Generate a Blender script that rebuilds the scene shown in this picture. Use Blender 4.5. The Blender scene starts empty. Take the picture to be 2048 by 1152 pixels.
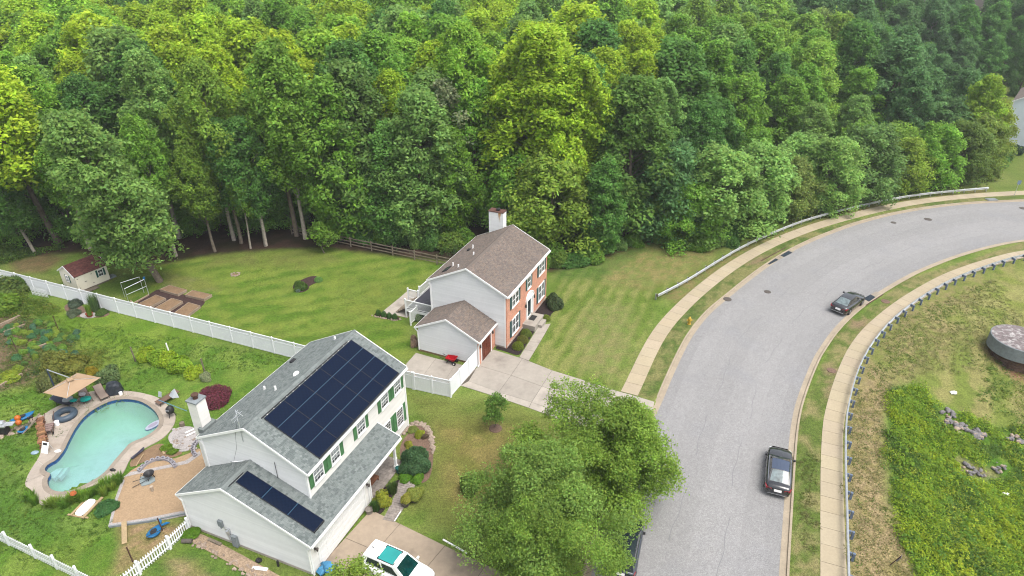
import bpy, bmesh, math, random
import numpy as np
from mathutils import Vector, Matrix
R = math.radians
random.seed(7); rng = np.random.default_rng(7)
scn = bpy.context.scene
COL = scn.collection

# ---------------------------------------------------------------- camera, sky, sun, exposure
CAM_H, PITCH, FPX = 37.0, R(29.23), 1365.0        # drone height (m), pitch below the horizon, focal length in 2048-px units
cam_d = bpy.data.cameras.new('camera'); cam = bpy.data.objects.new('camera', cam_d); COL.objects.link(cam)
cam.location = (0, 0, CAM_H); cam.rotation_euler = (math.pi/2 - PITCH, 0, 0)
cam_d.sensor_width = 36.0; cam_d.lens = 36.0*FPX/2048.0; cam_d.clip_start = 0.5; cam_d.clip_end = 9000
scn.camera = cam
SUN_DIR = Vector((0.34, -0.26, 0.90)).normalized()   # towards the sun
w = bpy.data.worlds.new('World'); scn.world = w; w.use_nodes = True
wn = w.node_tree.nodes; wl = w.node_tree.links; wn.clear()
sky = wn.new('ShaderNodeTexSky'); sky.sky_type = 'NISHITA'; sky.sun_disc = False
sky.sun_elevation = math.asin(SUN_DIR.z); sky.sun_rotation = math.atan2(SUN_DIR.x, SUN_DIR.y)
sky.dust_density = 4.0; sky.air_density = 1.0; sky.ozone_density = 1.0
hs = wn.new('ShaderNodeHueSaturation'); hs.inputs['Saturation'].default_value = 0.30   # thin overcast: nearly white sky
bg = wn.new('ShaderNodeBackground'); bg.inputs['Strength'].default_value = 0.15
wo = wn.new('ShaderNodeOutputWorld')
wl.new(sky.outputs[0], hs.inputs['Color']); wl.new(hs.outputs[0], bg.inputs[0]); wl.new(bg.outputs[0], wo.inputs[0])
sl = bpy.data.lights.new('sun', 'SUN'); sl.energy = 1.25; sl.angle = R(35); sl.color = (1.0, 0.95, 0.87)
so = bpy.data.objects.new('sun', sl); COL.objects.link(so); so.location = (60, -40, 120)
so.rotation_euler = (-SUN_DIR).to_track_quat('-Z', 'Y').to_euler()
vs = scn.view_settings; vs.view_transform = 'Standard'; vs.look = 'None'; vs.gamma = 1; vs.use_curve_mapping = False
vs.exposure = 1.18
scn.cycles.filter_width = 1.1

# ---------------------------------------------------------------- pixel -> ground helpers
def _ray(px, py):
    u = (px-1024)/FPX; v = (py-576)/FPX
    return (u, math.cos(PITCH)-v*math.sin(PITCH), -math.sin(PITCH)-v*math.cos(PITCH))
def gp(px, py, z=0.0):
    r = _ray(px, py); s = (z-CAM_H)/r[2]
    return Vector((r[0]*s, r[1]*s, z))
def gl(pts, z=0.0): return [gp(p[0], p[1], z) for p in pts]
def lin(c):
    c = c/255.0
    return c/12.92 if c <= .04045 else ((c+.055)/1.055)**2.4
def P(r, g, b, k=2.0):
    k *= 1.17
    return (min(lin(r)/k,.92), min(lin(g)/k,.92), min(lin(b)/k,.92))
def smooth(pts, it=2, closed=False):
    pts = [Vector(p) for p in pts]
    for _ in range(it):
        out = []
        n = len(pts)
        if not closed: out.append(pts[0])
        for i in range(n if closed else n-1):
            a, b = pts[i], pts[(i+1) % n]
            out += [a*.75+b*.25, a*.25+b*.75]
        if not closed: out.append(pts[-1])
        pts = out
    return pts
def resample(pts, step, closed=False):
    pts = [Vector(p) for p in pts]
    if closed: pts = pts+[pts[0]]
    L = [0.0]
    for a, b in zip(pts, pts[1:]): L.append(L[-1]+(b-a).length)
    n = max(2, int(round(L[-1]/step))); out = []; j = 0
    for i in range(n+1):
        t = L[-1]*i/n
        while j < len(pts)-2 and L[j+1] < t: j += 1
        d = L[j+1]-L[j]; out.append(pts[j].lerp(pts[j+1], (t-L[j])/d if d > 1e-9 else 0))
    return out[:-1] if closed else out
def tangents(pts):
    n = len(pts); T = []
    for i in range(n):
        t = pts[min(i+1, n-1)]-pts[max(i-1, 0)]; t.z = 0; T.append(t.normalized())
    return T
def offset(pts, d):      # positive = to the right of travel
    return [p+Vector((t.y, -t.x, 0))*d for p, t in zip(pts, tangents(pts))]

# ---------------------------------------------------------------- noise in numpy
_lat = rng.random((256, 256))
def vnoise(x, y):
    xi = np.floor(x).astype(int); yi = np.floor(y).astype(int); fx = x-xi; fy = y-yi
    fx = fx*fx*(3-2*fx); fy = fy*fy*(3-2*fy)
    a = _lat[xi & 255, yi & 255]; b = _lat[(xi+1) & 255, yi & 255]; c = _lat[xi & 255, (yi+1) & 255]; d = _lat[(xi+1) & 255, (yi+1) & 255]
    return (a*(1-fx)+b*fx)*(1-fy)+(c*(1-fx)+d*fx)*fy
def fbm(x, y, o=4):
    s = 0; a = .5; t = 0
    for i in range(o):
        s = s+a*vnoise(x*2**i+17.3*i, y*2**i+5.1*i); t += a; a *= .5
    return s/t
def sstep(a, b, x):
    t = np.clip((x-a)/(b-a), 0, 1); return t*t*(3-2*t)
def poly_sd(X, Y, poly):        # signed distance, positive inside
    d = np.full(X.shape, 1e9); ins = np.zeros(X.shape, bool); n = len(poly)
    for i in range(n):
        x0, y0 = poly[i][0], poly[i][1]; x1, y1 = poly[(i+1) % n][0], poly[(i+1) % n][1]
        ex, ey = x1-x0, y1-y0; L = ex*ex+ey*ey+1e-12
        t = np.clip(((X-x0)*ex+(Y-y0)*ey)/L, 0, 1)
        d = np.minimum(d, np.hypot(X-x0-t*ex, Y-y0-t*ey))
        if abs(y1-y0) > 1e-12:
            c = ((y0 > Y) != (y1 > Y)) & (X < ex*(Y-y0)/(y1-y0)+x0); ins ^= c
    return np.where(ins, d, -d)

# ---------------------------------------------------------------- materials
def nt(name):
    m = bpy.data.materials.new(name); m.use_nodes = True; n = m.node_tree.nodes; n.clear()
    o = n.new('ShaderNodeOutputMaterial'); b = n.new('ShaderNodeBsdfPrincipled'); m.node_tree.links.new(b.outputs[0], o.inputs[0])
    return m, n, m.node_tree.links, b
def noise_scale(n, l, colsock, pos, scale, var, detail=3, lo=.3, hi=.7):
    t = n.new('ShaderNodeTexNoise'); t.inputs['Scale'].default_value = scale; t.inputs['Detail'].default_value = detail
    l.new(pos, t.inputs['Vector'])
    mr = n.new('ShaderNodeMapRange'); mr.inputs[1].default_value = lo; mr.inputs[2].default_value = hi
    mr.inputs[3].default_value = 1-var; mr.inputs[4].default_value = 1+var; l.new(t.outputs[0], mr.inputs[0])
    v = n.new('ShaderNodeVectorMath'); v.operation = 'SCALE'; l.new(colsock, v.inputs[0]); l.new(mr.outputs[0], v.inputs['Scale'])
    return v.outputs[0]
MATS = {}
def M(name, col=(.5, .5, .5), rough=.7, var=(), bump=None, metal=0, spec=.3, attr=False, objcol=False, coat=0, stain=None, alpha=None, trans=0):
    """var: list of (scale, amount); bump: (scale, strength, distance); attr: multiply by vertex colour 'Col'; stain: (colour, scale, lo, hi)"""
    m, n, l, b = nt(name)
    geo = n.new('ShaderNodeNewGeometry'); pos = geo.outputs['Position']
    if objcol:
        oi = n.new('ShaderNodeObjectInfo'); c = oi.outputs['Color']
    else:
        rgb = n.new('ShaderNodeRGB'); rgb.outputs[0].default_value = (*col, 1); c = rgb.outputs[0]
    if attr:
        a = n.new('ShaderNodeAttribute'); a.attribute_name = 'Col'
        v = n.new('ShaderNodeVectorMath'); v.operation = 'MULTIPLY'; l.new(c, v.inputs[0]); l.new(a.outputs['Color'], v.inputs[1]); c = v.outputs[0]
    if stain:
        t = n.new('ShaderNodeTexNoise'); t.inputs['Scale'].default_value = stain[1]; t.inputs['Detail'].default_value = 5; l.new(pos, t.inputs['Vector'])
        mr = n.new('ShaderNodeMapRange'); mr.inputs[1].default_value = stain[2]; mr.inputs[2].default_value = stain[3]; l.new(t.outputs[0], mr.inputs[0])
        mx = n.new('ShaderNodeMix'); mx.data_type = 'RGBA'; l.new(mr.outputs[0], mx.inputs[0]); l.new(c, mx.inputs[6]); mx.inputs[7].default_value = (*stain[0], 1); c = mx.outputs[2]
    for s, a in var: c = noise_scale(n, l, c, pos, s, a)
    l.new(c, b.inputs['Base Color'])
    b.inputs['Roughness'].default_value = rough; b.inputs['Metallic'].default_value = metal
    b.inputs['Specular IOR Level'].default_value = spec; b.inputs['Coat Weight'].default_value = coat
    if bump:
        t = n.new('ShaderNodeTexNoise'); t.inputs['Scale'].default_value = bump[0]; t.inputs['Detail'].default_value = 4; l.new(pos, t.inputs['Vector'])
        bp = n.new('ShaderNodeBump'); bp.inputs['Strength'].default_value = bump[1]; bp.inputs['Distance'].default_value = bump[2]
        l.new(t.outputs[0], bp.inputs['Height']); l.new(bp.outputs[0], b.inputs['Normal'])
    MATS[name] = m
    return m
def leaf_material(name, transl=.5):
    m, n, l, b = nt(name)
    oi = n.new('ShaderNodeObjectInfo'); a = n.new('ShaderNodeAttribute'); a.attribute_name = 'Col'
    v = n.new('ShaderNodeVectorMath'); v.operation = 'MULTIPLY'; l.new(oi.outputs['Color'], v.inputs[0]); l.new(a.outputs['Color'], v.inputs[1])
    l.new(v.outputs[0], b.inputs['Base Color']); b.inputs['Roughness'].default_value = .55; b.inputs['Specular IOR Level'].default_value = .15
    tr = n.new('ShaderNodeBsdfTranslucent'); l.new(v.outputs[0], tr.inputs[0])
    mx = n.new('ShaderNodeMixShader'); mx.inputs[0].default_value = transl
    o = [x for x in n if x.type == 'OUTPUT_MATERIAL'][0]
    l.new(b.outputs[0], mx.inputs[1]); l.new(tr.outputs[0], mx.inputs[2]); l.new(mx.outputs[0], o.inputs[0])
    return m
LEAF = leaf_material('leaf')
BARK = M('bark', (.13, .105, .08), .9, [(3, .25), (14, .2)], (20, .6, .02))
BARK_PALE = M('pale_bark', (.26, .23, .19), .9, [(3, .25), (14, .2)], (20, .5, .02))
ground_m = M('ground_soil_and_grass', (1, 1, 1), .95, [(.9, .10), (4.5, .22), (10, .32), (22, .34)], (14, .8, .07), attr=True, spec=.1)
asphalt = M('asphalt', P(183, 182, 182), .9, [(.10, .04), (1.3, .03), (6, .10), (13, .20), (30, .20)], (40, .4, .01), spec=.2, attr=True, stain=(P(176, 176, 179), .25, .52, .85))
tar = M('tar_seam', P(157, 157, 159), .8, [(20, .15)])
walk_m = M('sidewalk_concrete', P(219, 203, 174), .9, [(.5, .05), (6, .06), (40, .07)], (60, .2, .005), attr=True)
curb_m = M('kerb_concrete', P(206, 190, 166), .9, [(.8, .10), (7, .10), (40, .08)], (50, .25, .006))
curb_dark = M('gutter_concrete', P(190, 178, 160), .9, [(.8, .10), (7, .12), (40, .08)], (50, .25, .006))
drive_m = M('driveway_concrete', P(209, 200, 188), .9, [(.7, .07), (3, .06), (30, .07)], (50, .2, .005), attr=True, stain=(P(170, 160, 150), .6, .55, .8))
drive2_m = M('tan_driveway_concrete', P(206, 187, 165), .9, [(.7, .08), (3, .07), (30, .07)], (50, .2, .005), attr=True, stain=(P(150, 135, 122), .45, .54, .75))
joint_m = M('joint_filler', P(112, 104, 92), .95, [(9, .2)])
deck_m = M('pool_deck_concrete', P(215, 202, 188), .9, [(.8, .07), (5, .07), (40, .08)], (60, .25, .005), attr=True, stain=(P(192, 172, 152), .7, .55, .8))
coping_m = M('coping_concrete', P(186, 172, 156), .85, [(1.2, .12), (9, .1)], (40, .2, .005))
seal_m = M('white_sealant', P(236, 228, 214), .8, [(6, .08)])
gravel_m = M('tan_gravel', P(209, 178, 142), .95, [(.8, .06), (9, .14), (40, .3)], (45, .8, .02))
stone_white = M('white_gravel', P(215, 208, 205), .9, [(3, .1), (20, .3), (45, .25)], (35, .9, .03))
mulch_m = M('dark_mulch', P(62, 50, 48), .95, [(4, .2), (18, .4), (45, .35)], (30, .9, .03))
mulch_br = M('brown_mulch', P(84, 62, 58), .95, [(4, .2), (18, .35), (45, .35)], (30, .9, .03))
mulch_red = M('red_brown_mulch', P(150, 122, 105), .95, [(2, .15), (12, .25), (45, .3)], (30, .9, .03))
soil_m = M('bed_soil', P(168, 138, 108), .95, [(2, .12), (14, .25), (45, .25)], (30, .9, .03))
siding_w = M('white_vinyl_siding', (.62, .625, .63), .55, [(1.2, .025), (7, .02)], attr=True)
siding_c = M('warm_white_vinyl_siding', (.62, .605, .58), .55, [(1.2, .025), (7, .02)], attr=True)
siding_shed = M('cream_shed_siding', (.70, .65, .54), .6, [(1.5, .03)])
trim_w = M('white_trim', (.72, .72, .715), .45, [(2, .02)])
vinyl_w = M('white_vinyl_fence', (.66, .67, .69), .4, [(.7, .02), (5, .015)])
fence_dim = M('fence_lattice_vinyl', (.60, .61, .63), .45)
shutter_g = M('faded_green_shutter', P(88, 142, 92, 1.5), .7, [(1.3, .2), (6, .15)])
shutter_t = M('dark_teal_shutter', P(52, 96, 96, 1.5), .6, [(2, .1)])
glass_w = M('window_glass', (.03, .036, .042), .06, [], spec=.7)
glass_dark = M('dark_window_glass', (.018, .016, .018), .08, [], spec=.6)
blind_m = M('white_blind_glass', (.20, .22, .23), .1, [(1.2, .25)], spec=.6)
shing_a = M('grey_green_shingle', P(149, 157, 156, 1.9), .95, [(.6, .05), (30, .14)], (60, .4, .006), attr=True, spec=.15)
shing_b = M('brown_shingle', P(151, 139, 131, 1.9), .95, [(.6, .06), (30, .14)], (60, .4, .006), attr=True, spec=.15)
shing_r = M('red_brown_shingle', P(136, 92, 86, 1.9), .95, [(.6, .06), (30, .14)], (60, .4, .006), attr=True, spec=.15)
foundation = M('foundation_concrete', P(196, 186, 176, 1.5), .9, [(1, .1), (8, .1)])
metal_g = M('galvanised_steel', (.52, .54, .56), .42, [(1.5, .12), (10, .06)], metal=.7)
metal_d = M('dark_steel', (.03, .03, .032), .5, [(4, .15)], metal=.4)
rust_m = M('rusty_steel', P(110, 80, 66), .85, [(6, .3)])
wood_post = M('treated_wood_post', P(122, 136, 158, 1.6), .9, [(3, .15), (20, .15)], (30, .3, .01))
wood_grey = M('weathered_wood', P(140, 128, 112, 1.6), .9, [(2, .2), (14, .25)], (30, .5, .01))
wood_tan = M('tan_lumber', P(212, 186, 144), .85, [(2, .1), (16, .15)], (30, .3, .006))
wood_bed = M('pale_bed_board', P(200, 178, 154), .9, [(2, .12), (16, .18)], (30, .3, .006))
wood_door = M('brown_garage_door', P(112, 56, 38, 1.3), .5, [(2, .15), (12, .12)])
black_p = M('black_plastic', (.018, .018, .02), .5, [(5, .1)])
rubber = M('tyre_rubber', (.02, .02, .02), .85, [(8, .15)])
white_p = M('white_plastic', (.78, .78, .77), .4, [(3, .03)])
blue_p = M('blue_plastic', P(30, 132, 196), .35, [(3, .12)])
orange_p = M('orange_plastic', P(240, 130, 50), .45, [(4, .1)])
red_p = M('red_plastic', P(225, 28, 45), .35, [(4, .06)])
canvas = M('tan_canvas', P(212, 180, 146), .9, [(1.5, .04), (25, .04)])
sling = M('taupe_sling_fabric', P(170, 152, 140), .85, [(3, .07), (30, .08)])
sling_b = M('navy_sling_fabric', P(52, 58, 76), .85, [(3, .1)])
teal_c = M('teal_towel', P(20, 186, 172), .95, [(5, .15)])
lilac_c = M('white_towel', P(232, 224, 228), .95, [(5, .08)])
terracotta = M('terracotta', P(206, 100, 62), .8, [(5, .12)])
pot_g = M('grey_pot', P(120, 112, 104), .8, [(5, .15)])
concrete_g = M('grey_concrete', P(150, 158, 162, 1.6), .9, [(.8, .12), (5, .12), (30, .1)], (30, .4, .01))
conc_top = M('stained_concrete_top', P(150, 138, 138), .95, [(.8, .15), (4, .3), (20, .25)], (25, .6, .02), stain=(P(205, 200, 198), 2.2, .5, .62))
rock_m = M('grey_rock', P(150, 146, 146), .9, [(1.5, .3), (8, .2), (30, .15)], (12, .6, .03))
rock_tan = M('tan_rock', P(196, 176, 158), .9, [(1.5, .25), (8, .2), (30, .15)], (12, .6, .03))
paver_m = M('grey_paver', P(186, 176, 168), .9, [(2, .14), (12, .1), (40, .08)], attr=True)
edger_m = M('concrete_edger', P(196, 192, 200), .9, [(5, .1), (30, .12)], (30, .4, .01))
log_m = M('split_log_wood', P(170, 128, 96), .9, [(4, .3), (20, .2)], (20, .6, .01), attr=True)
cover_b = M('black_vinyl_cover', (.022, .026, .034), .42, [(3, .25)], (5, .5, .04))
hyd_m = M('hydrant_paint', P(236, 196, 70), .5, [(6, .1)])
iron = M('cast_iron', P(112, 104, 98), .8, [(5, .15)])
grate_m = M('steel_grate', P(72, 86, 100), .6, [(9, .2)], metal=.2)
kitefab = M('white_net_fabric', P(224, 232, 236), .9, [(4, .06)])
panel_m = None
def solar_material():
    m, n, l, b = nt('solar_panel_glass')
    tc = n.new('ShaderNodeTexCoord'); mp = n.new('ShaderNodeMapping'); l.new(tc.outputs['Object'], mp.inputs[0]); mp.inputs['Scale'].default_value = (6.2, 6.2, 1)
    w1 = n.new('ShaderNodeTexChecker'); w1.inputs['Scale'].default_value = 1.0; l.new(mp.outputs[0], w1.inputs[0])
    w1.inputs[1].default_value = (.0035, .0085, .023, 1); w1.inputs[2].default_value = (.0028, .0066, .019, 1)
    l.new(w1.outputs[0], b.inputs['Base Color']); b.inputs['Roughness'].default_value = .3; b.inputs['Specular IOR Level'].default_value = .07
    return m
panel_m = solar_material()
def brick_material():
    m, n, l, b = nt('orange_brick')
    tc = n.new('ShaderNodeTexCoord'); sp = n.new('ShaderNodeSeparateXYZ'); l.new(tc.outputs['Object'], sp.inputs[0])
    ad = n.new('ShaderNodeMath'); l.new(sp.outputs[0], ad.inputs[0]); l.new(sp.outputs[1], ad.inputs[1])
    cb = n.new('ShaderNodeCombineXYZ'); l.new(ad.outputs[0], cb.inputs[0]); l.new(sp.outputs[2], cb.inputs[1])
    bt = n.new('ShaderNodeTexBrick'); bt.inputs['Scale'].default_value = 1; bt.inputs['Brick Width'].default_value = .21; bt.inputs['Row Height'].default_value = .075; bt.inputs['Mortar Size'].default_value = .008
    bt.inputs['Color1'].default_value = (*P(232, 160, 126, 1.3), 1); bt.inputs['Color2'].default_value = (*P(210, 132, 102, 1.3), 1); bt.inputs['Mortar'].default_value = (*P(222, 190, 172, 1.3), 1)
    l.new(cb.outputs[0], bt.inputs['Vector'])
    geo = n.new('ShaderNodeNewGeometry'); c = noise_scale(n, l, bt.outputs[0], geo.outputs['Position'], 1.3, .10)
    c = noise_scale(n, l, c, geo.outputs['Position'], 9, .14)
    l.new(c, b.inputs['Base Color']); b.inputs['Roughness'].default_value = .9
    bp = n.new('ShaderNodeBump'); bp.inputs['Strength'].default_value = .5; bp.inputs['Distance'].default_value = .01; l.new(bt.outputs['Fac'], bp.inputs['Height']); bp.invert = True
    l.new(bp.outputs[0], b.inputs['Normal'])
    return m
brick_m = brick_material()

# ---------------------------------------------------------------- mesh builder and tagging
class MB:
    def __init__(s): s.v = []; s.f = []; s.c = []; s.cur = (1, 1, 1)
    def pt(s, p): s.v.append(tuple(p)); s.c.append(s.cur); return len(s.v)-1
    def face(s, *pts): s.f.append([s.pt(p) for p in pts]); return s
    def prism(s, poly, z0, z1):          # horizontal outline -> closed prism
        n = len(poly)
        if sum(poly[i][0]*poly[(i+1) % n][1]-poly[(i+1) % n][0]*poly[i][1] for i in range(n)) < 0: poly = list(reversed(poly))
        b = [s.pt((p[0], p[1], z0)) for p in poly]; t = [s.pt((p[0], p[1], z1)) for p in poly]
        s.f.append(t); s.f.append(list(reversed(b)))
        for i in range(n): s.f.append([b[i], b[(i+1) % n], t[(i+1) % n], t[i]])
        return s
    def hexa(s, q):                       # eight points: bottom 4 (ccw), top 4
        i = [s.pt(p) for p in q]
        for a in ((3, 2, 1, 0), (4, 5, 6, 7), (0, 1, 5, 4), (1, 2, 6, 5), (2, 3, 7, 6), (3, 0, 4, 7)): s.f.append([i[k] for k in a])
        return s
    def box(s, cx, cy, cz, sx, sy, sz, rz=0.0, M=None):
        q = []
        ca, sa = math.cos(rz), math.sin(rz)
        for dz in (-.5, .5):
            for dx, dy in ((-.5, -.5), (.5, -.5), (.5, .5), (-.5, .5)):
                x, y = dx*sx, dy*sy; p = Vector((cx+x*ca-y*sa, cy+x*sa+y*ca, cz+dz*sz)); q.append(M @ p if M else p)
        return s.hexa(q)
    def bar(s, a, b, wd, ht=None):        # box beam between two points
        a, b = Vector(a), Vector(b); d = (b-a).normalized(); ht = ht or wd
        up = Vector((0, 0, 1)) if abs(d.z) < .95 else Vector((0, 1, 0))
        x = d.cross(up).normalized(); z = x.cross(d)
        q = [a-x*wd/2-z*ht/2, a+x*wd/2-z*ht/2, b+x*wd/2-z*ht/2, b-x*wd/2-z*ht/2, a-x*wd/2+z*ht/2, a+x*wd/2+z*ht/2, b+x*wd/2+z*ht/2, b-x*wd/2+z*ht/2]
        return s.hexa(q)
    def tube(s, pts, r, n=6, closed=False):
        pts = [Vector(p) for p in pts]; m = len(pts); rs = r if isinstance(r, (list, tuple)) else [r]*m
        rings = []
        for i, p in enumerate(pts):
            d = (pts[(i+1) % m]-pts[i-1]) if closed else (pts[min(i+1, m-1)]-pts[max(i-1, 0)])
            d.normalize(); up = Vector((0, 0, 1)) if abs(d.z) < .95 else Vector((1, 0, 0))
            x = d.cross(up).normalized(); y = x.cross(d)
            rings.append([s.pt(p+(x*math.cos(2*math.pi*k/n)+y*math.sin(2*math.pi*k/n))*rs[i]) for k in range(n)])
        for i in range(m if closed else m-1):
            A, B = rings[i], rings[(i+1) % m]
            for k in range(n): s.f.append([A[k], A[(k+1) % n], B[(k+1) % n], B[k]])
        if not closed: s.f.append(list(reversed(rings[0]))); s.f.append(rings[-1])
        return s
    def lathe(s, prof, n=16, c=(0, 0, 0), sy=1.0, cap=True):
        rings = [[s.pt((c[0]+r*math.cos(2*math.pi*k/n), c[1]+sy*r*math.sin(2*math.pi*k/n), c[2]+z)) for k in range(n)] for r, z in prof]
        for A, B in zip(rings, rings[1:]):
            for k in range(n): s.f.append([A[k], A[(k+1) % n], B[(k+1) % n], B[k]])
        if cap: s.f.append(list(reversed(rings[0]))); s.f.append(rings[-1])
        return s
    def rock(s, c, r, rr, flat=.6):
        n, m = 7, 4
        ph = [rr.random()*6 for _ in range(3)]
        rings = []
        for j in range(1, m):
            th = math.pi*j/m
            ring = []
            for k in range(n):
                a = 2*math.pi*k/n; q = r*(1+.25*math.sin(2*a+ph[0])+.15*math.sin(3*a+ph[1]+j))*rr.uniform(.85, 1.12)
                ring.append(s.pt((c[0]+q*math.sin(th)*math.cos(a), c[1]+q*math.sin(th)*math.sin(a), c[2]-r*flat*math.cos(th))))
            rings.append(ring)
        b = s.pt((c[0], c[1], c[2]-r*flat)); t = s.pt((c[0], c[1], c[2]+r*flat*.95))
        for A, B in zip(rings, rings[1:]):
            for k in range(n): s.f.append([A[k], A[(k+1) % n], B[(k+1) % n], B[k]])
        for k in range(n): s.f.append([b, rings[0][(k+1) % n], rings[0][k]]); s.f.append([t, rings[-1][k], rings[-1][(k+1) % n]])
        return s
    def mesh(s, name, mat, sm=False):
        me = bpy.data.meshes.new(name); me.from_pydata(s.v, [], s.f)
        if any(c != (1, 1, 1) for c in s.c):
            a = me.color_attributes.new('Col', 'FLOAT_COLOR', 'POINT'); a.data.foreach_set('color', np.array([(*c, 1) for c in s.c], np.float32).ravel())
        elif mat and mat.name in ATTR:
            a = me.color_attributes.new('Col', 'FLOAT_COLOR', 'POINT'); a.data.foreach_set('color', np.ones(len(s.v)*4, np.float32))
        if mat: me.materials.append(mat)
        if sm: me.polygons.foreach_set('use_smooth', [True]*len(me.polygons))
        me.update(); return me
    def build(s, name, mat, parent=None, sm=False, **kw):
        return link(name, s.mesh(name, mat, sm), parent, **kw)
ATTR = {'asphalt', 'white_vinyl_siding', 'warm_white_vinyl_siding', 'pale_blue_siding', 'ground_soil_and_grass', 'sidewalk_concrete', 'driveway_concrete', 'tan_driveway_concrete', 'pool_deck_concrete', 'grey_green_shingle', 'brown_shingle', 'red_brown_shingle', 'grey_paver', 'split_log_wood'}
def link(name, me, parent=None, loc=None, rz=None, **kw):
    o = bpy.data.objects.new(name, me); COL.objects.link(o)
    if parent: o.parent = parent
    if loc is not None: o.location = loc
    if rz is not None: o.rotation_euler = (0, 0, rz)
    for k, v in kw.items(): o[k] = v
    return o
def thing(name, label, cat, loc=(0, 0, 0), rz=0.0, group=None):
    o = bpy.data.objects.new(name, None); o.empty_display_size = .3; COL.objects.link(o)
    o.location = loc; o.rotation_euler = (0, 0, rz); tag(o, label, cat, group); return o
def tag(o, label, cat, group=None):
    o['label'] = label; o['category'] = cat
    if group: o['group'] = group
    return o
def dup(o, parent=None, loc=None, rz=None, label=None):
    c = o.copy(); COL.objects.link(c)
    if parent: c.parent = parent
    if loc is not None: c.location = loc
    if rz is not None: c.rotation_euler = (0, 0, rz)
    if label: c['label'] = label
    for ch in list(o.children): dup(ch, c)
    return c
def fill_poly(outer, holes=(), z=0.0):   # triangulated flat sheet with holes
    bm = bmesh.new(); es = []
    for loop in [outer]+list(holes):
        vs_ = [bm.verts.new((p[0], p[1], z)) for p in loop]
        for i in range(len(vs_)): es.append(bm.edges.new((vs_[i], vs_[(i+1) % len(vs_)])))
    bmesh.ops.triangle_fill(bm, use_beauty=True, use_dissolve=False, edges=es)
    bmesh.ops.recalc_face_normals(bm, faces=bm.faces)
    for f in bm.faces:
        if f.normal.z < 0: f.normal_flip()
    me = bpy.data.meshes.new('sheet'); bm.to_mesh(me); bm.free(); return me
def sheet(name, pts, z, mat, parent=None, th=.03, **kw):     # bed or slab: outline raised to z with a rim
    me = fill_poly(pts, z=z); me.name = name
    mb = MB(); n = len(pts)
    me2 = bpy.data.meshes.new(name)
    vs_ = [tuple(v.co) for v in me.vertices]; fs = [list(p.vertices) for p in me.polygons]; k = len(vs_)
    area = sum(pts[i][0]*pts[(i+1) % n][1]-pts[(i+1) % n][0]*pts[i][1] for i in range(n))
    q = list(pts) if area > 0 else list(reversed(pts))
    for p in q: vs_.append((p[0], p[1], z)); vs_.append((p[0], p[1], z-th))
    for i in range(n):
        a, b = k+2*i, k+2*((i+1) % n); fs.append([a+1, b+1, b, a])
    me2.from_pydata(vs_, [], fs); bpy.data.meshes.remove(me)
    if mat:
        me2.materials.append(mat)
        if mat.name in ATTR:
            a = me2.color_attributes.new('Col', 'FLOAT_COLOR', 'POINT'); a.data.foreach_set('color', np.ones(len(vs_)*4, np.float32))
    return link(name, me2, parent, **kw)
# ================================================================= STRUCTURE: terrain, road, pavements
KL = resample(smooth(gl([(1148,1200),(1165,1140),(1185,1070),(1218,985),(1255,905),(1283,850),(1308,806),(1327,760),(1355,700),(1377,661),(1410,621),(1446,592),(1490,556),(1534,524),(1585,493),(1647,466),(1720,440),(1811,418.5),(1921,404),(2048,398.4),(2260,391)])), 1.0)
KR = resample(smooth(gl([(1577,1200),(1578.3,1152),(1584.6,1043),(1590,948),(1598,840),(1615,780),(1640,718),(1654,696),(1674,666),(1701,637),(1730,612),(1766,587),(1811,560),(1850,540),(1921,512),(1994,492),(2048,482),(2300,455)])), 1.0)
SWL = resample(smooth(gl([(1241.6,783),(1253,761),(1269.5,726),(1280.4,704),(1297,674),(1318,644),(1354,606.6),(1391,573.7),(1446,531.7),(1504,497),(1563,469.7),(1629,446),(1702,426),(1775,409),(1848,396.6),(1939,387.5),(2048,381.3),(2260,374)])), 1.52)
SWR = resample(smooth(gl([(1640.6,1200),(1640.6,1152),(1640.5,1002),(1641,921),(1645.5,840),(1656,800),(1667,763),(1681,727),(1696,696),(1721,662),(1751,634),(1784,608),(1820.5,584),(1866,558),(1906,540),(1975,517),(2048,499),(2300,470)])), 1.52)
GRR = resample(smooth(gl([(1700,1200),(1698.3,1152),(1694.2,1002.5),(1691.5,921),(1692.3,840),(1699,800),(1714.5,741),(1739,691),(1775,646),(1811.5,614.5),(1856.7,583),(1906,556),(1962,534),(2048,506),(2300,468)], .68)), 1.9)
GRL = resample(smooth(gl([(1316.4,590),(1373,561),(1428,526),(1483,493),(1537,468),(1610,438.6),(1702,415),(1775,398.4),(1848,386.7),(1921,380),(1977.5,375.4)], .66)), 1.9)
for L_ in (GRR, GRL):
    for p in L_: p.z = 0
ROAD = offset(KL, 0.0)+list(reversed(KR))
BASIN = [Vector((p.x, p.y, 0)) for p in GRR]+[Vector((400, GRR[-1].y, 0)), Vector((400, -60, 0)), Vector((GRR[0].x, -60, 0))]
pool_deck_px = [(50,968),(58,946),(80,914),(82.6,900),(78,876),(78,846),(80,834),(112,815),(136,805),(156,800),(170,786),(202,780.7),(255,782),(292,788),(323,798),(350,827),(352.4,837),(347.5,853.7),(328,878),(289,897),(262,914),(248,946),(240.6,953),(214,963),(170,977.6),(136,991),(128,1001),(118,1004),(94.3,1014.6),(78.6,1010),(65,981),(50,973)]
DECK = resample(smooth(gl(pool_deck_px), 2, True), .4, True)
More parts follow.
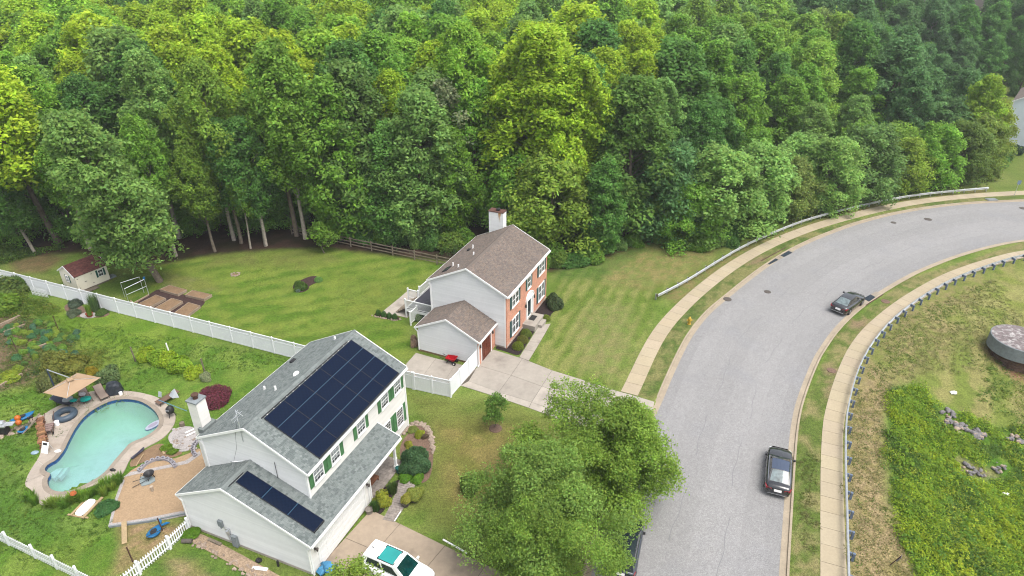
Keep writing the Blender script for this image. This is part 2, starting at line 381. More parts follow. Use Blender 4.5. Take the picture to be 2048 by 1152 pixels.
WPOLY = resample(smooth(gl([(97.2,965),(98,975),(104.5,985),(121.5,989.7),(146,987),(170,976),(194.4,963),(214,948),(228.4,929),(248,907),(262.5,890),(287,881.6),(306,870.6),(318.4,858.5),(320.8,844),(313.5,829),(299,816),(279.5,806),(255,802.6),(228.4,805),(204,814.8),(175,833),(155.5,856),(141,883),(131,904.7),(124,914),(114,926.5),(97,934),(90.4,945),(97,950),(105.7,953),(99,959)], -.22), 1, True), .3, True)
_KLr = [(p.x, p.y) for p in ROAD]; _BAS = [(p.x, p.y) for p in BASIN]; _DECK = [(p.x, p.y) for p in DECK]
def terrain(X, Y):
    X = np.asarray(X, float); Y = np.asarray(Y, float)
    b = poly_sd(X, Y, _BAS)
    z = -2.3*sstep(1.2, 15, b)-.5*sstep(8, 30, b)+(fbm(X*.35, Y*.35, 3)-.5)*.55*sstep(2, 6, b)
    r = poly_sd(X, Y, _KLr)
    return z-.38*sstep(0.02, .5, r)
def tz(x, y): return float(terrain([x], [y])[0])
def gt(px, py):
    p = gp(px, py)
    for _ in range(14): p = gp(px, py, tz(p.x, p.y))
    return p
# --- ground sheet: fine in view, stretching to the horizon
def axis(lo, hi, step, far):
    a = list(np.arange(lo, hi+1e-6, step)); s = step
    up = []; q = hi
    while q < far: s *= 1.35; q += s; up.append(q)
    s = step; dn = []; q = lo
    while q > -far: s *= 1.35; q -= s; dn.append(q)
    return np.array(list(reversed(dn))+a+up)
gx = axis(-62, 66, .36, 3500); gy = axis(22, 92, .36, 3500)
GX, GY = np.meshgrid(gx, gy); X = GX.ravel(); Y = GY.ravel(); Z = terrain(X, Y)
n1 = fbm(X*.12, Y*.12, 4); n2 = fbm(X*.6+9, Y*.6, 4); n3 = fbm(X*2.1+3, Y*2.1, 3)
def mixc(a, b, t): return a[None, :]*(1-t[:, None])+b[None, :]*t[:, None]
def C(*c): return np.array(P(*c))
col = mixc(C(116, 146, 52), C(142, 160, 74), sstep(.35, .65, n2))
def paint(px, c1, c2, feather=.6, ns=n2, lo=.35, hi=.65, amt=1.0, wob=.8, extra=None, world=False):
    global col
    poly = px if world else [tuple(gp(*p)[:2]) for p in px]
    sd = poly_sd(X, Y, poly)+(n3-.5)*wob
    t = sstep(-feather, feather, sd)*amt
    if extra is not None: t = t*extra
    col = col*(1-t[:, None])+mixc(C(*c1), C(*c2), sstep(lo, hi, ns))*t[:, None]
def stripes(ang, per, ph=0): return .5+.5*np.sin((X*math.cos(ang)+Y*math.sin(ang))*2*math.pi/per+ph+(n2-.5)*5)
# yard behind the solar house (lush) and behind the brick house
paint([(-40,560),(100,590),(420,690),(620,725),(560,800),(390,880),(250,1010),(380,1060),(150,1240),(-60,1240)], (100,142,40), (132,160,60), .8, n2)
paint([(-40,860),(60,850),(60,980),(220,1060),(-40,1090)], (94,136,44), (122,152,62), 1.2)
paint([(240,560),(330,515),(680,490),(900,525),(800,600),(840,720),(620,720),(250,620)], (104,140,38), (140,160,60), 1.0, stripes(R(112), 2.4)*.22+n2*.78, .3, .72)
paint([(430,505),(640,500),(690,520),(600,540),(460,530),(400,540)], (150,142,80), (122,136,58), 1.2, amt=.5)
paint([(690,560),(840,570),(760,640),(660,660)], (150,158,66), (118,142,52), 1.6, amt=.6)
paint([(330,545),(420,560),(440,580),(330,585)], (165,150,104), (140,142,70), .6, amt=.6)
# front lawn of the brick house: mowing stripes and dry patches
paint([(1105,530),(1285,485),(1430,498),(1390,545),(1320,600),(1240,790),(1050,728),(1110,640)], (116,142,50), (156,162,86), .8, stripes(R(-22), 1.35)*.32+n2*.68, .36, .68)
paint([(1200,500),(1300,495),(1440,500),(1390,545),(1290,580),(1200,570)], (172,156,98), (138,146,76), 1.2, n3, amt=.75)
paint([(1190,600),(1260,610),(1270,700),(1230,770),(1160,740),(1150,650)], (168,160,104), (132,150,74), 1.5, n3, amt=.6)
paint([(1110,520),(1180,530),(1280,490),(1290,500),(1200,560),(1110,560)], (82,120,42), (100,134,52), .8, amt=.7)
# front lawn of the solar house: dry middle, green rim
paint([(820,790),(905,800),(990,800),(1130,850),(1210,900),(1000,1100),(850,1040),(790,1010),(850,900)], (108,132,48), (134,146,66), .5)
paint([(870,845),(960,835),(1060,860),(1050,960),(960,1040),(880,1000),(880,900)], (166,148,86), (134,134,62), 1.6, n2, amt=.85)
# verges beside the pavements
paint([(1246,785),(1330,640),(1440,548),(1600,468),(1850,405),(2048,386),(2048,398),(1811,418),(1585,493),(1446,592),(1377,661),(1310,800)], (104,128,56), (150,148,90), .2, n2*.5+n3*.5, .38, .62, wob=.2)
paint([(1580,1200),(1598,840),(1674,666),(1811,560),(2048,484),(2048,498),(1865,558),(1750,634),(1680,727),(1645,840),(1640,1200)], (112,134,56), (160,152,98), .2, n2*.55+n3*.45, .38, .62, wob=.2)
for q in ([(1650,735),(1690,735),(1685,750),(1650,750)], [(1700,640),(1735,640),(1725,660),(1700,655)], [(1655,770),(1680,760),(1672,790),(1650,795)], [(1500,520),(1530,512),(1525,525),(1500,530)]):
    paint(q, (178,150,120), (160,134,106), .5, n3, amt=.8)
paint([(1316,590),(1483,494),(1702,414),(1977,374),(1990,384),(1775,410),(1504,498),(1354,608)], (160,140,92), (128,136,68), .35, n3, amt=.8)
# beyond the right guardrail: mown dry strip, striped hay, lush weeds
paint(_BAS, (132,148,62), (164,160,94), .3, n2*.6+stripes(R(-28), 3.4)*.4, .36, .66, world=True)
def gtp(l): return [tuple(gt(*p)[:2]) for p in l]
paint(gtp([(1696,1200),(1694,960),(1700,820),(1740,720),(1790,760),(1772,830),(1772,900),(1778,1000),(1815,1085),(1850,1200)]), (186,164,120), (156,146,88), .8, n3*.6+n1*.4, .36, .66, world=True)
paint(gtp([(1745,690),(1800,620),(1900,570),(1990,560),(1960,640),(1850,740),(1790,760)]), (176,160,108), (138,146,70), 1.4, n3, amt=.8, world=True)
paint(gtp([(1990,560),(2090,520),(2090,640),(1990,660),(1900,640)]), (140,154,62), (166,164,96), 1.4, n2, amt=.9, world=True)
paint(gtp([(1790,770),(1830,765),(1870,800),(1960,840),(2060,866),(2120,900),(2120,1250),(1850,1250),(1815,1085),(1780,1000),(1772,896),(1775,828)]), (88,136,34), (128,156,52), .7, n2*.5+n3*.5, world=True)
paint(gtp([(1905,905),(1945,925),(1990,940),(2000,960),(1960,955),(1920,945)]), (178,160,126), (140,140,80), .5, n3, amt=.8, world=True)
paint(gtp([(1960,690),(2030,700),(2100,740),(2100,775),(2030,760),(1985,725)]), (184,136,104), (160,140,90), .5, n3, amt=.9, world=True)
# woodland floor and bare earth
paint([(-200,520),(60,512),(160,505),(230,532),(330,528),(420,510),(560,498),(650,496),(720,505),(900,525),(980,500),(1100,545),(1175,528),(1290,484),(1440,494),(1535,452),(1650,424),(1850,382),(1990,345),(2010,305),(1985,200),(2048,100),(2400,40),(2400,-60),(-400,-60)], (84,64,52), (62,56,36), .8, n2)
paint([(-60,510),(40,500),(60,515),(0,530),(-60,545)], (60,90,36), (88,112,44), 1, n2)
paint([(20,525),(90,508),(130,515),(90,545),(30,545)], (156,112,92), (120,92,72), .8, n3, amt=.7)
paint([(2000,330),(2060,300),(2200,290),(2200,375),(1980,382)], (118,142,56), (150,156,84), 1, n2)
# worn earth by the picket fence, house side and kitchen garden
paint([(235,1048),(300,1040),(378,1052),(330,1085),(270,1140),(225,1150),(240,1090)], (198,160,124), (150,140,84), .5, n3, .3, .7, amt=.9)
paint([(300,1130),(400,1100),(560,1152),(640,1240),(250,1240)], (84,128,40), (112,142,56), .5)
paint([(330,1115),(372,1118),(430,1160),(470,1210),(420,1215),(350,1160)], (196,164,128), (164,150,96), .5, n3, amt=.8)
paint([(-40,620),(40,625),(150,680),(140,720),(60,770),(-40,790)], (112,110,66), (140,118,92), .8, n3)
paint([(60,610),(200,600),(330,640),(420,680),(300,720),(160,690)], (112,150,36), (136,164,54), 1, n2)
paint([(80,690),(200,700),(210,760),(100,790)], (116,138,46), (134,140,50), 1, n3)
mowj = np.repeat(n3[:, None], 3, 1)
col = col*(.86+.28*mowj); col = col*.92+col.mean(1, keepdims=True)*.08; col = col*1.07
keep_hole = poly_sd(GX, GY, _DECK)
inside = keep_hole > .45
idx = np.arange(X.size).reshape(GX.shape)
a = idx[:-1, :-1].ravel(); b = idx[:-1, 1:].ravel(); c = idx[1:, 1:].ravel(); d = idx[1:, :-1].ravel()
ok = ~(inside[:-1, :-1] & inside[:-1, 1:] & inside[1:, 1:] & inside[1:, :-1]).ravel()
F = np.stack([a, b, c, d], 1)[ok]
def np_mesh(name, V, F, colr=None, mat=None, sm=False):
    me = bpy.data.meshes.new(name); me.vertices.add(len(V)); me.vertices.foreach_set('co', np.asarray(V, np.float32).ravel())
    k = F.shape[1]; me.loops.add(F.size); me.loops.foreach_set('vertex_index', F.astype(np.int32).ravel())
    me.polygons.add(len(F)); me.polygons.foreach_set('loop_start', np.arange(0, F.size, k, dtype=np.int32))
    if sm: me.polygons.foreach_set('use_smooth', np.ones(len(F), bool))
    if colr is not None:
        at = me.color_attributes.new('Col', 'FLOAT_COLOR', 'POINT'); cc = np.ones((len(V), 4), np.float32); cc[:, :3] = colr; at.data.foreach_set('color', cc.ravel())
    if mat: me.materials.append(mat)
    me.update(calc_edges=True); me.validate(); return me
ground = link('ground', np_mesh('ground', np.stack([X, Y, Z], 1), F, col, ground_m, True), kind='structure')

# --- road, kerbs, pavements
def strip(A, B, z, name, mat, parent=None, **kw):
    mb = MB(); n = min(len(A), len(B))
    for i in range(n-1): mb.face((A[i].x, A[i].y, z), (B[i].x, B[i].y, z), (B[i+1].x, B[i+1].y, z), (A[i+1].x, A[i+1].y, z))
    return mb.build(name, mat, parent, **kw)
def rs_n(pts, n):
    L = [0]
    for a_, b_ in zip(pts, pts[1:]): L.append(L[-1]+(b_-a_).length)
    return resample(pts, L[-1]/n)[:n+1]
ra, rb = rs_n(KL, 160), rs_n(KR, 160)
mb = MB()
for i in range(160):
    rows = [ra[i].lerp(rb[i], t) for t in np.linspace(.01, .99, 9)]; rows2 = [ra[i+1].lerp(rb[i+1], t) for t in np.linspace(.01, .99, 9)]
    for k in range(8):
        f_ = 1+.035*math.sin(k*math.pi*.5+.6)-(.05 if k in (0, 7) else 0)+.02*math.sin(i*.13)*math.sin(k*1.7+i*.05); mb.cur = (f_, f_*.998, f_*.995)
        cz = lambda kk: -.105+.05*math.sin(math.pi*kk/8)
        mb.face((rows[k].x, rows[k].y, cz(k)), (rows[k+1].x, rows[k+1].y, cz(k+1)), (rows2[k+1].x, rows2[k+1].y, cz(k+1)), (rows2[k].x, rows2[k].y, cz(k)))
road = mb.build('road', asphalt, sm=True, kind='structure')
for t0, k in ((.40, 3), (.66, 5)):
    A_ = [ra[i].lerp(rb[i], t0+.012*math.sin(i*.31+k)+.006*math.sin(i*1.3)) for i in range(160)]
    mb = MB()
    T_ = tangents(A_); zz = -.105+.05*math.sin(math.pi*t0)+.005
    for i in range(159):
        if math.sin(i*.47+k) < -.35: continue
        o1 = Vector((T_[i].y, -T_[i].x, 0))*.022; o2 = Vector((T_[i+1].y, -T_[i+1].x, 0))*.022
        q = [A_[i]-o1, A_[i]+o1, A_[i+1]+o2, A_[i+1]-o2]
        mb.face(*[(p.x, p.y, zz) for p in q])
    mb.build('tar_seam', tar, road, kind='stuff')
def kerb(name, line, side, low):
    # lip 0.16 wide, then gutter 0.42 wide on the road side
    e = [offset(line, side*q) for q in (0, .15, .19, .60)]
    mb = MB()
    for i in range(len(line)-1):
        h = [(.012 if not low(line[j]) else -.075) for j in (i, i+1)]
        for (ea, za, eb, zb) in ((0, 0, 1, 0), (1, 0, 2, 1), (2, 1, 3, 1)):
            def q(ei, zi, j): p = e[ei][i+j]; return (p.x, p.y, h[j] if zi == 0 else (-.098 if ei == 2 else -.088))
            mb.face(q(ea, za, 0), q(eb, zb, 0), q(eb, zb, 1), q(ea, za, 1))
        p0, p1 = e[0][i], e[0][i+1]
        mb.face((p1.x, p1.y, h[1]), (p1.x, p1.y, -.3), (p0.x, p0.y, -.3), (p0.x, p0.y, h[0]))
    return mb.build(name, curb_m, kind='structure')
ap_a, ap_b = gp(1311, 802), gp(1270, 880)
kerb('kerb', KL, 1, lambda p: ap_b.y-.5 < p.y < ap_a.y+.4)
kerb('kerb', KR, -1, lambda p: False)
def pavement(name, edge, width, side, jit):
    E2 = offset(edge, width*side)
    base = strip(edge if side > 0 else E2, E2 if side > 0 else edge, .008, name, joint_m, kind='structure')
    for i in range(len(edge)-1):
        a0, a1, b0, b1 = edge[i], edge[i+1], E2[i], E2[i+1]
        g = .012
        u = (a1-a0).normalized()*g
        mb = MB(); s_ = random.uniform(1-jit, 1+jit); mb.cur = (s_, s_*random.uniform(.985, 1.01), s_*random.uniform(.96, 1.01))
        mb.prism([(a0+u)[:2], (b0+u)[:2], (b1-u)[:2], (a1-u)[:2]], -.02, .032+random.uniform(-.003, .003))
        mb.build('slab', walk_m, base)
    return base
pavement('sidewalk', SWL, 1.5, 1, .05)
pavement('sidewalk', SWR, 1.55, 1, .04)
# storm drain inlets, manholes
def inlet(px, label, name='storm_drain', bays=((.06, .40), (.60, .94))):
    (a, b, c, d) = [gp(*p, -.1) for p in px]; t = thing(name, label, 'storm drain', a)
    q = [p-a for p in (a, b, c, d)]
    mb = MB(); mb.hexa([Vector((p.x, p.y, -.05)) for p in q]+[Vector((p.x, p.y, .022)) for p in q]); mb.build('apron', curb_dark, t)
    for f0, f1 in bays:
        lo0, lo1 = q[0].lerp(q[1], f0), q[0].lerp(q[1], f1); hi0, hi1 = q[3].lerp(q[2], f0), q[3].lerp(q[2], f1)
        g = MB(); n = 9
        for k in range(n):
            u0, u1 = (k+.12)/n, (k+.72)/n
            g.prism([lo0.lerp(lo1, u0)[:2], lo0.lerp(lo1, u1)[:2], hi0.lerp(hi1, u1)[:2], hi0.lerp(hi1, u0)[:2]], .026, .055)
        g.face(*[(p.x, p.y, .027) for p in (lo0, lo1, hi1, hi0)])
        g.build('grate', grate_m, t)
    back = MB(); back.hexa([Vector((q[i].x, q[i].y, .0)) for i in (3, 2)]+[Vector((q[2]+(q[2]-q[1])*.12).to_tuple()[:2]+(0,)), Vector((q[3]+(q[3]-q[0])*.12).to_tuple()[:2]+(0,))]+[Vector((q[i].x, q[i].y, .13)) for i in (3, 2)]+[Vector((q[2]+(q[2]-q[1])*.12).to_tuple()[:2]+(.13,)), Vector((q[3]+(q[3]-q[0])*.12).to_tuple()[:2]+(.13,))]); back.build('back_kerb', rust_m, t)
    return t
inlet([(1536,531), (1588,504), (1572,497), (1522,524)], 'pair of steel drain grates set in the outer kerb of the road bend')
inlet([(1716,604), (1752,583), (1765,590), (1730,612)], 'single grey drain inlet in the inner kerb in front of the black car', bays=((.3, .7),))
for px, r, lb in (((1455, 598), .36, 'round iron manhole cover in the road near the outer kerb'), ((1856, 438.5), .42, 'round iron manhole cover in the middle of the road at the upper right'), ((2046, 416.5), .4, 'round iron manhole cover at the right edge of the photo'), ((1535, 583.5), .3, 'faint small round cover in the middle of the bend'), ((1787, 445), .28, 'small round iron cover left of the upper manhole')):
    p = gp(*px, -.06); mb = MB(); mb.lathe([(r+.08, -.05), (r+.08, .0), (r, .004), (r, .016), (r*.9, .02), (r*.85, .012), (.01, .012)], 20); tag(mb.build('manhole_cover', iron, loc=p), lb, 'manhole cover')
for px, r, lb in (((1771, 603), .45, 'flat round concrete cover in the grass verge beside the parked black car'), ((1663, 741), .4, 'pinkish round utility cover in the grass verge of the inner bend')):
    p = gp(*px); mb = MB(); mb.lathe([(r, -.05), (r, .03), (r*.94, .045), (.01, .045)], 20); tag(mb.build('utility_cover', mulch_red, loc=p), lb, 'utility cover')
p = gp(1983, 399.5); mb = MB(); mb.box(0, 0, .04, 1.5, .8, .1, .1).box(0, 0, .1, 1.2, .55, .04, .1); tag(mb.build('utility_cover', concrete_g, loc=p), 'flat concrete drain lid in the verge below the end of the guardrail', 'utility cover')

# --- guardrails
def guardrail(line, label, posts, side):
    root = thing('guardrail', label, 'guardrail', line[0]); o0 = line[0]
    loc = [p-o0 for p in line]
    Z0 = [tz(p.x, p.y) for p in line]
    T_ = tangents(line); prof = [(-.03, .44), (.05, .47), (.05, .53), (-.03, .565), (-.03, .595), (.05, .63), (.05, .70), (-.04, .74)]
    mb = MB(); rings = []
    for p, t, z in zip(loc, T_, Z0):
        nrm = Vector((t.y, -t.x, 0))*side
        rings.append([mb.pt(p+nrm*a+Vector((0, 0, z+h))) for a, h in prof]+[mb.pt(p+nrm*(a-.012)+Vector((0, 0, z+h))) for a, h in reversed(prof)])
    for A, B in zip(rings, rings[1:]):
        m = len(A)
        for k in range(m): mb.f.append([A[k], A[(k+1) % m], B[(k+1) % m], B[k]])
    mb.f.append(rings[0]); mb.f.append(rings[-1])
    mb.build('rail', metal_g, root)
    me = None
    for i, (p, t, z) in enumerate(zip(loc, T_, Z0)):
        nrm = Vector((t.y, -t.x, 0))*side; ang = math.atan2(t.y, t.x)
        if me is None:
            pm, bm_ = MB(), MB()
            if posts == 'wood':
                pm.box(0, 0, .19, .16, .16, .96); bm_.box(0, 0, .56, .13, .2, .26); me = pm.mesh('post', wood_post); me2 = bm_.mesh('block', wood_post)
            else:
                pm.box(0, .06, .28, .09, .012, .86).box(0, -.06, .28, .09, .012, .86).box(0, 0, .28, .012, .11, .86); bm_.box(0, 0, .58, .08, .16, .34); me = pm.mesh('post', metal_g); me2 = bm_.mesh('block', wood_grey)
        d = .36 if posts == 'wood' else .27
        po = link('post', me, root, loc=p-nrm*d+Vector((0, 0, z)), rz=ang)
        b2 = link('block', me2, po, loc=(0, (.23 if posts == 'wood' else .15)*(-side if False else (1 if side < 0 else -1)), 0))
    return root
guardrail(GRR, 'galvanised guardrail on stout blue grey wooden posts along the inside of the bend', 'wood', -1)
guardrail(GRL, 'galvanised guardrail on thin steel posts between woodland and outer pavement', 'steel', 1)
# road-side normals: side=+1 is to the right of travel

# --- driveways
def slab_grid(name, label_kind, quads, mat, basepoly, parent=None, z=.03):
    base = sheet(name, basepoly, .012, joint_m, th=.05, kind='structure')
    for q, s_ in quads:
        c = sum(q, Vector())/len(q)
        qq = [p+(c-p).normalized()*.02 for p in q]
        mb = MB(); mb.cur = (s_, s_*.995, s_*.985); mb.prism([p[:2] for p in qq], -.02, z+random.uniform(-.003, .003)); mb.build('slab', mat, base)
    return base
# brick house driveway: rows between the upper edge, the middle joint, the lower joint and the rim strip
up = gl([(957,731),(1045,717.5),(1104,741),(1168,761),(1234,782.5),(1266,791)])
up[0] = gp(985, 699)
mid = gl([(956,731),(1022,751),(1083.5,772.8),(1145,795),(1208,812),(1262,829)])
low = gl([(937,762.7),(997.4,784.6),(1063,805),(1122,826),(1185,846),(1245,864)])
rim = gl([(921,771.7),(990.5,793),(1057.5,816),(1119,839.3),(1180,858),(1240,878)])
qs = []
for i in range(5):
    qs.append(([up[i], mid[i], mid[i+1], up[i+1]], (.96, .98, 1.0, 1.08, 1.1)[i]))
    qs.append(([mid[i], low[i], low[i+1], mid[i+1]], (.96, .92, 1.12, 1.1, 1.08)[i]))
    qs.append(([low[i], rim[i], rim[i+1], low[i+1]], (1.08, 1.1, 1.13, 1.1, 1.08)[i]))
qs.append(([up[5], mid[5], gp(1302,840), gp(1309,804)], 1.08)); qs.append(([mid[5], low[5], gp(1289,875), gp(1302,840)], 1.06)); qs.append(([low[5], rim[5], gp(1278,890), gp(1289,875)], 1.06))
slab_grid('driveway', '', qs, drive_m, up+[gp(1309, 804), gp(1278, 890)]+list(reversed(rim)))
# concrete pad behind the white fence, beside the garage
pa = gl([(832,706),(872,717),(912,727),(952,738)]); pb = gl([(800,742),(842,757),(884,771),(912,782)])
slab_grid('parking_pad', '', [([pa[i], pb[i], pb[i+1], pa[i+1]], (1.05, 1.0, .96)[i]) for i in range(3)], drive_m, pa+list(reversed(pb)))
# front walk
wa = gl([(1038.4,715),(1048.5,699),(1058,684),(1068.5,667),(1079,650)]); wb = gl([(1057.5,722),(1069,703),(1080,685),(1091,666),(1101.3,647.5)])
slab_grid('front_path', '', [([wa[i], wb[i], wb[i+1], wa[i+1]], (.98, 1.02, 1.04, 1.0)[i]) for i in range(4)], drive_m, wa+list(reversed(wb)))
# patio behind the brick house
pt = gl([(763,625),(815,634),(846,605),(829,583),(815,582),(797,597.6)])
slab_grid('patio', '', [(gl([(763,625),(815,636),(838,612),(797,597.6)]), 1.12), (gl([(797,597.6),(838,612),(850,598),(829,583),(815,582)]), 1.14)], drive_m, gl([(763,625),(815,636),(850,598),(829,583),(815,582),(797,597.6)]))
# solar house driveway, from its garage towards the lower right
ga = gl([(640,1128),(729,1022)]); dv = []
A0, B0 = gl([(634,1138)])[0], gl([(742,1020)])[0]
A1, B1 = gl([(700,1162)])[0], gl([(800,1048)])[0]
A2, B2 = gl([(790,1210)])[0], gl([(890,1092)])[0]
A3, B3 = gl([(880,1262)])[0], gl([(972,1130)])[0]
A4, B4 = gl([(985,1315)])[0], gl([(1060,1172)])[0]
qs = []
P_ = [(A0, B0), (A1, B1), (A2, B2), (A3, B3), (A4, B4)]
for i in range(4):
    (a, b), (c, d) = P_[i], P_[i+1]; m0, m1 = a.lerp(b, .5), c.lerp(d, .5)
    qs.append(([a, c, m1, m0], (1.0, 1.02, .98, 1.0)[i])); qs.append(([m0, m1, d, b], (1.04, .98, .95, 1)[i]))
slab_grid('driveway', '', qs, drive2_m, [p[0] for p in P_]+[p[1] for p in reversed(P_)])

# --- pool
pool = thing('swimming_pool', 'kidney shaped swimming pool with murky turquoise water and blue tile band', 'pool', gp(200, 890))
po = pool.location.copy()
W_ = [p-po for p in WPOLY]
def inset_loop(pts, d):
    n = len(pts); out = []
    ar = sum(pts[i].x*pts[(i+1) % n].y-pts[(i+1) % n].x*pts[i].y for i in range(n))
    sg = 1 if ar > 0 else -1
    for i in range(n):
        t = (pts[(i+1) % n]-pts[i-1]); t.z = 0; t.normalize(); out.append(pts[i]+Vector((-t.y, t.x, 0))*d*sg)
    return out
CO = inset_loop(W_, -.36)     # outer edge of the coping
# floor: concentric rings falling to the deep end at the wide right part
deep = gp(255, 835)-po; cen = sum(W_, Vector())/len(W_)
mb = MB(); N = len(W_); rings = []
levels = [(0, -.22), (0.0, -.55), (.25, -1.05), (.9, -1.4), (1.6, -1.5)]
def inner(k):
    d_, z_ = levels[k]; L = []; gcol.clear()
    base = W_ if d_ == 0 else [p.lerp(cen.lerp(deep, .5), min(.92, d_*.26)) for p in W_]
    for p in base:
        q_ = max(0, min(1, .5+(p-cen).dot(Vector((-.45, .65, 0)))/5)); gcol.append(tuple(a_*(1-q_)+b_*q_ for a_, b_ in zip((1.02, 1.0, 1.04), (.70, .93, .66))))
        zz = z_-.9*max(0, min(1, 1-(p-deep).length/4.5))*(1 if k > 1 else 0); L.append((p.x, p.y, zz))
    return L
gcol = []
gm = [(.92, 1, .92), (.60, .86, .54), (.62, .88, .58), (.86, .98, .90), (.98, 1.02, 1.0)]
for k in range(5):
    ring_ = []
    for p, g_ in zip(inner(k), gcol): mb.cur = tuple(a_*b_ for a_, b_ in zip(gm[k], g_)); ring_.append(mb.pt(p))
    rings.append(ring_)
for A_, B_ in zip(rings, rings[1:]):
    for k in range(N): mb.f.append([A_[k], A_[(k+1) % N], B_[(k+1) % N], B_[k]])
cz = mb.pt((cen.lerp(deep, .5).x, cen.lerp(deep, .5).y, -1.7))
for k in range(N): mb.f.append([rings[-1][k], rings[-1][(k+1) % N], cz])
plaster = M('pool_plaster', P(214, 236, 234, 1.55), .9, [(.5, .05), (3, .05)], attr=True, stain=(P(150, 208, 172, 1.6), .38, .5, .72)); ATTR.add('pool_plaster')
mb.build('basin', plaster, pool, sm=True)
tm = bpy.data.materials.new('pool_water'); tm.use_nodes = True; n_ = tm.node_tree.nodes; l_ = tm.node_tree.links; n_.clear()
o_ = n_.new('ShaderNodeOutputMaterial'); tr_ = n_.new('ShaderNodeBsdfTransparent'); gl_ = n_.new('ShaderNodeBsdfGlossy'); df = n_.new('ShaderNodeBsdfDiffuse')
tr_.inputs[0].default_value = (.66, .88, .89, 1); gl_.inputs['Roughness'].default_value = .08; df.inputs[0].default_value = (.36, .52, .53, 1)
m1 = n_.new('ShaderNodeMixShader'); m2 = n_.new('ShaderNodeMixShader'); fr = n_.new('ShaderNodeFresnel'); fr.inputs[0].default_value = 1.33
m1.inputs[0].default_value = .28; l_.new(tr_.outputs[0], m1.inputs[1]); l_.new(df.outputs[0], m1.inputs[2])
nz = n_.new('ShaderNodeTexNoise'); nz.inputs['Scale'].default_value = 3.2; bpn = n_.new('ShaderNodeBump'); bpn.inputs['Strength'].default_value = .25; bpn.inputs['Distance'].default_value = .03
g_ = n_.new('ShaderNodeNewGeometry'); l_.new(g_.outputs['Position'], nz.inputs['Vector']); l_.new(nz.outputs[0], bpn.inputs['Height']); l_.new(bpn.outputs[0], gl_.inputs['Normal']); l_.new(bpn.outputs[0], fr.inputs['Normal'])
l_.new(fr.outputs[0], m2.inputs[0]); l_.new(m1.outputs[0], m2.inputs[1]); l_.new(gl_.outputs[0], m2.inputs[2]); l_.new(m2.outputs[0], o_.inputs[0])
wt = fill_poly(inset_loop(W_, .02), z=-.20); wt.materials.append(tm); link('water', wt, pool)
tile_m = M('blue_pool_tile', P(40, 84, 140, 1.4), .25, [(9, .35), (2, .2)])
mb = MB(); Wi = inset_loop(W_, .012)
for i in range(N):
    j = (i+1) % N; mb.face((Wi[i].x, Wi[i].y, -.26), (Wi[j].x, Wi[j].y, -.26), (Wi[j].x, Wi[j].y, .03), (Wi[i].x, Wi[i].y, .03))
mb.build('tile_band', tile_m, pool)
mb = MB()
for i in range(N):
    j = (i+1) % N; a, b, c, d = W_[i], W_[j], CO[j], CO[i]
    mb.face((a.x, a.y, .075), (b.x, b.y, .075), (c.x, c.y, .07), (d.x, d.y, .07)); mb.face((a.x, a.y, .03), (b.x, b.y, .03), (b.x, b.y, .075), (a.x, a.y, .075))
bpy_cop = mb.build('coping', coping_m, pool)
# shallow steps at the left notch
mb = MB(); s0 = [gp(*p)-po for p in ((93,944),(112,932),(124,930),(106,952))]
for k, z in enumerate((-.28, -.45)):
    q = [(p+(s0[2]-s0[0]).normalized()*.35*k)[:2] for p in s0]; mb.prism(q, z-.3, z)
mb.build('step', plaster, pool)
# deck of separate concrete bays round the coping
CW = [p+po for p in CO]
def near(loop, p): return min(range(len(loop)), key=lambda i: (loop[i]-p).length_squared)
joints = [((53,968),(80,953)),((80,922),(92,930)),((83,905.5),(118,901)),((79,880),(133,873)),((97,826),(152,844)),((153,801),(178,822)),((202,781),(209,798)),((255,782),(247,798)),((294,789),(285,798)),((345,826),(322,834)),((351,852.5),(327,852.5)),((323,881),(303,876)),((260,926.5),(238,925)),((239,953),(220,949)),((150,985),(148,990.5)),((81,1008),(100,990))]
deck = sheet('pool_deck', DECK, .03, seal_m, th=.12, kind='structure') if False else None
mbd = fill_poly(DECK, [list(CW)], z=.034); mbd.name = 'pool_deck'; mbd.materials.append(seal_m); deck = link('pool_deck', mbd, kind='structure')
nD, nC = len(DECK), len(CW)
jd = [(near(DECK, gp(*a)), near(CW, gp(*b))) for a, b in joints]
def arc(loop, i, j, sgn):
    out = [i]; n = len(loop)
    while out[-1] != j: out.append((out[-1]+sgn) % n)
    return [loop[k] for k in out]
def orient(loop):
    n = len(loop); return 1 if sum(loop[i].x*loop[(i+1) % n].y-loop[(i+1) % n].x*loop[i].y for i in range(n)) > 0 else -1
# joints run clockwise seen from above -> step against ccw orientation
sd_, sc_ = -orient(DECK), -orient(CW)
for k in range(len(jd)):
    (d0, c0), (d1, c1) = jd[k], jd[(k+1) % len(jd)]
    O = arc(DECK, d0, d1, sd_); I = arc(CW, c0, c1, sc_)
    if len(O) > nD*.6 or len(I) > nC*.6: continue
    g = .03
    def trim(L): 
        L = list(L)
        if len(L) > 1:
            L[0] = L[0]+(L[1]-L[0]).normalized()*g; L[-1] = L[-1]+(L[-2]-L[-1]).normalized()*g
        return L
    O, I = trim(O), trim(I)
    n = max(len(O), len(I))+2
    O2, I2 = rs_n(O, n), rs_n(I, n); mb = MB(); s_ = random.uniform(.95, 1.04); mb.cur = (s_, s_*.99, s_*.98)
    for i in range(min(len(O2), len(I2))-1):
        a, b, c, d = O2[i], O2[i+1], I2[i+1], I2[i]
        for q in ((a, d, c, b),):
            zc = [(p.x, p.y, .066) for p in q]; mb.face(*zc)
        mb.face((a.x, a.y, -.1), (a.x, a.y, .066), (b.x, b.y, .066), (b.x, b.y, -.1))
    mb.build('slab', deck_m, deck)
HAZE = link('haze', MB().box(0, 80, 17, 460, 460, 46).mesh('haze', None), kind='stuff')
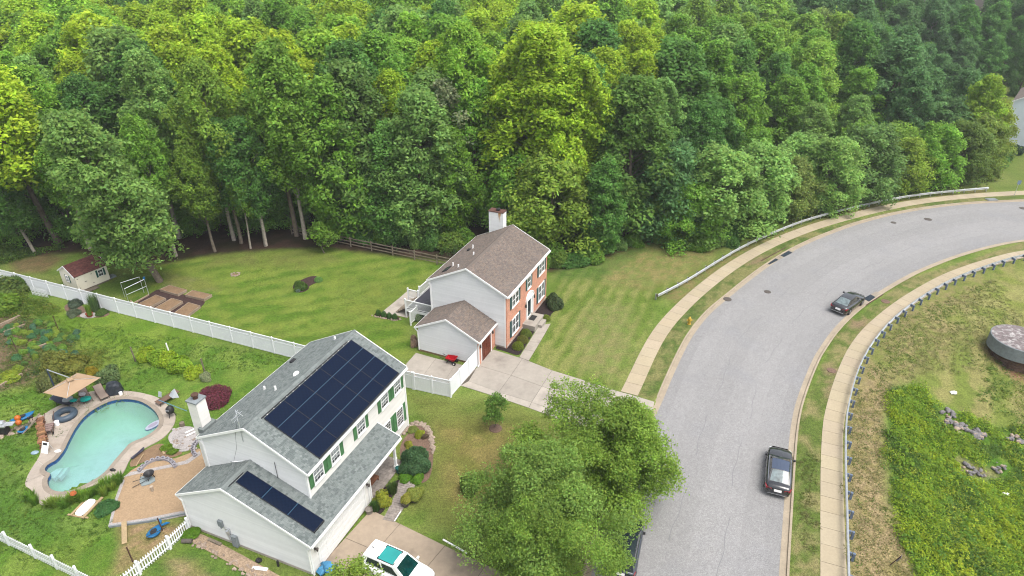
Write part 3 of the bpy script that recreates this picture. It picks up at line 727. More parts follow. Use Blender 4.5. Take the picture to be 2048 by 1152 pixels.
hm = bpy.data.materials.new('thin_haze'); hm.use_nodes = True; hn = hm.node_tree.nodes; hn.clear()
ho = hn.new('ShaderNodeOutputMaterial'); hv = hn.new('ShaderNodeVolumePrincipled'); hv.inputs['Density'].default_value = .00030; hv.inputs['Color'].default_value = (.93, .96, 1, 1); hv.inputs['Anisotropy'].default_value = .2
hm.node_tree.links.new(hv.outputs[0], ho.inputs['Volume']); HAZE.data.materials.append(hm)
# ================================================================= HOUSES
def siding(name, mat, parent, o, ex, poly, nrm, course=.115):
    """lap siding on a vertical convex wall polygon [(s,z)], o origin, ex along-wall direction, nrm outward"""
    o, ex, nrm = Vector(o), Vector(ex), Vector(nrm); mb = MB()
    z0 = min(p[1] for p in poly); z1 = max(p[1] for p in poly)
    def span(z):
        xs = []
        for i in range(len(poly)):
            (a, b), (c, d) = poly[i], poly[(i+1) % len(poly)]
            if min(b, d)-1e-6 <= z <= max(b, d)+1e-6:
                if abs(d-b) < 1e-6: xs += [a, c]
                else: xs.append(a+(c-a)*(z-b)/(d-b))
        return (min(xs), max(xs)) if xs else None
    n = max(1, int(round((z1-z0)/course)))
    for i in range(n):
        a, b = z0+(z1-z0)*i/n, z0+(z1-z0)*(i+1)/n
        A, B = span(a+1e-4), span(b-1e-4)
        if not A or not B: continue
        q = lambda s_, z, d: o+ex*s_+Vector((0, 0, z))+nrm*d
        f = random.uniform(.93, 1.02); mb.cur = (f, f, f*.995)
        mb.face(q(A[0], a, .024), q(A[1], a, .024), q(B[1], b, .006), q(B[0], b, .006))
        mb.face(q(A[0], a, .004), q(A[1], a, .004), q(A[1], a, .024), q(A[0], a, .024))
    return mb.build(name, mat, parent, kind='stuff')
def shingles(parent, o, ex, es, L, S, clip=None, tab=.24, exp_=.145, pal=((1, 1, 1),), mat=None, seed=1):
    """overlapping shingle tabs on a roof slope; o eave start, ex along eave, es up the slope"""
    o, ex, es = Vector(o), Vector(ex).normalized(), Vector(es).normalized(); nr = ex.cross(es)
    if nr.z < 0: nr = -nr
    r_ = random.Random(seed); mb = MB(); rows = int(math.ceil(S/exp_))
    for j in range(rows):
        s0, s1 = j*exp_, min(S, (j+1)*exp_+.01)
        x = -(.5*tab if j % 2 else 0)-r_.random()*.05
        while x < L:
            w_ = tab*r_.uniform(.55, 1.15); a, b = max(x, 0), min(x+w_, L)
            x += w_+.012
            if b-a < .03: continue
            if clip and not clip((a+b)/2, (s0+s1)/2): continue
            t = .016+r_.random()*.012; k = r_.choice(pal); f = r_.uniform(.92, 1.08); mb.cur = (k[0]*f, k[1]*f, k[2]*f)
            A0, A1 = o+ex*a+es*s0+nr*t, o+ex*b+es*s0+nr*t; B0, B1 = o+ex*a+es*s1+nr*.006, o+ex*b+es*s1+nr*.006
            C0, C1 = o+ex*a+es*s0-nr*.004, o+ex*b+es*s0-nr*.004
            mb.face(A0, A1, B1, B0); mb.face(C0, C1, A1, A0); mb.face(C0, A0, B0); mb.face(C1, B1, A1)
    return mb.build('shingles', mat, parent, kind='stuff')
def roof_deck(parent, name, mat, corners, th=.10):
    c = [Vector(p) for p in corners]; n = (c[1]-c[0]).cross(c[-1]-c[0]).normalized()
    if n.z < 0: n = -n
    mb = MB(); k = len(c)
    t = [mb.pt(p) for p in c]; b = [mb.pt(p-n*th) for p in c]
    mb.f.append(t); mb.f.append(list(reversed(b)))
    for i in range(k): mb.f.append([b[i], b[(i+1) % k], t[(i+1) % k], t[i]])
    return mb.build(name, mat, parent)
def window(parent, x0, x1, z0, z1, y, ny, grid=(3, 4), glass=glass_w, fw=.07, double=False, sill=True, blind=False, axis='x'):
    """double hung window on a wall; ny = -1 faces -y. axis 'x' wall runs along x, 'y' wall runs along y (then ny is the x sign)"""
    def T(s, d, z): return Vector((s, y+ny*d, z)) if axis == 'x' else Vector((y+ny*d, s, z))
    def bx(mb, s0, s1, d0, d1, za, zb):
        q = [T(s, d, z) for z in (za, zb) for s, d in ((s0, d0), (s1, d0), (s1, d1), (s0, d1))]; mb.hexa(q)
    fr = MB(); 
    bx(fr, x0-fw, x0, 0, .07, z0-fw, z1+fw); bx(fr, x1, x1+fw, 0, .07, z0-fw, z1+fw); bx(fr, x0, x1, 0, .068, z0-fw, z0); bx(fr, x0, x1, 0, .072, z1, z1+fw)
    if sill: bx(fr, x0-fw-.03, x1+fw+.03, 0, .11, z0-fw-.05, z0-fw)
    f = fr.build('window', trim_w, parent)
    units = [(x0, (x0+x1)/2-.05), ((x0+x1)/2+.05, x1)] if double else [(x0, x1)]
    if double:
        mb = MB(); bx(mb, (x0+x1)/2-.05, (x0+x1)/2+.05, 0, .066, z0, z1); mb.build('mullion', trim_w, f)
    for a, b in units:
        mb = MB(); zm = (z0+z1)/2
        q = [T(a, .012, z0), T(b, .012, z0), T(b, .012, z1), T(a, .012, z1)]; mb.face(*q); mb.build('pane', glass, f)
        if blind:
            mb = MB(); mb.face(*[T(a+.03, .016, z0+.04+(zm-z0)*.55), T(b-.03, .016, z0+.04+(zm-z0)*.55), T(b-.03, .016, z1-.03), T(a+.03, .016, z1-.03)]); mb.build('blind', blind_m, f)
        mb = MB(); bx(mb, a, b, .012, .045, zm-.022, zm+.022)
        nx, nz_ = grid
        for k in range(1, nx): s = a+(b-a)*k/nx; bx(mb, s-.008, s+.008, .012, .030, z0, z1)
        for k in range(1, nz_):
            z = z0+(z1-z0)*k/nz_
            if abs(z-zm) > .03: bx(mb, a, b, .012, .029, z-.008, z+.008)
        mb.build('sash', trim_w, f)
    return f
def shutter(parent, x0, x1, z0, z1, y, mat):
    mb = MB(); xm = (x0+x1)/2
    mb.box(xm, y-.012, (z0+z1)/2, x1-x0, .024, z1-z0)
    e = .05
    for a, b in ((x0, x0+e), (x1-e, x1)): mb.box((a+b)/2, y-.032, (z0+z1)/2, b-a, .016, z1-z0)
    for a, b in ((z0, z0+e), ((z0+z1)/2-e/2, (z0+z1)/2+e/2), (z1-e, z1)): mb.box(xm, y-.031, (a+b)/2, x1-x0-2*e, .014, b-a)
    return mb.build('shutter', mat, parent)
def rake(mb, a, b, wd=.16, th=.05): 
    a, b = Vector(a), Vector(b); mb.hexa([a+Vector((-th/2, 0, -wd)), a+Vector((th/2, 0, -wd)), b+Vector((th/2, 0, -wd)), b+Vector((-th/2, 0, -wd)), a+Vector((-th/2, 0, .02)), a+Vector((th/2, 0, .02)), b+Vector((th/2, 0, .02)), b+Vector((-th/2, 0, .02))])
PAL_A = ((1.05, 1.05, 1.04), (1.10, 1.10, 1.09), (1.0, 1.01, 1.0), (.80, .82, .82), (.70, .73, .73), (.96, .97, .96), (1.04, 1.04, 1.03))
PAL_B = ((1.0, 1.0, 1.0), (1.10, 1.07, 1.03), (.92, .92, .93), (.80, .79, .80), (1.04, .98, .93), (.86, .88, .90))
PAL_R = ((1, 1, 1), (1.15, 1.05, 1.02), (.85, .8, .82), (.75, .72, .76), (1.08, .95, .95))

# ------------------------------------------------------------ solar house (near)
HA = thing('house', 'white two storey house with solar panels on its grey green roof and green shutters', 'house', (-12.845, 31.625, 0), 1.18)
LA, WA, EA, RA = 12.364, 8.993, 5.927, 8.183
x0, x1, y0, y1 = .16, 12.2, .26, 8.74
pitchA = (RA-EA)/(WA/2)
zt = lambda y: EA+pitchA*min(y, WA-y)-.06
# walls
core = MB(); core.hexa([(x0+.03, y0+.03, -.2), (x1-.03, y0+.03, -.2), (x1-.03, y1-.03, -.2), (x0+.03, y1-.03, -.2), (x0+.03, y0+.03, EA-.02), (x1-.03, y0+.03, EA-.02), (x1-.03, y1-.03, EA-.02), (x0+.03, y1-.03, EA-.02)]); core.build('wall_core', siding_c, HA)
ym = WA/2
siding('siding', siding_w, HA, (x0, 0, 0), (0, 1, 0), [(y0, 2.6), (y1, 2.6), (y1, zt(y1)), (ym, zt(ym)), (y0, zt(y0))], (-1, 0, 0))
siding('siding', siding_w, HA, (x1, 0, 0), (0, 1, 0), [(y0, .25), (y1, .25), (y1, zt(y1)), (ym, zt(ym)), (y0, zt(y0))], (1, 0, 0))
siding('siding', siding_c, HA, (0, y0, 0), (1, 0, 0), [(x0, .25), (x1, .25), (x1, EA-.1), (x0, EA-.1)], (0, -1, 0))
siding('siding', siding_w, HA, (0, y1, 0), (1, 0, 0), [(x0, .25), (x1, .25), (x1, EA-.1), (x0, EA-.1)], (0, 1, 0))
mb = MB(); mb.box((x0+x1)/2, (y0+y1)/2, .05, x1-x0+.03, y1-y0+.03, .44); mb.build('foundation', foundation, HA)
def boxes(name, mat, parent, *bs):       # one part per box
    for b in bs: q_ = MB(); q_.box(*b); q_.build(name, mat, parent)
def rakes(parent, *abs_, wd=.16, th=.05):
    for a_, b_ in abs_: q_ = MB(); rake(q_, a_, b_, wd, th); q_.build('rake_board', trim_w, parent)
boxes('corner_trim', trim_w, HA, *[(px_, py_, EA/2, .12, .12, EA-.1) for px_, py_ in ((x0, y0), (x1, y0), (x0, y1), (x1, y1))])
# main roof
sl_ = math.hypot(WA/2, RA-EA); es = Vector((0, WA/2, RA-EA)); esr = Vector((0, -WA/2, RA-EA))
rf = roof_deck(HA, 'roof', shing_a, [(0, 0, EA), (LA, 0, EA), (LA, WA/2, RA), (0, WA/2, RA)])
rb_ = roof_deck(HA, 'roof', shing_a, [(LA, WA, EA), (0, WA, EA), (0, WA/2, RA), (LA, WA/2, RA)])
shingles(rf, (0, 0, EA), (1, 0, 0), es, LA, sl_, pal=PAL_A, mat=shing_a, seed=3)
shingles(rb_, (0, WA, EA), (1, 0, 0), esr, LA, sl_, pal=PAL_A, mat=shing_a, seed=4)
mb = MB()
for i in range(41):
    xa, xb = i*LA/41, (i+1)*LA/41+.03; f = random.uniform(.85, 1.1); mb.cur = (f, f, f)
    for sy in (-1, 1): mb.face((xa, ym, RA+.045), (xb, ym, RA+.035), (xb, ym+sy*.17, RA-.05), (xa, ym+sy*.17, RA-.04))
mb.build('ridge_cap', shing_a, HA)
for xx in (-.03, LA+.03): rakes(HA, ((xx, 0, EA), (xx, WA/2, RA)), ((xx, WA, EA), (xx, WA/2, RA)))
def gutter(parent, x0, x1, y, z, sgn, mat=trim_w):
    mb = MB(); mb.box((x0+x1)/2, y+sgn*.06, z-.13, x1-x0, .012, .12).box((x0+x1)/2, y+sgn*.0, z-.19, x1-x0, .12, .012).box((x0+x1)/2, y-sgn*.06, z-.12, x1-x0, .012, .14).box(x0, y, z-.13, .012, .12, .12).box(x1, y, z-.13, .012, .12, .12); return mb.build('gutter', mat, parent)
gutter(HA, 0, LA, -.05, EA+.02, -1); gutter(HA, 0, LA, WA+.05, EA+.02, 1)
def downspout(parent, pts, w_=.08):
    mb = MB()
    for a, b in zip(pts, pts[1:]): mb.bar(a, b, w_, w_*1.05)
    return mb.build('downspout', trim_w, parent)
downspout(HA, [(.06, WA-.02, EA-.15), (.10, y1-.05, EA-.55), (.10, y1-.05, 2.9)])
# garage with its long front slope running on as the porch roof
ga0, gf, gr_, gb_ = -2.579, -1.667, 4.72, 9.058
EGf, EGb, RG = 2.888, 3.105, 5.309; pf = 8.126
mF = (RG-EGf)/(gr_-gf)
roofG = roof_deck(HA, 'garage_roof', shing_a, [(ga0, gf, EGf), (x0+.02, gf, EGf), (x0+.02, gr_, RG), (ga0, gr_, RG)])
roofGb = roof_deck(HA, 'garage_roof', shing_a, [(x0+.02, gb_, EGb), (ga0, gb_, EGb), (ga0, gr_, RG), (x0+.02, gr_, RG)])
roofP = roof_deck(HA, 'porch_roof', shing_a, [(x0+.02, gf, EGf), (pf, gf, EGf), (pf, y0, EGf+mF*(y0-gf)), (x0+.02, y0, EGf+mF*(y0-gf))])
sF = math.hypot(gr_-gf, RG-EGf); esF = Vector((0, gr_-gf, RG-EGf)); yw = lambda s: gf+s*(gr_-gf)/sF
shingles(roofG, (ga0, gf, EGf), (1, 0, 0), esF, pf-ga0, sF, clip=lambda x, s: (x+ga0 < x0) or yw(s) < y0-.05, pal=PAL_A, mat=shing_a, seed=5)
sB = math.hypot(gb_-gr_, RG-EGb); shingles(roofGb, (ga0, gb_, EGb), (1, 0, 0), (0, gr_-gb_, RG-EGb), x0-ga0, sB, pal=PAL_A, mat=shing_a, seed=6)
mb = MB()
for i in range(9):
    xa, xb = ga0+i*(x0-ga0)/9, ga0+(i+1)*(x0-ga0)/9+.02
    for sy, dz in ((-1, mF), (1, (RG-EGb)/(gb_-gr_))): mb.face((xa, gr_, RG+.045), (xb, gr_, RG+.035), (xb, gr_+sy*.17, RG+.035-dz*.17), (xa, gr_+sy*.17, RG+.045-dz*.17))
mb.build('ridge_cap', shing_a, HA)
rakes(HA, ((ga0-.03, gf, EGf), (ga0-.03, gr_, RG)), ((ga0-.03, gb_, EGb), (ga0-.03, gr_, RG)), ((pf+.03, gf, EGf), (pf+.03, y0-.02, EGf+mF*(y0-gf))))
gx0, gy0, gy1 = ga0+.14, -1.36, gb_-.25; gxr = 4.25
zg = lambda y: (EGf+mF*(y-gf) if y < gr_ else EGb+(gb_-y)*(RG-EGb)/(gb_-gr_))-.07
siding('garage_siding', siding_w, HA, (gx0, 0, 0), (0, 1, 0), [(gy0, .22), (gy1, .22), (gy1, zg(gy1)), (gr_, zg(gr_)), (gy0, zg(gy0))], (-1, 0, 0))
core = MB(); core.box((gx0+x0)/2, (gy0+gy1)/2, 1.3, x0-gx0-.06, gy1-gy0-.06, 2.6); core.box((gx0+gxr)/2, (gy0+.25)/2, 1.3, gxr-gx0-.06, .25-gy0-.06, 2.62); core.build('garage_core', siding_w, HA)
siding('garage_siding', siding_c, HA, (0, gy0, 0), (1, 0, 0), [(gx0, .15), (-1.72, .15), (-1.72, 2.68), (gx0, 2.68)], (0, -1, 0))
siding('garage_siding', siding_c, HA, (0, gy0, 0), (1, 0, 0), [(3.52, .15), (gxr, .15), (gxr, 2.68), (3.52, 2.68)], (0, -1, 0))
siding('garage_siding', siding_c, HA, (0, gy0, 0), (1, 0, 0), [(-1.72, 2.2), (3.52, 2.2), (3.52, 2.68), (-1.72, 2.68)], (0, -1, 0))
siding('garage_siding', siding_c, HA, (gxr, 0, 0), (0, 1, 0), [(gy0, .15), (.25, .15), (.25, 3.4), (gy0, 2.8)], (1, 0, 0))
siding('garage_siding', siding_w, HA, (0, gy1, 0), (1, 0, 0), [(gx0, .22), (x0, .22), (x0, 3.0), (gx0, 3.0)], (0, 1, 0))
mb = MB(); mb.box(gx0-.0, (gy0+gy1)/2, .02, .06, gy1-gy0+.02, .40); mb.build('foundation', foundation, HA)
boxes('corner_trim', trim_w, HA, (gx0, gy0, 1.4, .11, .11, 2.75), (gx0, gy1, 1.5, .11, .11, 2.9), (gxr, gy0, 1.4, .11, .11, 2.75))
gutter(HA, ga0, pf, gf-.05, EGf+.02, -1); gutter(HA, ga0, x0, gb_+.05, EGb+.02, 1)
downspout(HA, [(ga0+.06, gf+.0, EGf-.2), (gx0-.08, gy0+.06, EGf-.5), (gx0-.08, gy0+.06, .25)]); downspout(HA, [(ga0+.06, gb_, EGb-.2), (gx0-.07, gy1-.06, EGb-.55), (gx0-.07, gy1-.06, .2), (gx0-.35, gy1-.06, .12)])
downspout(HA, [(3.9, gf, EGf-.2), (3.95, gy0-.07, EGf-.5), (3.95, gy0-.07, .2)])
# sectional garage door
gd = MB(); gd.box(.9, gy0-.01, 2.24, 5.3, .09, .12).box(-1.72, gy0-.01, 1.1, .12, .09, 2.2).box(3.52, gy0-.01, 1.1, .12, .09, 2.2); door = gd.build('garage_door', trim_w, HA)
for r_i in range(4):
    mb = MB(); za, zb = .04+r_i*.53, .04+(r_i+1)*.53-.012
    mb.box(.9, gy0+.012, (za+zb)/2, 5.1, .05, zb-za)
    for c_i in range(8):
        xc = -1.6+5.0*(c_i+.5)/8; mb.box(xc, gy0-.016, (za+zb)/2, .5, .008, .36)
    mb.build('door_panel', trim_w, door)
mb = MB(); mb.box(.9, gy0-.005, .018, 5.1, .06, .036); mb.build('rubber_seal', rust_m, door)
# wall lamps by the garage door
for lx in (-2.0, 3.85):
    mb = MB(); mb.box(lx, gy0-.05, 1.98, .1, .06, .2).bar((lx, gy0-.08, 2.05), (lx, gy0-.22, 2.12), .03).lathe([(.05, -.22), (.09, -.04), (.11, .0), (.02, .06)], 8, (lx, gy0-.22, 2.06)); mb.build('wall_lamp', iron, HA)
# porch: floor, post, front wall bits
mb = MB()
pv = []
for i in range(14):
    for j in range(6):
        u = i*.3; f = random.uniform(.82, 1.1); mb = mb; mb.cur = (f, f*.99, f*.98)
        mb.box(gxr+.1+u+.14, -1.5+.15+j*.3, .06, .285, .285, .08)
mb.build('porch_pavers', paver_m, HA, kind='stuff')
mb = MB(); mb.box(7.62, -1.34, 1.3, .17, .17, 2.5).box(7.62, -1.34, .25, .26, .26, .34).box(7.62, -1.34, 1.1, .23, .23, .07).box(7.62, -1.34, 2.5, .24, .24, .1); mb.build('porch_post', trim_w, HA)
mb = MB(); mb.box((gxr+pf)/2, -1.34, 2.66, pf-gxr-.1, .14, .2); mb.build('porch_beam', trim_w, HA)
mb = MB(); mb.box(5.3, y0-.04, 1.15, 1.0, .06, 2.05); d_ = mb.build('front_door', shutter_g, HA)
mb = MB(); mb.box(4.72, y0-.03, 1.15, .14, .1, 2.2).box(5.88, y0-.03, 1.15, .14, .1, 2.2).box(5.3, y0-.03, 2.26, 1.3, .1, .14); mb.build('door_frame', trim_w, d_)
# front windows and shutters
for a, b, bl in ((.76, 1.68, 1), (2.63, 3.49, 1), (5.70, 6.60, 1), (8.85, 9.72, 1), (10.68, 11.52, 1)): window(HA, a, b, 4.34, 5.48, y0-.024, -1, (3, 4), blind=bool(bl))
for a, b in ((.30, .68), (1.77, 2.13), (2.17, 2.54), (3.58, 3.98), (5.24, 5.61), (6.69, 7.06), (8.38, 8.76), (9.81, 10.18), (10.22, 10.59), (11.61, 11.98)): shutter(HA, a, b, 4.22, 5.54, y0-.026, shutter_g)
for a, b in ((8.8, 9.66), (10.66, 11.5)): window(HA, a, b, 1.12, 2.68, y0-.024, -1, (4, 6), glass=glass_dark)
for a, b in ((9.75, 10.13), (10.18, 10.56), (11.59, 11.96), (8.33, 8.71)): shutter(HA, a, b, 1.0, 2.76, y0-.026, shutter_g)
# chimney on the rear wall
mb = MB(); mb.box(1.02, 9.36, 4.1, .82, .76, 8.3); ch = mb.build('chimney', siding_c, HA)
for nm, o_, e_, n_ in (('siding', (.61, 0, 0), (0, 1, 0), (-1, 0, 0)), ('siding', (0, 8.98, 0), (1, 0, 0), (0, -1, 0))):
    rr_ = (8.98, 9.74) if e_[1] else (.61, 1.43); siding(nm, siding_c, ch, o_, e_, [(rr_[0], .2), (rr_[1], .2), (rr_[1], 8.25), (rr_[0], 8.25)], n_)
mb = MB(); mb.box(1.02, 9.36, 8.30, .96, .9, .10); mb.build('chimney_cap', concrete_g, ch)
mb = MB(); mb.lathe([(.17, 0), (.15, .22), (.24, .26), (.25, .34), (.2, .38), (.01, .39)], 14, (1.02, 9.36, 8.35)); mb.build('flue_cap', rust_m, ch)
mb = MB(); mb.box(1.02, 8.96, 6.02, 1.2, .5, .5, 0); mb.build('roof_cricket', shing_a, HA)
# solar arrays
nF = Vector((0, -(RA-EA), WA/2)).normalized(); up_ = es.normalized()
def panel(parent, o, ax, ay, wx, wy, nr):
    ob_f = MB(); 
    q = [o, o+ax*wx, o+ax*wx+ay*wy, o+ay*wy]
    ob_f.hexa([p-nr*.04 for p in q]+[p for p in q]); f = ob_f.build('solar_panel', black_p, parent)
    mb = MB(); e = .018; qq = [o+ax*e+ay*e, o+ax*(wx-e)+ay*e, o+ax*(wx-e)+ay*(wy-e), o+ax*e+ay*(wy-e)]
    mb.face(*[p+nr*.004 for p in qq]); mb.build('glass', panel_m, f); return f
arr = thing('solar_array', 'large black solar array of four rows covering the front roof slope', 'solar panels', HA.matrix_world @ Vector((0, 0, 0)))
arr.location = (-12.845, 31.625, 0); arr.rotation_euler = (0, 0, 1.18)
base = Vector((1.36, 0, EA))+nF*.13
for r_i in range(4):
    for c_i in range(5):
        panel(arr, base+Vector((c_i*1.985, 0, 0))+up_*(.12+r_i*1.12), Vector((1, 0, 0)), up_, 1.965, 1.09, nF)
rail_m = M('pale_panel_rail', P(72, 124, 158, 1.9), .4, [], metal=0)
for r_i in range(1, 4):
    mb = MB(); a = base+up_*(.105+r_i*1.12)+nF*.012; mb.bar(a+Vector((.03, 0, 0)), a+Vector((9.86, 0, 0)), .024, .02); mb.build('rail', rail_m, arr)
mb = MB(); a = base-nF*.06+up_*.10; mb.bar(a, a+Vector((9.9, 0, 0)), .05, .14); mb.build('skirt', black_p, arr)
mb = MB()
for k in range(15):
    a = base+Vector((.4+k*.66, 0, 0))+up_*4.62-nF*.05; mb.box(a.x, a.y, a.z, .05, .05, .04)
mb.build('clamp', trim_w, arr)
arr2 = thing('solar_array', 'narrow row of three solar panels on the low garage roof', 'solar panels', (-12.845, 31.625, 0), 1.18)
nG = Vector((0, -(RG-EGf), gr_-gf)).normalized(); upG = esF.normalized()
baseG = Vector((-1.73, -1.28, EGf+mF*(-1.28-gf)))+nG*.12
for k in range(3): panel(arr2, baseG+upG*(k*2.0), Vector((1, 0, 0)), upG, 1.05, 1.98, nG)
for k in (1, 2):
    mb = MB(); a = baseG+upG*(k*2.0-.01)+nG*.012; mb.bar(a, a+Vector((1.05, 0, 0)), .03, .02); mb.build('rail', rail_m, arr2)
mb = MB(); a = baseG-nG*.06-upG*.03; mb.bar(a, a+Vector((1.05, 0, 0)), .05, .14); mb.build('skirt', black_p, arr2)
# roof vents, ridge trim, antenna, mast
def onroofA(x, y): return (x, y, EA+pitchA*min(y, WA-y))
for (x, y, h) in ((5.13, 7.41, .28), (4.59, 5.83, .34), (11.5, 5.75, .22)):
    p = onroofA(x, y); mb = MB(); mb.lathe([(.15, -.08), (.075, .03), (.075, h), (.06, h), (.06, h-.06), (.01, h-.06)], 10, p); mb.build('vent_pipe', white_p, HA)
p = onroofA(6.45, 5.5); mb = MB(); mb.lathe([(.28, .0), (.28, .1), (.2, .2), (.01, .24)], 14, p, sy=.6); mb.build('roof_vent', white_p, HA)
p = onroofA(9.1, 8.1); mb = MB(); mb.box(p[0], p[1], p[2]+.07, .5, .28, .14); mb.build('roof_vent', black_p, HA)
mb = MB(); mb.bar((1.3, ym-.32, RA-.11), (10.9, ym-.32, RA-.11), .07, .05); mb.build('conduit', black_p, HA)
mb = MB(); mb.bar((-2.2, gr_-.3, RG-.07), (-.9, gr_-.3, RG-.07), .06, .05); mb.build('conduit', black_p, HA)
an = MB(); an.tube([(.05, 4.84, 6.9), (.05, 4.84, 9.2)], .025, 6)
for k, (l_, z) in enumerate(((.5, 9.05), (.42, 8.85), (.34, 9.18))): an.bar((.05-l_, 4.84-.1*k, z), (.05+l_, 4.84+.1*k, z), .025)
an.bar((-.35, 4.4, 9.0), (.4, 5.25, 9.12), .025); an.bar((-.4, 4.84, 8.75), (-.4, 4.84, 9.1), .02); an.bar((.3, 4.6, 8.9), (.3, 5.1, 9.15), .02)
an.build('television_antenna', metal_g, HA)
mb = MB(); mb.tube([(.08, 2.6, 3.9), (.08, 2.6, 5.9)], .02, 5); mb.build('mast', metal_d, HA)
mb = MB(); mb.tube([(.05, 4.84, 8.8), (-.02, 5.3, 7.4), (-.1, 5.4, 6.3), (-.6, 5.4, 5.5)], .012, 4); mb.build('cable', metal_d, HA)
mb = MB(); mb.tube([(-.6, 5.6, 5.1), (-.55, 5.55, 5.45), (-.1, 5.1, 5.3)], .03, 5).box(-.6, 5.6, 5.5, .1, .1, .1); mb.build('dish_mount', metal_g, HA)
# meters on the garage wall
mb = MB(); mb.box(gx0-.1, 5.7, 1.75, .16, .36, .5).box(gx0-.1, 5.7, 1.42, .1, .1, .2); mb.build('meter_box', concrete_g, HA)
mb = MB(); mb.box(gx0-.09, 5.2, 1.2, .12, .3, .55).lathe([(.1, 0), (.1, .1), (.01, .1)], 10, (gx0-.16, 5.2, 1.25)).tube([(gx0-.08, 5.5, 1.5), (gx0-.1, 5.35, 1.0), (gx0-.1, 5.2, .3)], .03, 5); mb.build('electric_meter', metal_g, HA)
mb = MB(); mb.box(gx0-.13, 4.75, .55, .2, .42, .95); mb.build('utility_cabinet', concrete_g, HA)

# ------------------------------------------------------------ brick house (behind)
HB = thing('house', 'brick fronted two storey house with brown shingle roof, teal shutters and arched white doorway', 'house', (-.404, 53.969, 0), 1.159)
LB, WB, EB, RB = 10.766, 8.405, 5.849, 7.929
bx0, bx1, by0, by1 = .2, 10.56, .26, 8.15; pB = (RB-EB)/(WB/2); yb = WB/2
zb_ = lambda y: EB+pB*min(y, WB-y)-.06
core = MB(); core.box((bx0+bx1)/2, (by0+by1)/2, EB/2-.1, bx1-bx0-.06, by1-by0-.06, EB-.02); core.build('wall_core', siding_w, HB)
gable = [(by0, .2), (by1, .2), (by1, zb_(by1)), (yb, zb_(yb)), (by0, zb_(by0))]
siding('siding', siding_w, HB, (bx0, 0, 0), (0, 1, 0), gable, (-1, 0, 0)); siding('siding', siding_w, HB, (bx1, 0, 0), (0, 1, 0), gable, (1, 0, 0))
siding('siding', siding_w, HB, (0, by1, 0), (1, 0, 0), [(bx0, .2), (bx1, .2), (bx1, EB-.1), (bx0, EB-.1)], (0, 1, 0))
mb = MB(); mb.box((bx0+bx1)/2, by0-.02, EB/2-.05, bx1-bx0+.04, .12, EB-.1); mb.build('brick_wall', brick_m, HB)
mb = MB(); mb.box((bx0+bx1)/2, by0-.1, .22, bx1-bx0+.04, .06, .1); mb.build('brick_ledge', foundation, HB)
mb = MB(); mb.box((bx0+bx1)/2, (by0+by1)/2, .0, bx1-bx0+.01, by1-by0+.01, .42); mb.build('foundation', foundation, HB)
boxes('corner_trim', trim_w, HB, (bx0-.01, by0+.08, EB/2, .06, .12, EB-.1), (bx0, by1, EB/2, .12, .12, EB-.1), (bx1, by1, EB/2, .12, .12, EB-.1))
sB_ = math.hypot(WB/2, RB-EB); e1 = Vector((0, WB/2, RB-EB)); e2 = Vector((0, -WB/2, RB-EB))
r1 = roof_deck(HB, 'roof', shing_b, [(0, 0, EB), (LB, 0, EB), (LB, yb, RB), (0, yb, RB)]); r2 = roof_deck(HB, 'roof', shing_b, [(LB, WB, EB), (0, WB, EB), (0, yb, RB), (LB, yb, RB)])
shingles(r1, (0, 0, EB), (1, 0, 0), e1, LB, sB_, pal=PAL_B, mat=shing_b, seed=11); shingles(r2, (0, WB, EB), (1, 0, 0), e2, LB, sB_, pal=PAL_B, mat=shing_b, seed=12)
mb = MB(); mb.cur = (.8, .8, .8)
for sy in (-1, 1): mb.face((0, yb, RB+.04), (LB, yb, RB+.04), (LB, yb+sy*.17, RB-.045), (0, yb+sy*.17, RB-.045))
mb.build('ridge_cap', shing_b, HB)
for xx in (-.03, LB+.03): rakes(HB, ((xx, 0, EB), (xx, yb, RB)), ((xx, WB, EB), (xx, yb, RB)))
mb = MB(); mb.box(LB/2, -.02, EB-.12, LB+.06, .05, .2).box(LB/2, .12, EB-.2, LB+.04, .3, .03); mb.build('soffit', trim_w, HB)
gutter(HB, 0, LB, -.10, EB+.02, -1); gutter(HB, 0, LB, WB+.05, EB+.02, 1)
downspout(HB, [(.1, WB, EB-.2), (.12, by1+.04, EB-.6), (.12, by1+.04, .2)])
fy = by0-.082
for a, b, za, zb2 in ((1.40, 2.88, 3.92, 5.12), (8.26, 9.70, 3.98, 5.18), (1.38, 2.92, .86, 2.50), (8.22, 9.74, .92, 2.62)): window(HB, a, b, za, zb2, fy, -1, (2, 2), double=True, fw=.06)
window(HB, 5.18, 5.98, 3.98, 5.16, fy, -1, (2, 2), fw=.06)
for a, b, za, zb2 in ((.94, 1.30, 3.84, 5.18), (2.98, 3.36, 3.84, 5.18), (4.78, 5.08, 3.9, 5.2), (6.08, 6.40, 3.9, 5.2), (7.82, 8.16, 3.9, 5.24), (9.80, 10.14, 3.9, 5.24), (.92, 1.28, .74, 2.58), (3.02, 3.38, .74, 2.58), (7.76, 8.12, .8, 2.68), (9.84, 10.2, .8, 2.68)): shutter(HB, a, b, za, zb2, fy-.002, shutter_t)
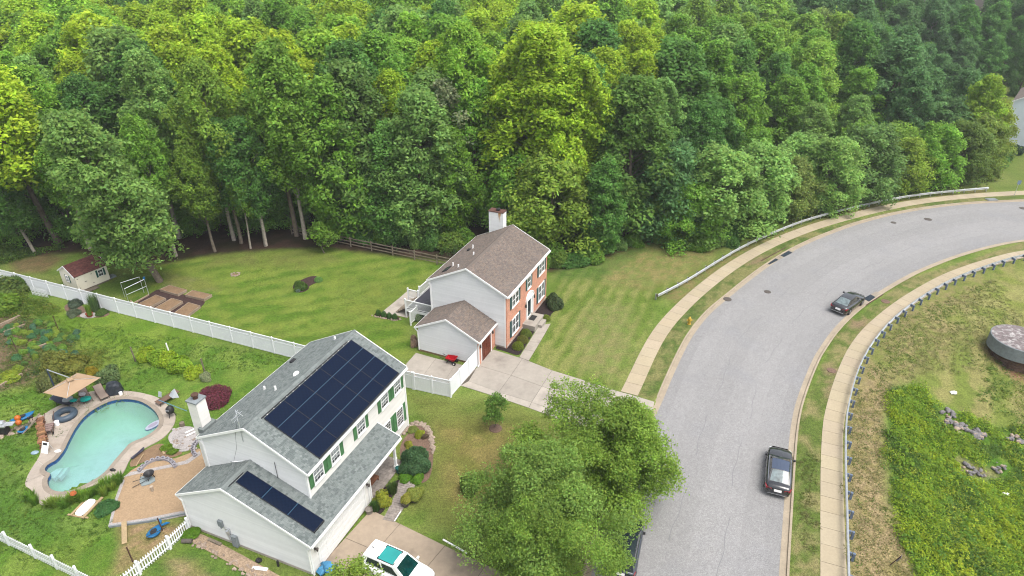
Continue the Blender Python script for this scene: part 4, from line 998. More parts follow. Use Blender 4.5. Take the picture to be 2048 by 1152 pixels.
# arched doorway
mb = MB(); cx_, zc_ = 5.75, 2.72
mb.box(4.98, fy-.06, 1.66, .22, .12, 2.16).box(6.52, fy-.06, 1.66, .22, .12, 2.16)
n = 14
for i in range(n):
    a0_, a1_ = math.pi*i/n, math.pi*(i+1)/n
    def q(r_, a_, d): return (cx_+r_*math.cos(a_), fy-d, zc_+r_*.78*math.sin(a_))
    mb.hexa([q(.0, a0_, 0), q(.92, a0_, 0), q(.92, a1_, 0), q(.0, a1_, 0), q(.0, a0_, .10), q(.92, a0_, .10), q(.92, a1_, .10), q(.0, a1_, .10)])
    mb.hexa([q(.86, a0_, .10), q(.96, a0_, .10), q(.96, a1_, .10), q(.86, a1_, .10), q(.86, a0_, .16), q(.96, a0_, .16), q(.96, a1_, .16), q(.86, a1_, .16)])
mb.box(cx_, fy-.07, 2.70, 1.9, .14, .1); dr = mb.build('door_surround', trim_w, HB)
mb = MB(); mb.box(5.62, fy-.02, 1.63, .86, .05, 2.05); mb.build('front_door', M('dark_green_door', P(20, 82, 74, 1.3), .4, [(2, .1)]), dr)
mb = MB(); mb.box(5.62, fy-.055, 1.7, .5, .02, 1.5); mb.build('door_glass', glass_w, dr)
mb = MB(); mb.box(5.62, fy-.05, .66, .94, .03, .1).box(5.16, fy-.05, 1.66, .07, .03, 2.1).box(6.08, fy-.05, 1.66, .07, .03, 2.1).box(6.28, fy-.04, 1.66, .18, .03, 1.9); mb.build('storm_door_frame', trim_w, dr)
for lx in (4.66, 6.84):
    mb = MB(); mb.box(lx, fy-.1, 2.3, .12, .18, .28).lathe([(.1, 0), (.02, .12)], 6, (lx, fy-.1, 2.44)); mb.build('wall_lamp', iron, HB)
mb = MB(); mb.box(5.25, -.48, .28, 2.5, 1.35, .64); st = mb.build('stoop', drive_m, HB)
mb = MB(); mb.box(5.5, -1.36, .15, 1.25, .42, .36); mb.build('step', drive_m, st)
mb = MB(); mb.box(0, 0, .012, .95, .6, .024); u_ = Vector((math.cos(1.159), math.sin(1.159), 0)); v_ = Vector((-u_.y, u_.x, 0))
tag(mb.build('door_mat', rubber, loc=HB.location+u_*5.5+v_*-.35+Vector((0, 0, .602)), rz=1.159), 'black door mat on the concrete stoop of the brick house', 'door mat')
# chimney of the brick house
mb = MB(); mb.box(10.98, 6.02, 4.55, .84, 1.62, 9.1); ch = mb.build('chimney', siding_w, HB, ); ch['label'] = 'white sided chimney with a rust streak'
for o_, e_, n_, rr_ in (((10.56, 0, 0), (0, 1, 0), (-1, 0, 0), (5.21, 6.83)), ((0, 5.21, 0), (1, 0, 0), (0, -1, 0), (10.56, 11.4))): siding('siding', siding_w, ch, o_, e_, [(rr_[0], 5.5), (rr_[1], 5.5), (rr_[1], 9.05), (rr_[0], 9.05)], n_)
mb = MB(); mb.box(10.98, 6.02, 9.13, .96, 1.74, .08); mb.build('chimney_cap', M('rusty_cap', P(120, 84, 74), .8, [(3, .3), (12, .2)]), ch)
mb = MB(); mb.lathe([(.16, 0), (.16, .14), (.24, .16), (.24, .22), (.01, .24)], 12, (10.98, 5.9, 9.17)); mb.build('flue_cap', metal_d, ch)
mb = MB()
for k, (yy, l_) in enumerate(((5.62, .75), (5.54, 1.0), (5.70, .5), (5.47, .35))): mb.face((10.53, yy-.035, 9.07), (10.53, yy+.035, 9.07), (10.53, yy+.012, 9.07-l_), (10.53, yy-.012, 9.07-l_))
mb.build('rust_streak', M('rust_stain', P(212, 160, 96, 1.3), .9, [(6, .2)]), ch)
def onroofB(x, y): return (x, y, EB+pB*min(y, WB-y))
for (x, y, h) in ((6.21, 6.59, .38), (3.74, 5.26, .3), (2.0, 6.62, .35), (1.09, 5.55, .28)):
    p = onroofB(x, y); mb = MB(); mb.lathe([(.15, -.08), (.07, .03), (.07, h), (.055, h), (.055, h-.06), (.01, h-.06)], 10, p); mb.build('vent_pipe', white_p, HB)
p = onroofB(5.9, 6.9); mb = MB(); mb.box(p[0], p[1], p[2]+.06, .42, .26, .14); mb.build('roof_vent', black_p, HB)
sk = MB(); a = Vector(onroofB(.85, 7.2)); b = Vector(onroofB(1.9, 7.2)); c = Vector(onroofB(1.9, 6.75)); d = Vector(onroofB(.85, 6.75)); nn = Vector((0, RB-EB, WB/2)).normalized()
sk.hexa([p for p in (d, c, b, a)]+[p+nn*.1 for p in (d, c, b, a)]); s_ = sk.build('skylight', metal_d, HB); mb = MB(); mb.face(*[p+nn*.104+(Vector(((a+c)/2))-p)*.1 for p in (d, c, b, a)]); mb.build('pane', glass_w, s_)
# garage wing
g0, gf2, gb2, EG2, RG2 = -3.578, 1.215, 7.909, 2.717, 4.361; gm2 = (gf2+gb2)/2; pG2 = (RG2-EG2)/(gm2-gf2)
zg2 = lambda y: EG2+pG2*min(y-gf2, gb2-y)-.06
q1 = roof_deck(HB, 'garage_roof', shing_b, [(g0, gf2, EG2), (bx0+.02, gf2, EG2), (bx0+.02, gm2, RG2), (g0, gm2, RG2)]); q2 = roof_deck(HB, 'garage_roof', shing_b, [(bx0+.02, gb2, EG2), (g0, gb2, EG2), (g0, gm2, RG2), (bx0+.02, gm2, RG2)])
sG2 = math.hypot(gm2-gf2, RG2-EG2)
shingles(q1, (g0, gf2, EG2), (1, 0, 0), (0, gm2-gf2, RG2-EG2), bx0-g0, sG2, pal=PAL_B, mat=shing_b, seed=13); shingles(q2, (g0, gb2, EG2), (1, 0, 0), (0, gm2-gb2, RG2-EG2), bx0-g0, sG2, pal=PAL_B, mat=shing_b, seed=14)
rakes(HB, ((g0-.03, gf2, EG2), (g0-.03, gm2, RG2)), ((g0-.03, gb2, EG2), (g0-.03, gm2, RG2)))
gutter(HB, g0, bx0, gf2-.05, EG2+.02, -1); gutter(HB, g0, bx0, gb2+.05, EG2+.02, 1)
wx, wy0, wy1 = g0+.15, 1.46, 7.66
siding('garage_siding', siding_w, HB, (wx, 0, 0), (0, 1, 0), [(wy0, .2), (wy1, .2), (wy1, zg2(wy1)), (gm2, zg2(gm2)), (wy0, zg2(wy0))], (-1, 0, 0))
core = MB(); core.box((wx+bx0)/2, (wy0+wy1)/2, 1.25, bx0-wx-.05, wy1-wy0-.05, 2.5); core.build('garage_core', siding_w, HB)
mb = MB(); mb.box(wx+.26, wy0-.02, 1.3, .55, .1, 2.6).box(-.26, wy0-.02, 1.3, .84, .1, 2.6).box(-1.6, wy0-.02, 2.42, 2.2, .1, .36); mb.build('brick_wall', brick_m, HB)
mb = MB(); mb.box(-2.82, wy0-.07, 1.12, .13, .05, 2.24).box(-.75, wy0-.07, 1.12, .13, .05, 2.24).box(-1.785, wy0-.07, 2.2, 1.95, .05, .14); gdo = mb.build('garage_door', trim_w, HB)
for r_i in range(4):
    mb = MB(); mb.box(-1.785, wy0-.04, .04+.52*(r_i+.5), 1.93, .05, .505)
    for c_i in range(4): mb.box(-2.6+.47*c_i+.12, wy0-.07, .04+.52*(r_i+.5), .38, .02, .4)
    mb.build('door_panel', wood_door, gdo)
for lx in (-3.1, -.45):
    mb = MB(); mb.box(lx, wy0-.12, 1.95, .12, .16, .26).lathe([(.09, 0), (.02, .1)], 6, (lx, wy0-.12, 2.08)); mb.build('wall_lamp', iron, HB)
downspout(HB, [(g0+.06, gf2, EG2-.2), (wx-.02, wy0-.1, EG2-.55), (wx-.02, wy0-.1, .15), (wx-.25, wy0-.1, .1)]); downspout(HB, [(g0+.05, gb2, EG2-.2), (wx-.05, wy1+.02, EG2-.5), (wx-.05, wy1+.02, .15)])
mb = MB(); mb.box(wx-.01, (wy0+wy1)/2, .05, .05, wy1-wy0, .3); mb.build('foundation', soil_m, HB)
# rear deck with white railing
dk = MB()
for k in range(13): dk.box(5.2, by1+.15+k*.29, 1.0, 7.6, .275, .05)
dk.build('deck_board', M('dark_deck_board', P(84, 84, 96), .7, [(2, .15)]), HB, kind='stuff')
mb = MB(); mb.box(1.5, by1+3.9, .85, .2, .06, .3).box(5.2, by1+3.92, .85, 7.7, .06, .3).box(1.38, by1+1.95, .85, .06, 3.9, .3); mb.build('deck_fascia', trim_w, HB)
def railing(parent, a, b, zt_, zb0, n):
    a, b = Vector(a), Vector(b); mb = MB(); mb.bar(a+Vector((0, 0, zt_)), b+Vector((0, 0, zt_)), .09, .07).bar(a+Vector((0, 0, zb0)), b+Vector((0, 0, zb0)), .05, .05); r_ = mb.build('railing', trim_w, parent)
    bm_ = MB()
    for k in range(1, n):
        p = a.lerp(b, k/n); bm_.bar(p+Vector((0, 0, zb0)), p+Vector((0, 0, zt_)), .035)
    bm_.build('baluster', trim_w, r_, kind='stuff')
    for p in (a, b):
        pb = MB(); pb.box(p.x, p.y, zt_/2+.06, .12, .12, zt_+.12).box(p.x, p.y, zt_+.15, .16, .16, .04); pb.build('post', trim_w, r_)
yd = by1+3.9
railing(HB, (1.4, by1+.3, 0), (1.4, yd, 0), 2.0, 1.12, 30); railing(HB, (4.2, yd, 0), (9.0, yd, 0), 2.0, 1.12, 40); railing(HB, (9.0, by1+.3, 0), (9.0, yd, 0), 2.0, 1.12, 30)
railing(HB, (.1, by1+2.6, 0), (1.4, by1+2.6, 0), 1.5, .25, 12)
mb = MB()
for k in range(5): mb.box(2.8, yd+.15+k*.28, .9-k*.19, 2.4, .28, .05)
mb.build('deck_stairs', wood_grey, HB)
railing(HB, (4.0, yd+.05, 0), (4.0, yd+1.3, 0), 1.6, .7, 9)

# ------------------------------------------------------------ pale house at the right edge
hp = gp(1996, 294); HC = thing('house', 'pale blue white sided house half hidden at the right edge behind the woodland', 'house', hp, -.68)
wdt, lng, eav = 9.0, 12.0, 8.2
core = MB(); core.box(wdt/2, lng/2, eav/2, wdt-.1, lng-.1, eav); core.build('wall_core', siding_w, HC)
pale = M('pale_blue_siding', (.60, .66, .70), .55, [(1.2, .03)])
siding('siding', pale, HC, (0, 0, 0), (1, 0, 0), [(0, .2), (wdt, .2), (wdt, eav-.1), (wdt/2, eav+2.6), (0, eav-.1)], (0, -1, 0), .18); siding('siding', pale, HC, (0, 0, 0), (0, 1, 0), [(0, .2), (lng, .2), (lng, eav-.1), (0, eav-.1)], (-1, 0, 0), .18)
ra_ = roof_deck(HC, 'roof', shing_b, [(-.25, -.25, eav-.15), (-.25, lng+.2, eav-.15), (wdt/2, lng+.2, eav+2.75), (wdt/2, -.25, eav+2.75)]); rb2 = roof_deck(HC, 'roof', shing_b, [(wdt+.25, lng+.2, eav-.15), (wdt+.25, -.25, eav-.15), (wdt/2, -.25, eav+2.75), (wdt/2, lng+.2, eav+2.75)])
for q_ in (-.25, wdt+.25): mb = MB(); mb.bar((q_, -.27, eav-.22), (wdt/2, -.27, eav+2.68), .05, .16); mb.build('rake_board', trim_w, HC)
tr = MB(); tr.box(0, 0, eav/2, .14, .14, eav); tr.build('corner_trim', trim_w, HC)
mb = MB(); mb.box(wdt/2, lng/2, 0, wdt, lng, .4); mb.build('foundation', foundation, HC)

# ------------------------------------------------------------ garden shed
SH = thing('shed', 'cream garden shed with red brown shingle roof and dark green shutters beside the fence', 'shed', (-47.4, 65.05, 0), R(57.6))
sL, sW, sE, sR = 3.5, 3.15, 1.95, 2.85     # x along the long wall, y to the rear
core = MB(); core.box(sL/2, sW/2, sE/2+.06, sL-.06, sW-.06, sE); core.build('wall_core', siding_shed, SH)
zs = lambda y: sE+(sR-sE)*min(y, sW-y)/(sW/2)
for o_, n_ in (((0, 0, 0), (-1, 0, 0)), ((sL, 0, 0), (1, 0, 0))): siding('siding', siding_shed, SH, o_, (0, 1, 0), [(0, .15), (sW, .15), (sW, sE), (sW/2, sR-.05), (0, sE)], n_)
siding('siding', siding_shed, SH, (0, 0, 0), (1, 0, 0), [(0, .15), (sL, .15), (sL, sE), (0, sE)], (0, -1, 0)); siding('siding', siding_shed, SH, (0, sW, 0), (1, 0, 0), [(0, .15), (sL, .15), (sL, sE), (0, sE)], (0, 1, 0))
p1_ = roof_deck(SH, 'roof', shing_r, [(-.12, -.12, sE-.02), (sL+.12, -.12, sE-.02), (sL+.12, sW/2, sR+.05), (-.12, sW/2, sR+.05)], .06); p2_ = roof_deck(SH, 'roof', shing_r, [(sL+.12, sW+.12, sE-.02), (-.12, sW+.12, sE-.02), (-.12, sW/2, sR+.05), (sL+.12, sW/2, sR+.05)], .06)
ss_ = math.hypot(sW/2+.12, sR+.07-sE)
shingles(p1_, (-.12, -.12, sE-.02), (1, 0, 0), (0, sW/2+.12, sR+.07-sE), sL+.24, ss_, pal=PAL_R, mat=shing_r, seed=21, tab=.25, exp_=.13); shingles(p2_, (-.12, sW+.12, sE-.02), (1, 0, 0), (0, -sW/2-.12, sR+.07-sE), sL+.24, ss_, pal=PAL_R, mat=shing_r, seed=22, tab=.25, exp_=.13)
for xx in (-.13, sL+.13): rakes(SH, ((xx, -.12, sE-.02), (xx, sW/2, sR+.05)), ((xx, sW+.12, sE-.02), (xx, sW/2, sR+.05)), wd=.12, th=.04)
mb = MB(); mb.box(sL/2, sW/2, .04, sL+.05, sW+.05, .16); mb.build('skid_base', wood_grey, SH)
green_sh = M('deep_green_shutter', P(24, 96, 84, 1.4), .6)
window(SH, 2.45, 2.95, .95, 1.65, -.024, -1, (2, 3), fw=.04, sill=False)
for a, b in ((2.2, 2.39), (3.01, 3.2)): shutter(SH, a, b, .88, 1.72, -.025, green_sh)
window(SH, 1.35, 1.85, .95, 1.65, -.024, -1, (2, 3), fw=.04, sill=False, axis='y')
boxes('shutter', green_sh, SH, (-.03, 1.2, 1.3, .03, .18, .84), (-.03, 2.0, 1.3, .03, .18, .84))
mb = MB(); mb.box(.55, -.035, 1.02, .78, .03, 1.7); sd = mb.build('door', siding_shed, SH); mb = MB(); mb.box(1.36, -.035, 1.02, .78, .03, 1.7); mb.build('door', siding_shed, SH)
mb = MB()
for (x, z) in ((.2, 1.6), (.2, .5), (1.7, 1.6), (1.7, .5), (.9, 1.0), (1.02, 1.0)): mb.box(x, -.058, z, .14, .02, .05)
mb.build('hinge', black_p, sd)
mb = MB(); mb.box(.95, -.45, .07, 1.7, .7, .08); mb.build('ramp', wood_grey, SH)
mb = MB(); mb.box(sL+.45, .5, .1, .7, .7, .2); tag(mb.build('stone_step', concrete_g, loc=SH.location, rz=R(57.6)), 'grey concrete block lying at the right end of the shed', 'concrete block')
# ================================================================= FENCES
def vinyl_fence(pts, label, lattice=True, H=1.83, panel=2.46, first=True):
    """privacy panels with a lattice strip; pts = ground polyline"""
    root = thing('vinyl_fence', label, 'fence', pts[0]); o = pts[0]
    P2 = []
    for a, b in zip(pts, pts[1:]):
        n = max(1, int(round((b-a).length/panel)))
        P2 += [(a.lerp(b, i/n)-o, a.lerp(b, (i+1)/n)-o) for i in range(n)]
    pm = MB(); pm.box(0, 0, H/2, .13, .13, H).lathe([(.095, H), (.095, H+.03), (.01, H+.09)], 4); post_me = pm.mesh('post', vinyl_w)
    for a, b in P2:
        d = b-a; L = d.length; rz = math.atan2(d.y, d.x)
        lk = link('post', post_me, root, loc=a, rz=rz)
        key = ('vf', round(L, 2), H, lattice)
        if key not in CACHE:
            pb = MB(); top = H-.42 if lattice else H-.12
            pb.box(L/2, 0, (top+.06)/2, L-.13, .035, top-.06)
            n = int(L/.16)
            for k in range(1, n): pb.box(.065+(L-.13)*k/n, 0, (top+.06)/2, .012, .042, top-.08)
            rl = MB(); rl.box(L/2, 0, H-.07, L-.13, .06, .10); rl2 = MB(); rl2.box(L/2, 0, .10, L-.13, .05, .14); rl2 = [rl2.mesh('rail', vinyl_w)]
            la = None
            if lattice:
                r3 = MB(); r3.box(L/2, 0, top, L-.13, .058, .09); rl2.append(r3.mesh('rail', vinyl_w)); la = MB(); z0_, z1_ = top+.05, H-.12; hh = z1_-z0_; s_ = .12; x = .07-hh
                while x < L-.07:
                    for sg in (1, -1):
                        xa, xb = (x, x+hh) if sg > 0 else (x+hh, x); za, zb = z0_, z1_
                        if min(xa, xb) < .07 or max(xa, xb) > L-.07: continue
                        la.bar((xa, .007*sg, za), (xb, .007*sg, zb), .012, .042)
                    x += s_
                la = la.mesh('lattice', fence_dim)
            CACHE[key] = (pb.mesh('panel', vinyl_w), [rl.mesh('rail', vinyl_w)]+rl2, la)
        pb, rl, la = CACHE[key]
        pn = link('panel', pb, root, loc=a, rz=rz)
        for r_ in rl: link('rail', r_, pn)
        if la: link('lattice', la, pn, kind='stuff')
    a, b = P2[-1]; link('post', post_me, root, loc=b, rz=math.atan2((b-a).y, (b-a).x))
    return root
CACHE = {}
fdir = Vector((.929, -.369, 0)).normalized(); f0 = Vector((-54.8, 66.27, 0))
vinyl_fence([f0-fdir*2.46*3, f0+fdir*2.46*20.18], 'long white privacy fence with lattice top between the two back gardens')
fc = gp(901.7, 794.7); vinyl_fence([f0+fdir*2.46*20.24, fc], 'short white lattice fence closing the pad between the two houses', panel=2.2)
vinyl_fence([fc+Vector((.02, .16, 0)), gp(955, 731)], 'white solid gate panels running from the fence corner to the brick garage', lattice=False, H=1.8, panel=1.75)
def picket_fence(pts, label, H=1.1, panel=2.0, gap=.165):
    root = thing('picket_fence', label, 'fence', pts[0]); o = pts[0]
    pk = MB(); w_ = .04
    pk.hexa([(-w_, -.011, .06), (w_, -.011, .06), (w_, .011, .06), (-w_, .011, .06), (-w_, -.011, H-.07), (w_, -.011, H-.07), (w_, .011, H-.07), (-w_, .011, H-.07)]); pk.hexa([(-w_, -.011, H-.07), (w_, -.011, H-.07), (w_, .011, H-.07), (-w_, .011, H-.07), (-.008, -.011, H), (.008, -.011, H), (.008, .011, H), (-.008, .011, H)])
    pkm = pk.mesh('picket', vinyl_w); pm = MB(); pm.box(0, 0, (H+.12)/2, .14, .14, H+.12).lathe([(.1, H+.12), (.1, H+.15), (.01, H+.21)], 4); pm = pm.mesh('post', vinyl_w)
    seg = []
    for a, b in zip(pts, pts[1:]):
        n = max(1, int(round((b-a).length/panel))); seg += [(a.lerp(b, i/n)-o, a.lerp(b, (i+1)/n)-o) for i in range(n)]
    for a, b in seg:
        d = b-a; L = d.length; rz = math.atan2(d.y, d.x); u = d.normalized(); nrm = Vector((-u.y, u.x, 0))
        link('post', pm, root, loc=a, rz=rz)
        
        for z_ in (.28, H-.22): mb = MB(); mb.bar(a+Vector((0, 0, z_)), b+Vector((0, 0, z_)), .04, .08); mb.build('rail', vinyl_w, root)
        n = int((L-.14)/gap)
        for k in range(n): link('picket', pkm, root, loc=a+u*(.07+(L-.14)*(k+.5)/n)-nrm*.034, rz=rz)
    link('post', pm, root, loc=seg[-1][1], rz=0)
picket_fence([gp(379.6, 1061.7), gp(341.4, 1098), gp(281, 1149), gp(215, 1206)], 'white picket fence running down from the corner of the solar house garage')
picket_fence([gp(-40, 1063), gp(19, 1090), gp(72, 1116), gp(205, 1182)], 'white picket fence at the bottom left corner beside the lawn')
pf_ = thing('picket_fence', 'loose white picket panel leaning on the long privacy fence among the weeds', 'fence', gp(66, 590))
e_ = gp(97, 596)-pf_.location; u_ = e_.normalized()
for k in range(12):
    p = e_*(k/11); mb = MB(); mb.box(0, 0, .55, .07, .022, 1.0); link('picket', mb.mesh('picket', vinyl_w), pf_, loc=p, rz=math.atan2(u_.y, u_.x))
mb = MB(); mb.bar(Vector((0, 0, .3))+Vector((u_.y, -u_.x, 0))*-.03, e_+Vector((0, 0, .3))+Vector((u_.y, -u_.x, 0))*-.03, .03, .07).bar(Vector((0, 0, .85))+Vector((u_.y, -u_.x, 0))*-.03, e_+Vector((0, 0, .85))+Vector((u_.y, -u_.x, 0))*-.03, .03, .07); mb.build('rail', vinyl_w, pf_)
# split rail fence along the wood
sr0, sr1 = Vector((-17.25, 75.48, 0)), Vector((-8.85, 71.81, 0)); sd_dir = (sr1-sr0)/3
srf = thing('split_rail_fence', 'weathered three rail wooden fence between the back lawn and the woodland', 'fence', sr0-sd_dir*4)
for k in range(-4, 5):
    p = sr0+sd_dir*k-srf.location; mb = MB(); mb.box(p.x, p.y, .6, .15, .11, 1.3, .3).lathe([(.09, 1.25), (.02, 1.34)], 4, (p.x, p.y, 0)); mb.build('post', wood_grey, srf)
    if k < 4:
        q = p+sd_dir
        for z in (.3, .7, 1.1):
            mb = MB(); j = random.uniform(-.02, .02); mb.bar(p+Vector((0, 0, z+j)), q+Vector((0, 0, z-j)), .07, .10); mb.build('rail', wood_grey, srf)
mb = MB()
for k in range(10): mb.bar(Vector((0, 0, .1))+sd_dir*(8+k*.1), Vector((0, 0, 1.15))+sd_dir*(8+k*.1), .03)
mb.build('wire_panel', metal_d, srf)

# ================================================================= BEDS, PATHS AND STONES
def bed(name, px, mat, label=None, cat=None, z=.03, px_smooth=2, kind='structure'):
    pts = smooth(gl(px), px_smooth, True) if px_smooth else gl(px)
    o = sheet(name, pts, z, mat, th=.1)
    if label: tag(o, label, cat)
    else: o['kind'] = kind
    return o
bed('mulch_bed', [(987,697),(1012,703),(1038,713),(1048,697),(1058,681),(1077,650),(1062,640),(1055,645),(1040,640),(1015,690),(1000,690)], mulch_m, z=.034)
bed('mulch_bed', [(1062,632),(1098,640),(1104,625),(1120,616),(1128,605),(1118,598),(1095,596),(1075,615)], mulch_m, z=.034)
bed('mulch_bed', [(815,633),(830,640),(848,648),(862,640),(848,628),(830,628)], mulch_m, z=.034)
bed('gravel_patio', [(247,957),(266,938),(300,925),(345,920),(385,905),(402,895),(430,935),(400,1010),(372,1030),(300,1045),(219,1054),(222,1038),(232,1000)], gravel_m, z=.05, px_smooth=1)
bed('rubble_patch', [(334,873),(352,856),(378,852),(398,860),(396,890),(378,902),(355,905),(342,890)], stone_white, z=.04)
bed('bare_soil', [(262,918),(290,900),(322,884),(340,900),(372,905),(340,918),(290,922),(258,938)], soil_m, z=.028)
bed('house_rock_bed', [(372,1066),(400,1066),(450,1092),(520,1130),(600,1175),(640,1200),(560,1200),(500,1148),(430,1110),(378,1082)], M('tan_pebbles', P(206,180,152), .95, [(2,.12),(14,.35),(32,.3)], (22,.9,.04)), z=.04)
bed('garden_island', [(818,866),(832,850),(846,853),(858,868),(862,890),(868,908),(862,955),(845,968),(825,962),(806,940),(798,900),(806,880)], mulch_red, z=.03)
bed('entry_bed', [(738,1008),(768,974),(798,958),(802,966),(775,1010),(762,1030),(744,1026)], mulch_m, z=.03)
bed('fence_bed', [(124,612),(150,604),(180,622),(222,624),(214,634),(170,636),(140,632)], mulch_red, z=.03)
bed('pebble_circle', [(156,632),(172,624),(194,626),(196,634),(172,638)], stone_white, z=.045)
bed('raised_garden_mulch', [(268,607),(300,588),(318,577),(350,585),(412,602),(405,612),(380,632),(352,640),(300,620)], mulch_br, z=.03, px_smooth=1)
bed('weeping_shrub_mulch', [(930,985),(940,975),(952,980),(948,996),(936,996)], mulch_m, z=.03)
# stepping pavers of the entry path
ep = thing('paver_path', 'grey paver path curving from the porch to the tan driveway', 'path', gp(800, 1000)); o_ = ep.location
pa_ = [gp(*p)-o_ for p in ((800,953),(792,985),(776,1020),(765,1040))]; pb_ = [gp(*p)-o_ for p in ((835,962),(822,990),(803,1025),(790,1045))]
L0, L1 = rs_n(pa_, 20), rs_n(pb_, 20)
for i in range(20):
    ks = [0, .36, .68, 1] if i % 2 else [0, .22, .52, .8, 1]
    for u0, u1 in zip(ks, ks[1:]):
        f = random.uniform(.84, 1.12); mb = MB(); mb.cur = (f, f*.985, f*.98); c_ = [L0[i].lerp(L1[i], u0+.01), L0[i].lerp(L1[i], u1-.01), L0[i+1].lerp(L1[i+1], u1-.01), L0[i+1].lerp(L1[i+1], u0+.01)]
        dd = (c_[3]-c_[0]).normalized()*.008; mb.prism([(c_[0]+dd)[:2], (c_[1]+dd)[:2], (c_[2]-dd)[:2], (c_[3]-dd)[:2]], -.03, .05+random.uniform(-.004, .004)); mb.build('paver', paver_m, ep)
def stone_line(name, px, label, cat, r, mat, step=None, jitter=.05, z=.05, closed=False, double=False):
    pts = resample(smooth(gl(px), 2, closed), step or r*1.8, closed); t = thing(name, label, cat, pts[0]); rr = random.Random(len(label))
    for p in pts:
        for k in range(2 if double else 1):
            mb = MB(); c_ = p-pts[0]; mb.rock((c_.x+rr.uniform(-jitter, jitter), c_.y+rr.uniform(-jitter, jitter)+k*r*1.4, z), r*rr.uniform(.75, 1.2), rr); mb.build('stone', mat, t)
    return t
stone_line('stone_edging', [(808,868),(826,850),(846,851),(858,864),(864,885),(866,905)], 'pinkish stones ringing the round bed at the far corner of the solar house', 'stone border', .2, rock_tan, double=True)
white_strip = bed('gravel_edging', [(245,958),(250,962),(236,1000),(226,1040),(224,1052),(217,1054),(230,1000)], stone_white, z=.065, px_smooth=0)
bed('gravel_edging', [(218,1049),(290,1038),(360,1024),(374,1024),(374,1031),(330,1040),(219,1056)], stone_white, z=.066, px_smooth=0)
bed('gravel_edging', [(246,956),(262,945),(292,940),(345,929),(372,922),(400,903),(402,910),(376,928),(345,935),(290,946),(262,952)], stone_white, z=.064, px_smooth=0)
mb = MB(); a, b, c = gp(219, 1055), gp(300, 1044), gp(372, 1029); mb.bar(a, b, .1, .3).bar(b, c, .1, .34); tag(mb.build('edging_board', concrete_g), 'grey retaining edge along the bottom of the gravel patio', 'edging')
def edgers(px, n, label):
    pts = rs_n(smooth(gl(px), 3), n); t = thing('edger_arc', label, 'stone edging', pts[0]); T_ = tangents(pts)
    for p, d in zip(pts, T_):
        mb = MB(); nr = Vector((-d.y, d.x, 0)); c = p-pts[0]
        out = [c-d*.20-nr*.12, c+d*.20-nr*.12, c+d*.11+nr*.18, c-d*.11+nr*.18]; inn = [c+(q-c)*.55 for q in out]
        for i in range(4):
            j = (i+1) % 4; mb.hexa([Vector((*q[:2], .05)) for q in (out[i], out[j], inn[j], inn[i])]+[Vector((*q[:2], .24)) for q in (out[i], out[j], inn[j], inn[i])])
        b_ = mb.build('edger_block', edger_m, t); mb = MB(); mb.face(*[Vector((*q[:2], .12)) for q in inn]); mb.build('core_soil', mulch_m, b_)
edgers([(281,942),(290,932),(300,926),(312,921),(326,919),(338,922),(346,928),(350,934)], 9, 'arc of hollow concrete edging blocks in the middle of the gravel')
edgers([(396,884),(390,890),(386,898),(386,906),(390,912)], 6, 'short curve of hollow concrete edging blocks against the house wall')
# raised beds
def raised_bed(px, label):
    q = gl(px); o = q[0]; t = thing('raised_bed', label, 'raised bed', o, group=None); q = [p-o for p in q]; c = sum(q, Vector())/4; qi = [p+(c-p).normalized()*.07 for p in q]
    for i in range(4):
        j = (i+1) % 4; mb = MB(); mb.hexa([Vector((*p[:2], -.02)) for p in (q[i], q[j], qi[j], qi[i])]+[Vector((*p[:2], .30)) for p in (q[i], q[j], qi[j], qi[i])]); mb.build('board', wood_bed, t)
    mb = MB(); mb.face(*[Vector((*p[:2], .25)) for p in qi]); mb.build('soil', soil_m, t)
raised_bed([(320,583),(356.5,593.5),(375,584),(340,574.5)], 'raised wooden soil bed at the top left of the mulch square')
raised_bed([(371,594),(409,603),(425,593.5),(386,584.5)], 'raised wooden soil bed at the right corner of the mulch square')
raised_bed([(276,613),(300,619),(333,601),(313,594)], 'long raised soil bed nearest the metal frame')
raised_bed([(311,620),(336,627),(367,607),(345,600.5)], 'middle one of the three long raised soil beds by the fence')
raised_bed([(350,630),(374,637),(402,616),(378,609)], 'long raised soil bed at the lower right corner of the mulch square')
mb = MB(); mb.bar(gp(266, 609), gp(298, 591), .14, .3); mb.bar(gp(262, 603), gp(266, 609), .14, .3); tag(mb.build('bed_wall', wood_bed), 'low pale board edge below the metal pipe frame', 'bed edge')
fr = thing('garden_trellis', 'bare galvanised pipe frame standing beside the raised beds', 'trellis', gp(258, 606)); fo = fr.location
def pz(px, py, base): # point above ground point "base" whose picture position is px,py
    g = gp(*base); best = min((k*.02 for k in range(0, 200)), key=lambda z: (gp(px, py, z)-Vector((g.x, g.y, z))).length); return Vector((g.x, g.y, best))-fo
A_, B_, C_, D_ = gp(250, 594)-fo, gp(258, 606)-fo, gp(288, 585)-fo, gp(298, 590)-fo
for a, b in ((A_, C_), (B_, D_)):
    mb = MB(); mb.tube([a, a+Vector((0, 0, 1.75)), b+Vector((0, 0, 1.95)), b], .035, 6); mb.build('pipe_hoop', metal_g, fr)
mb = MB(); mb.tube([B_+Vector((0, 0, 1.0)), D_+Vector((0, 0, 1.1))], .025, 6); mb.build('cross_pipe', metal_g, fr)
mb = MB(); c_ = D_+Vector((0, 0, 2.0)); mb.box(c_.x, c_.y, c_.z+.1, .16, .16, .24); mb.build('bird_feeder', blue_p, fr)
t = stone_line('fire_ring', [(461,549),(468,546),(477,546),(480,550),(472,553),(464,552)], 'round ring of pale stones for a campfire in the middle of the back lawn', 'fire ring', .17, rock_tan, closed=True)
bed('fire_ring_soil', [(462,549.5),(470,546.5),(478,549),(470,552)], soil_m, z=.02)
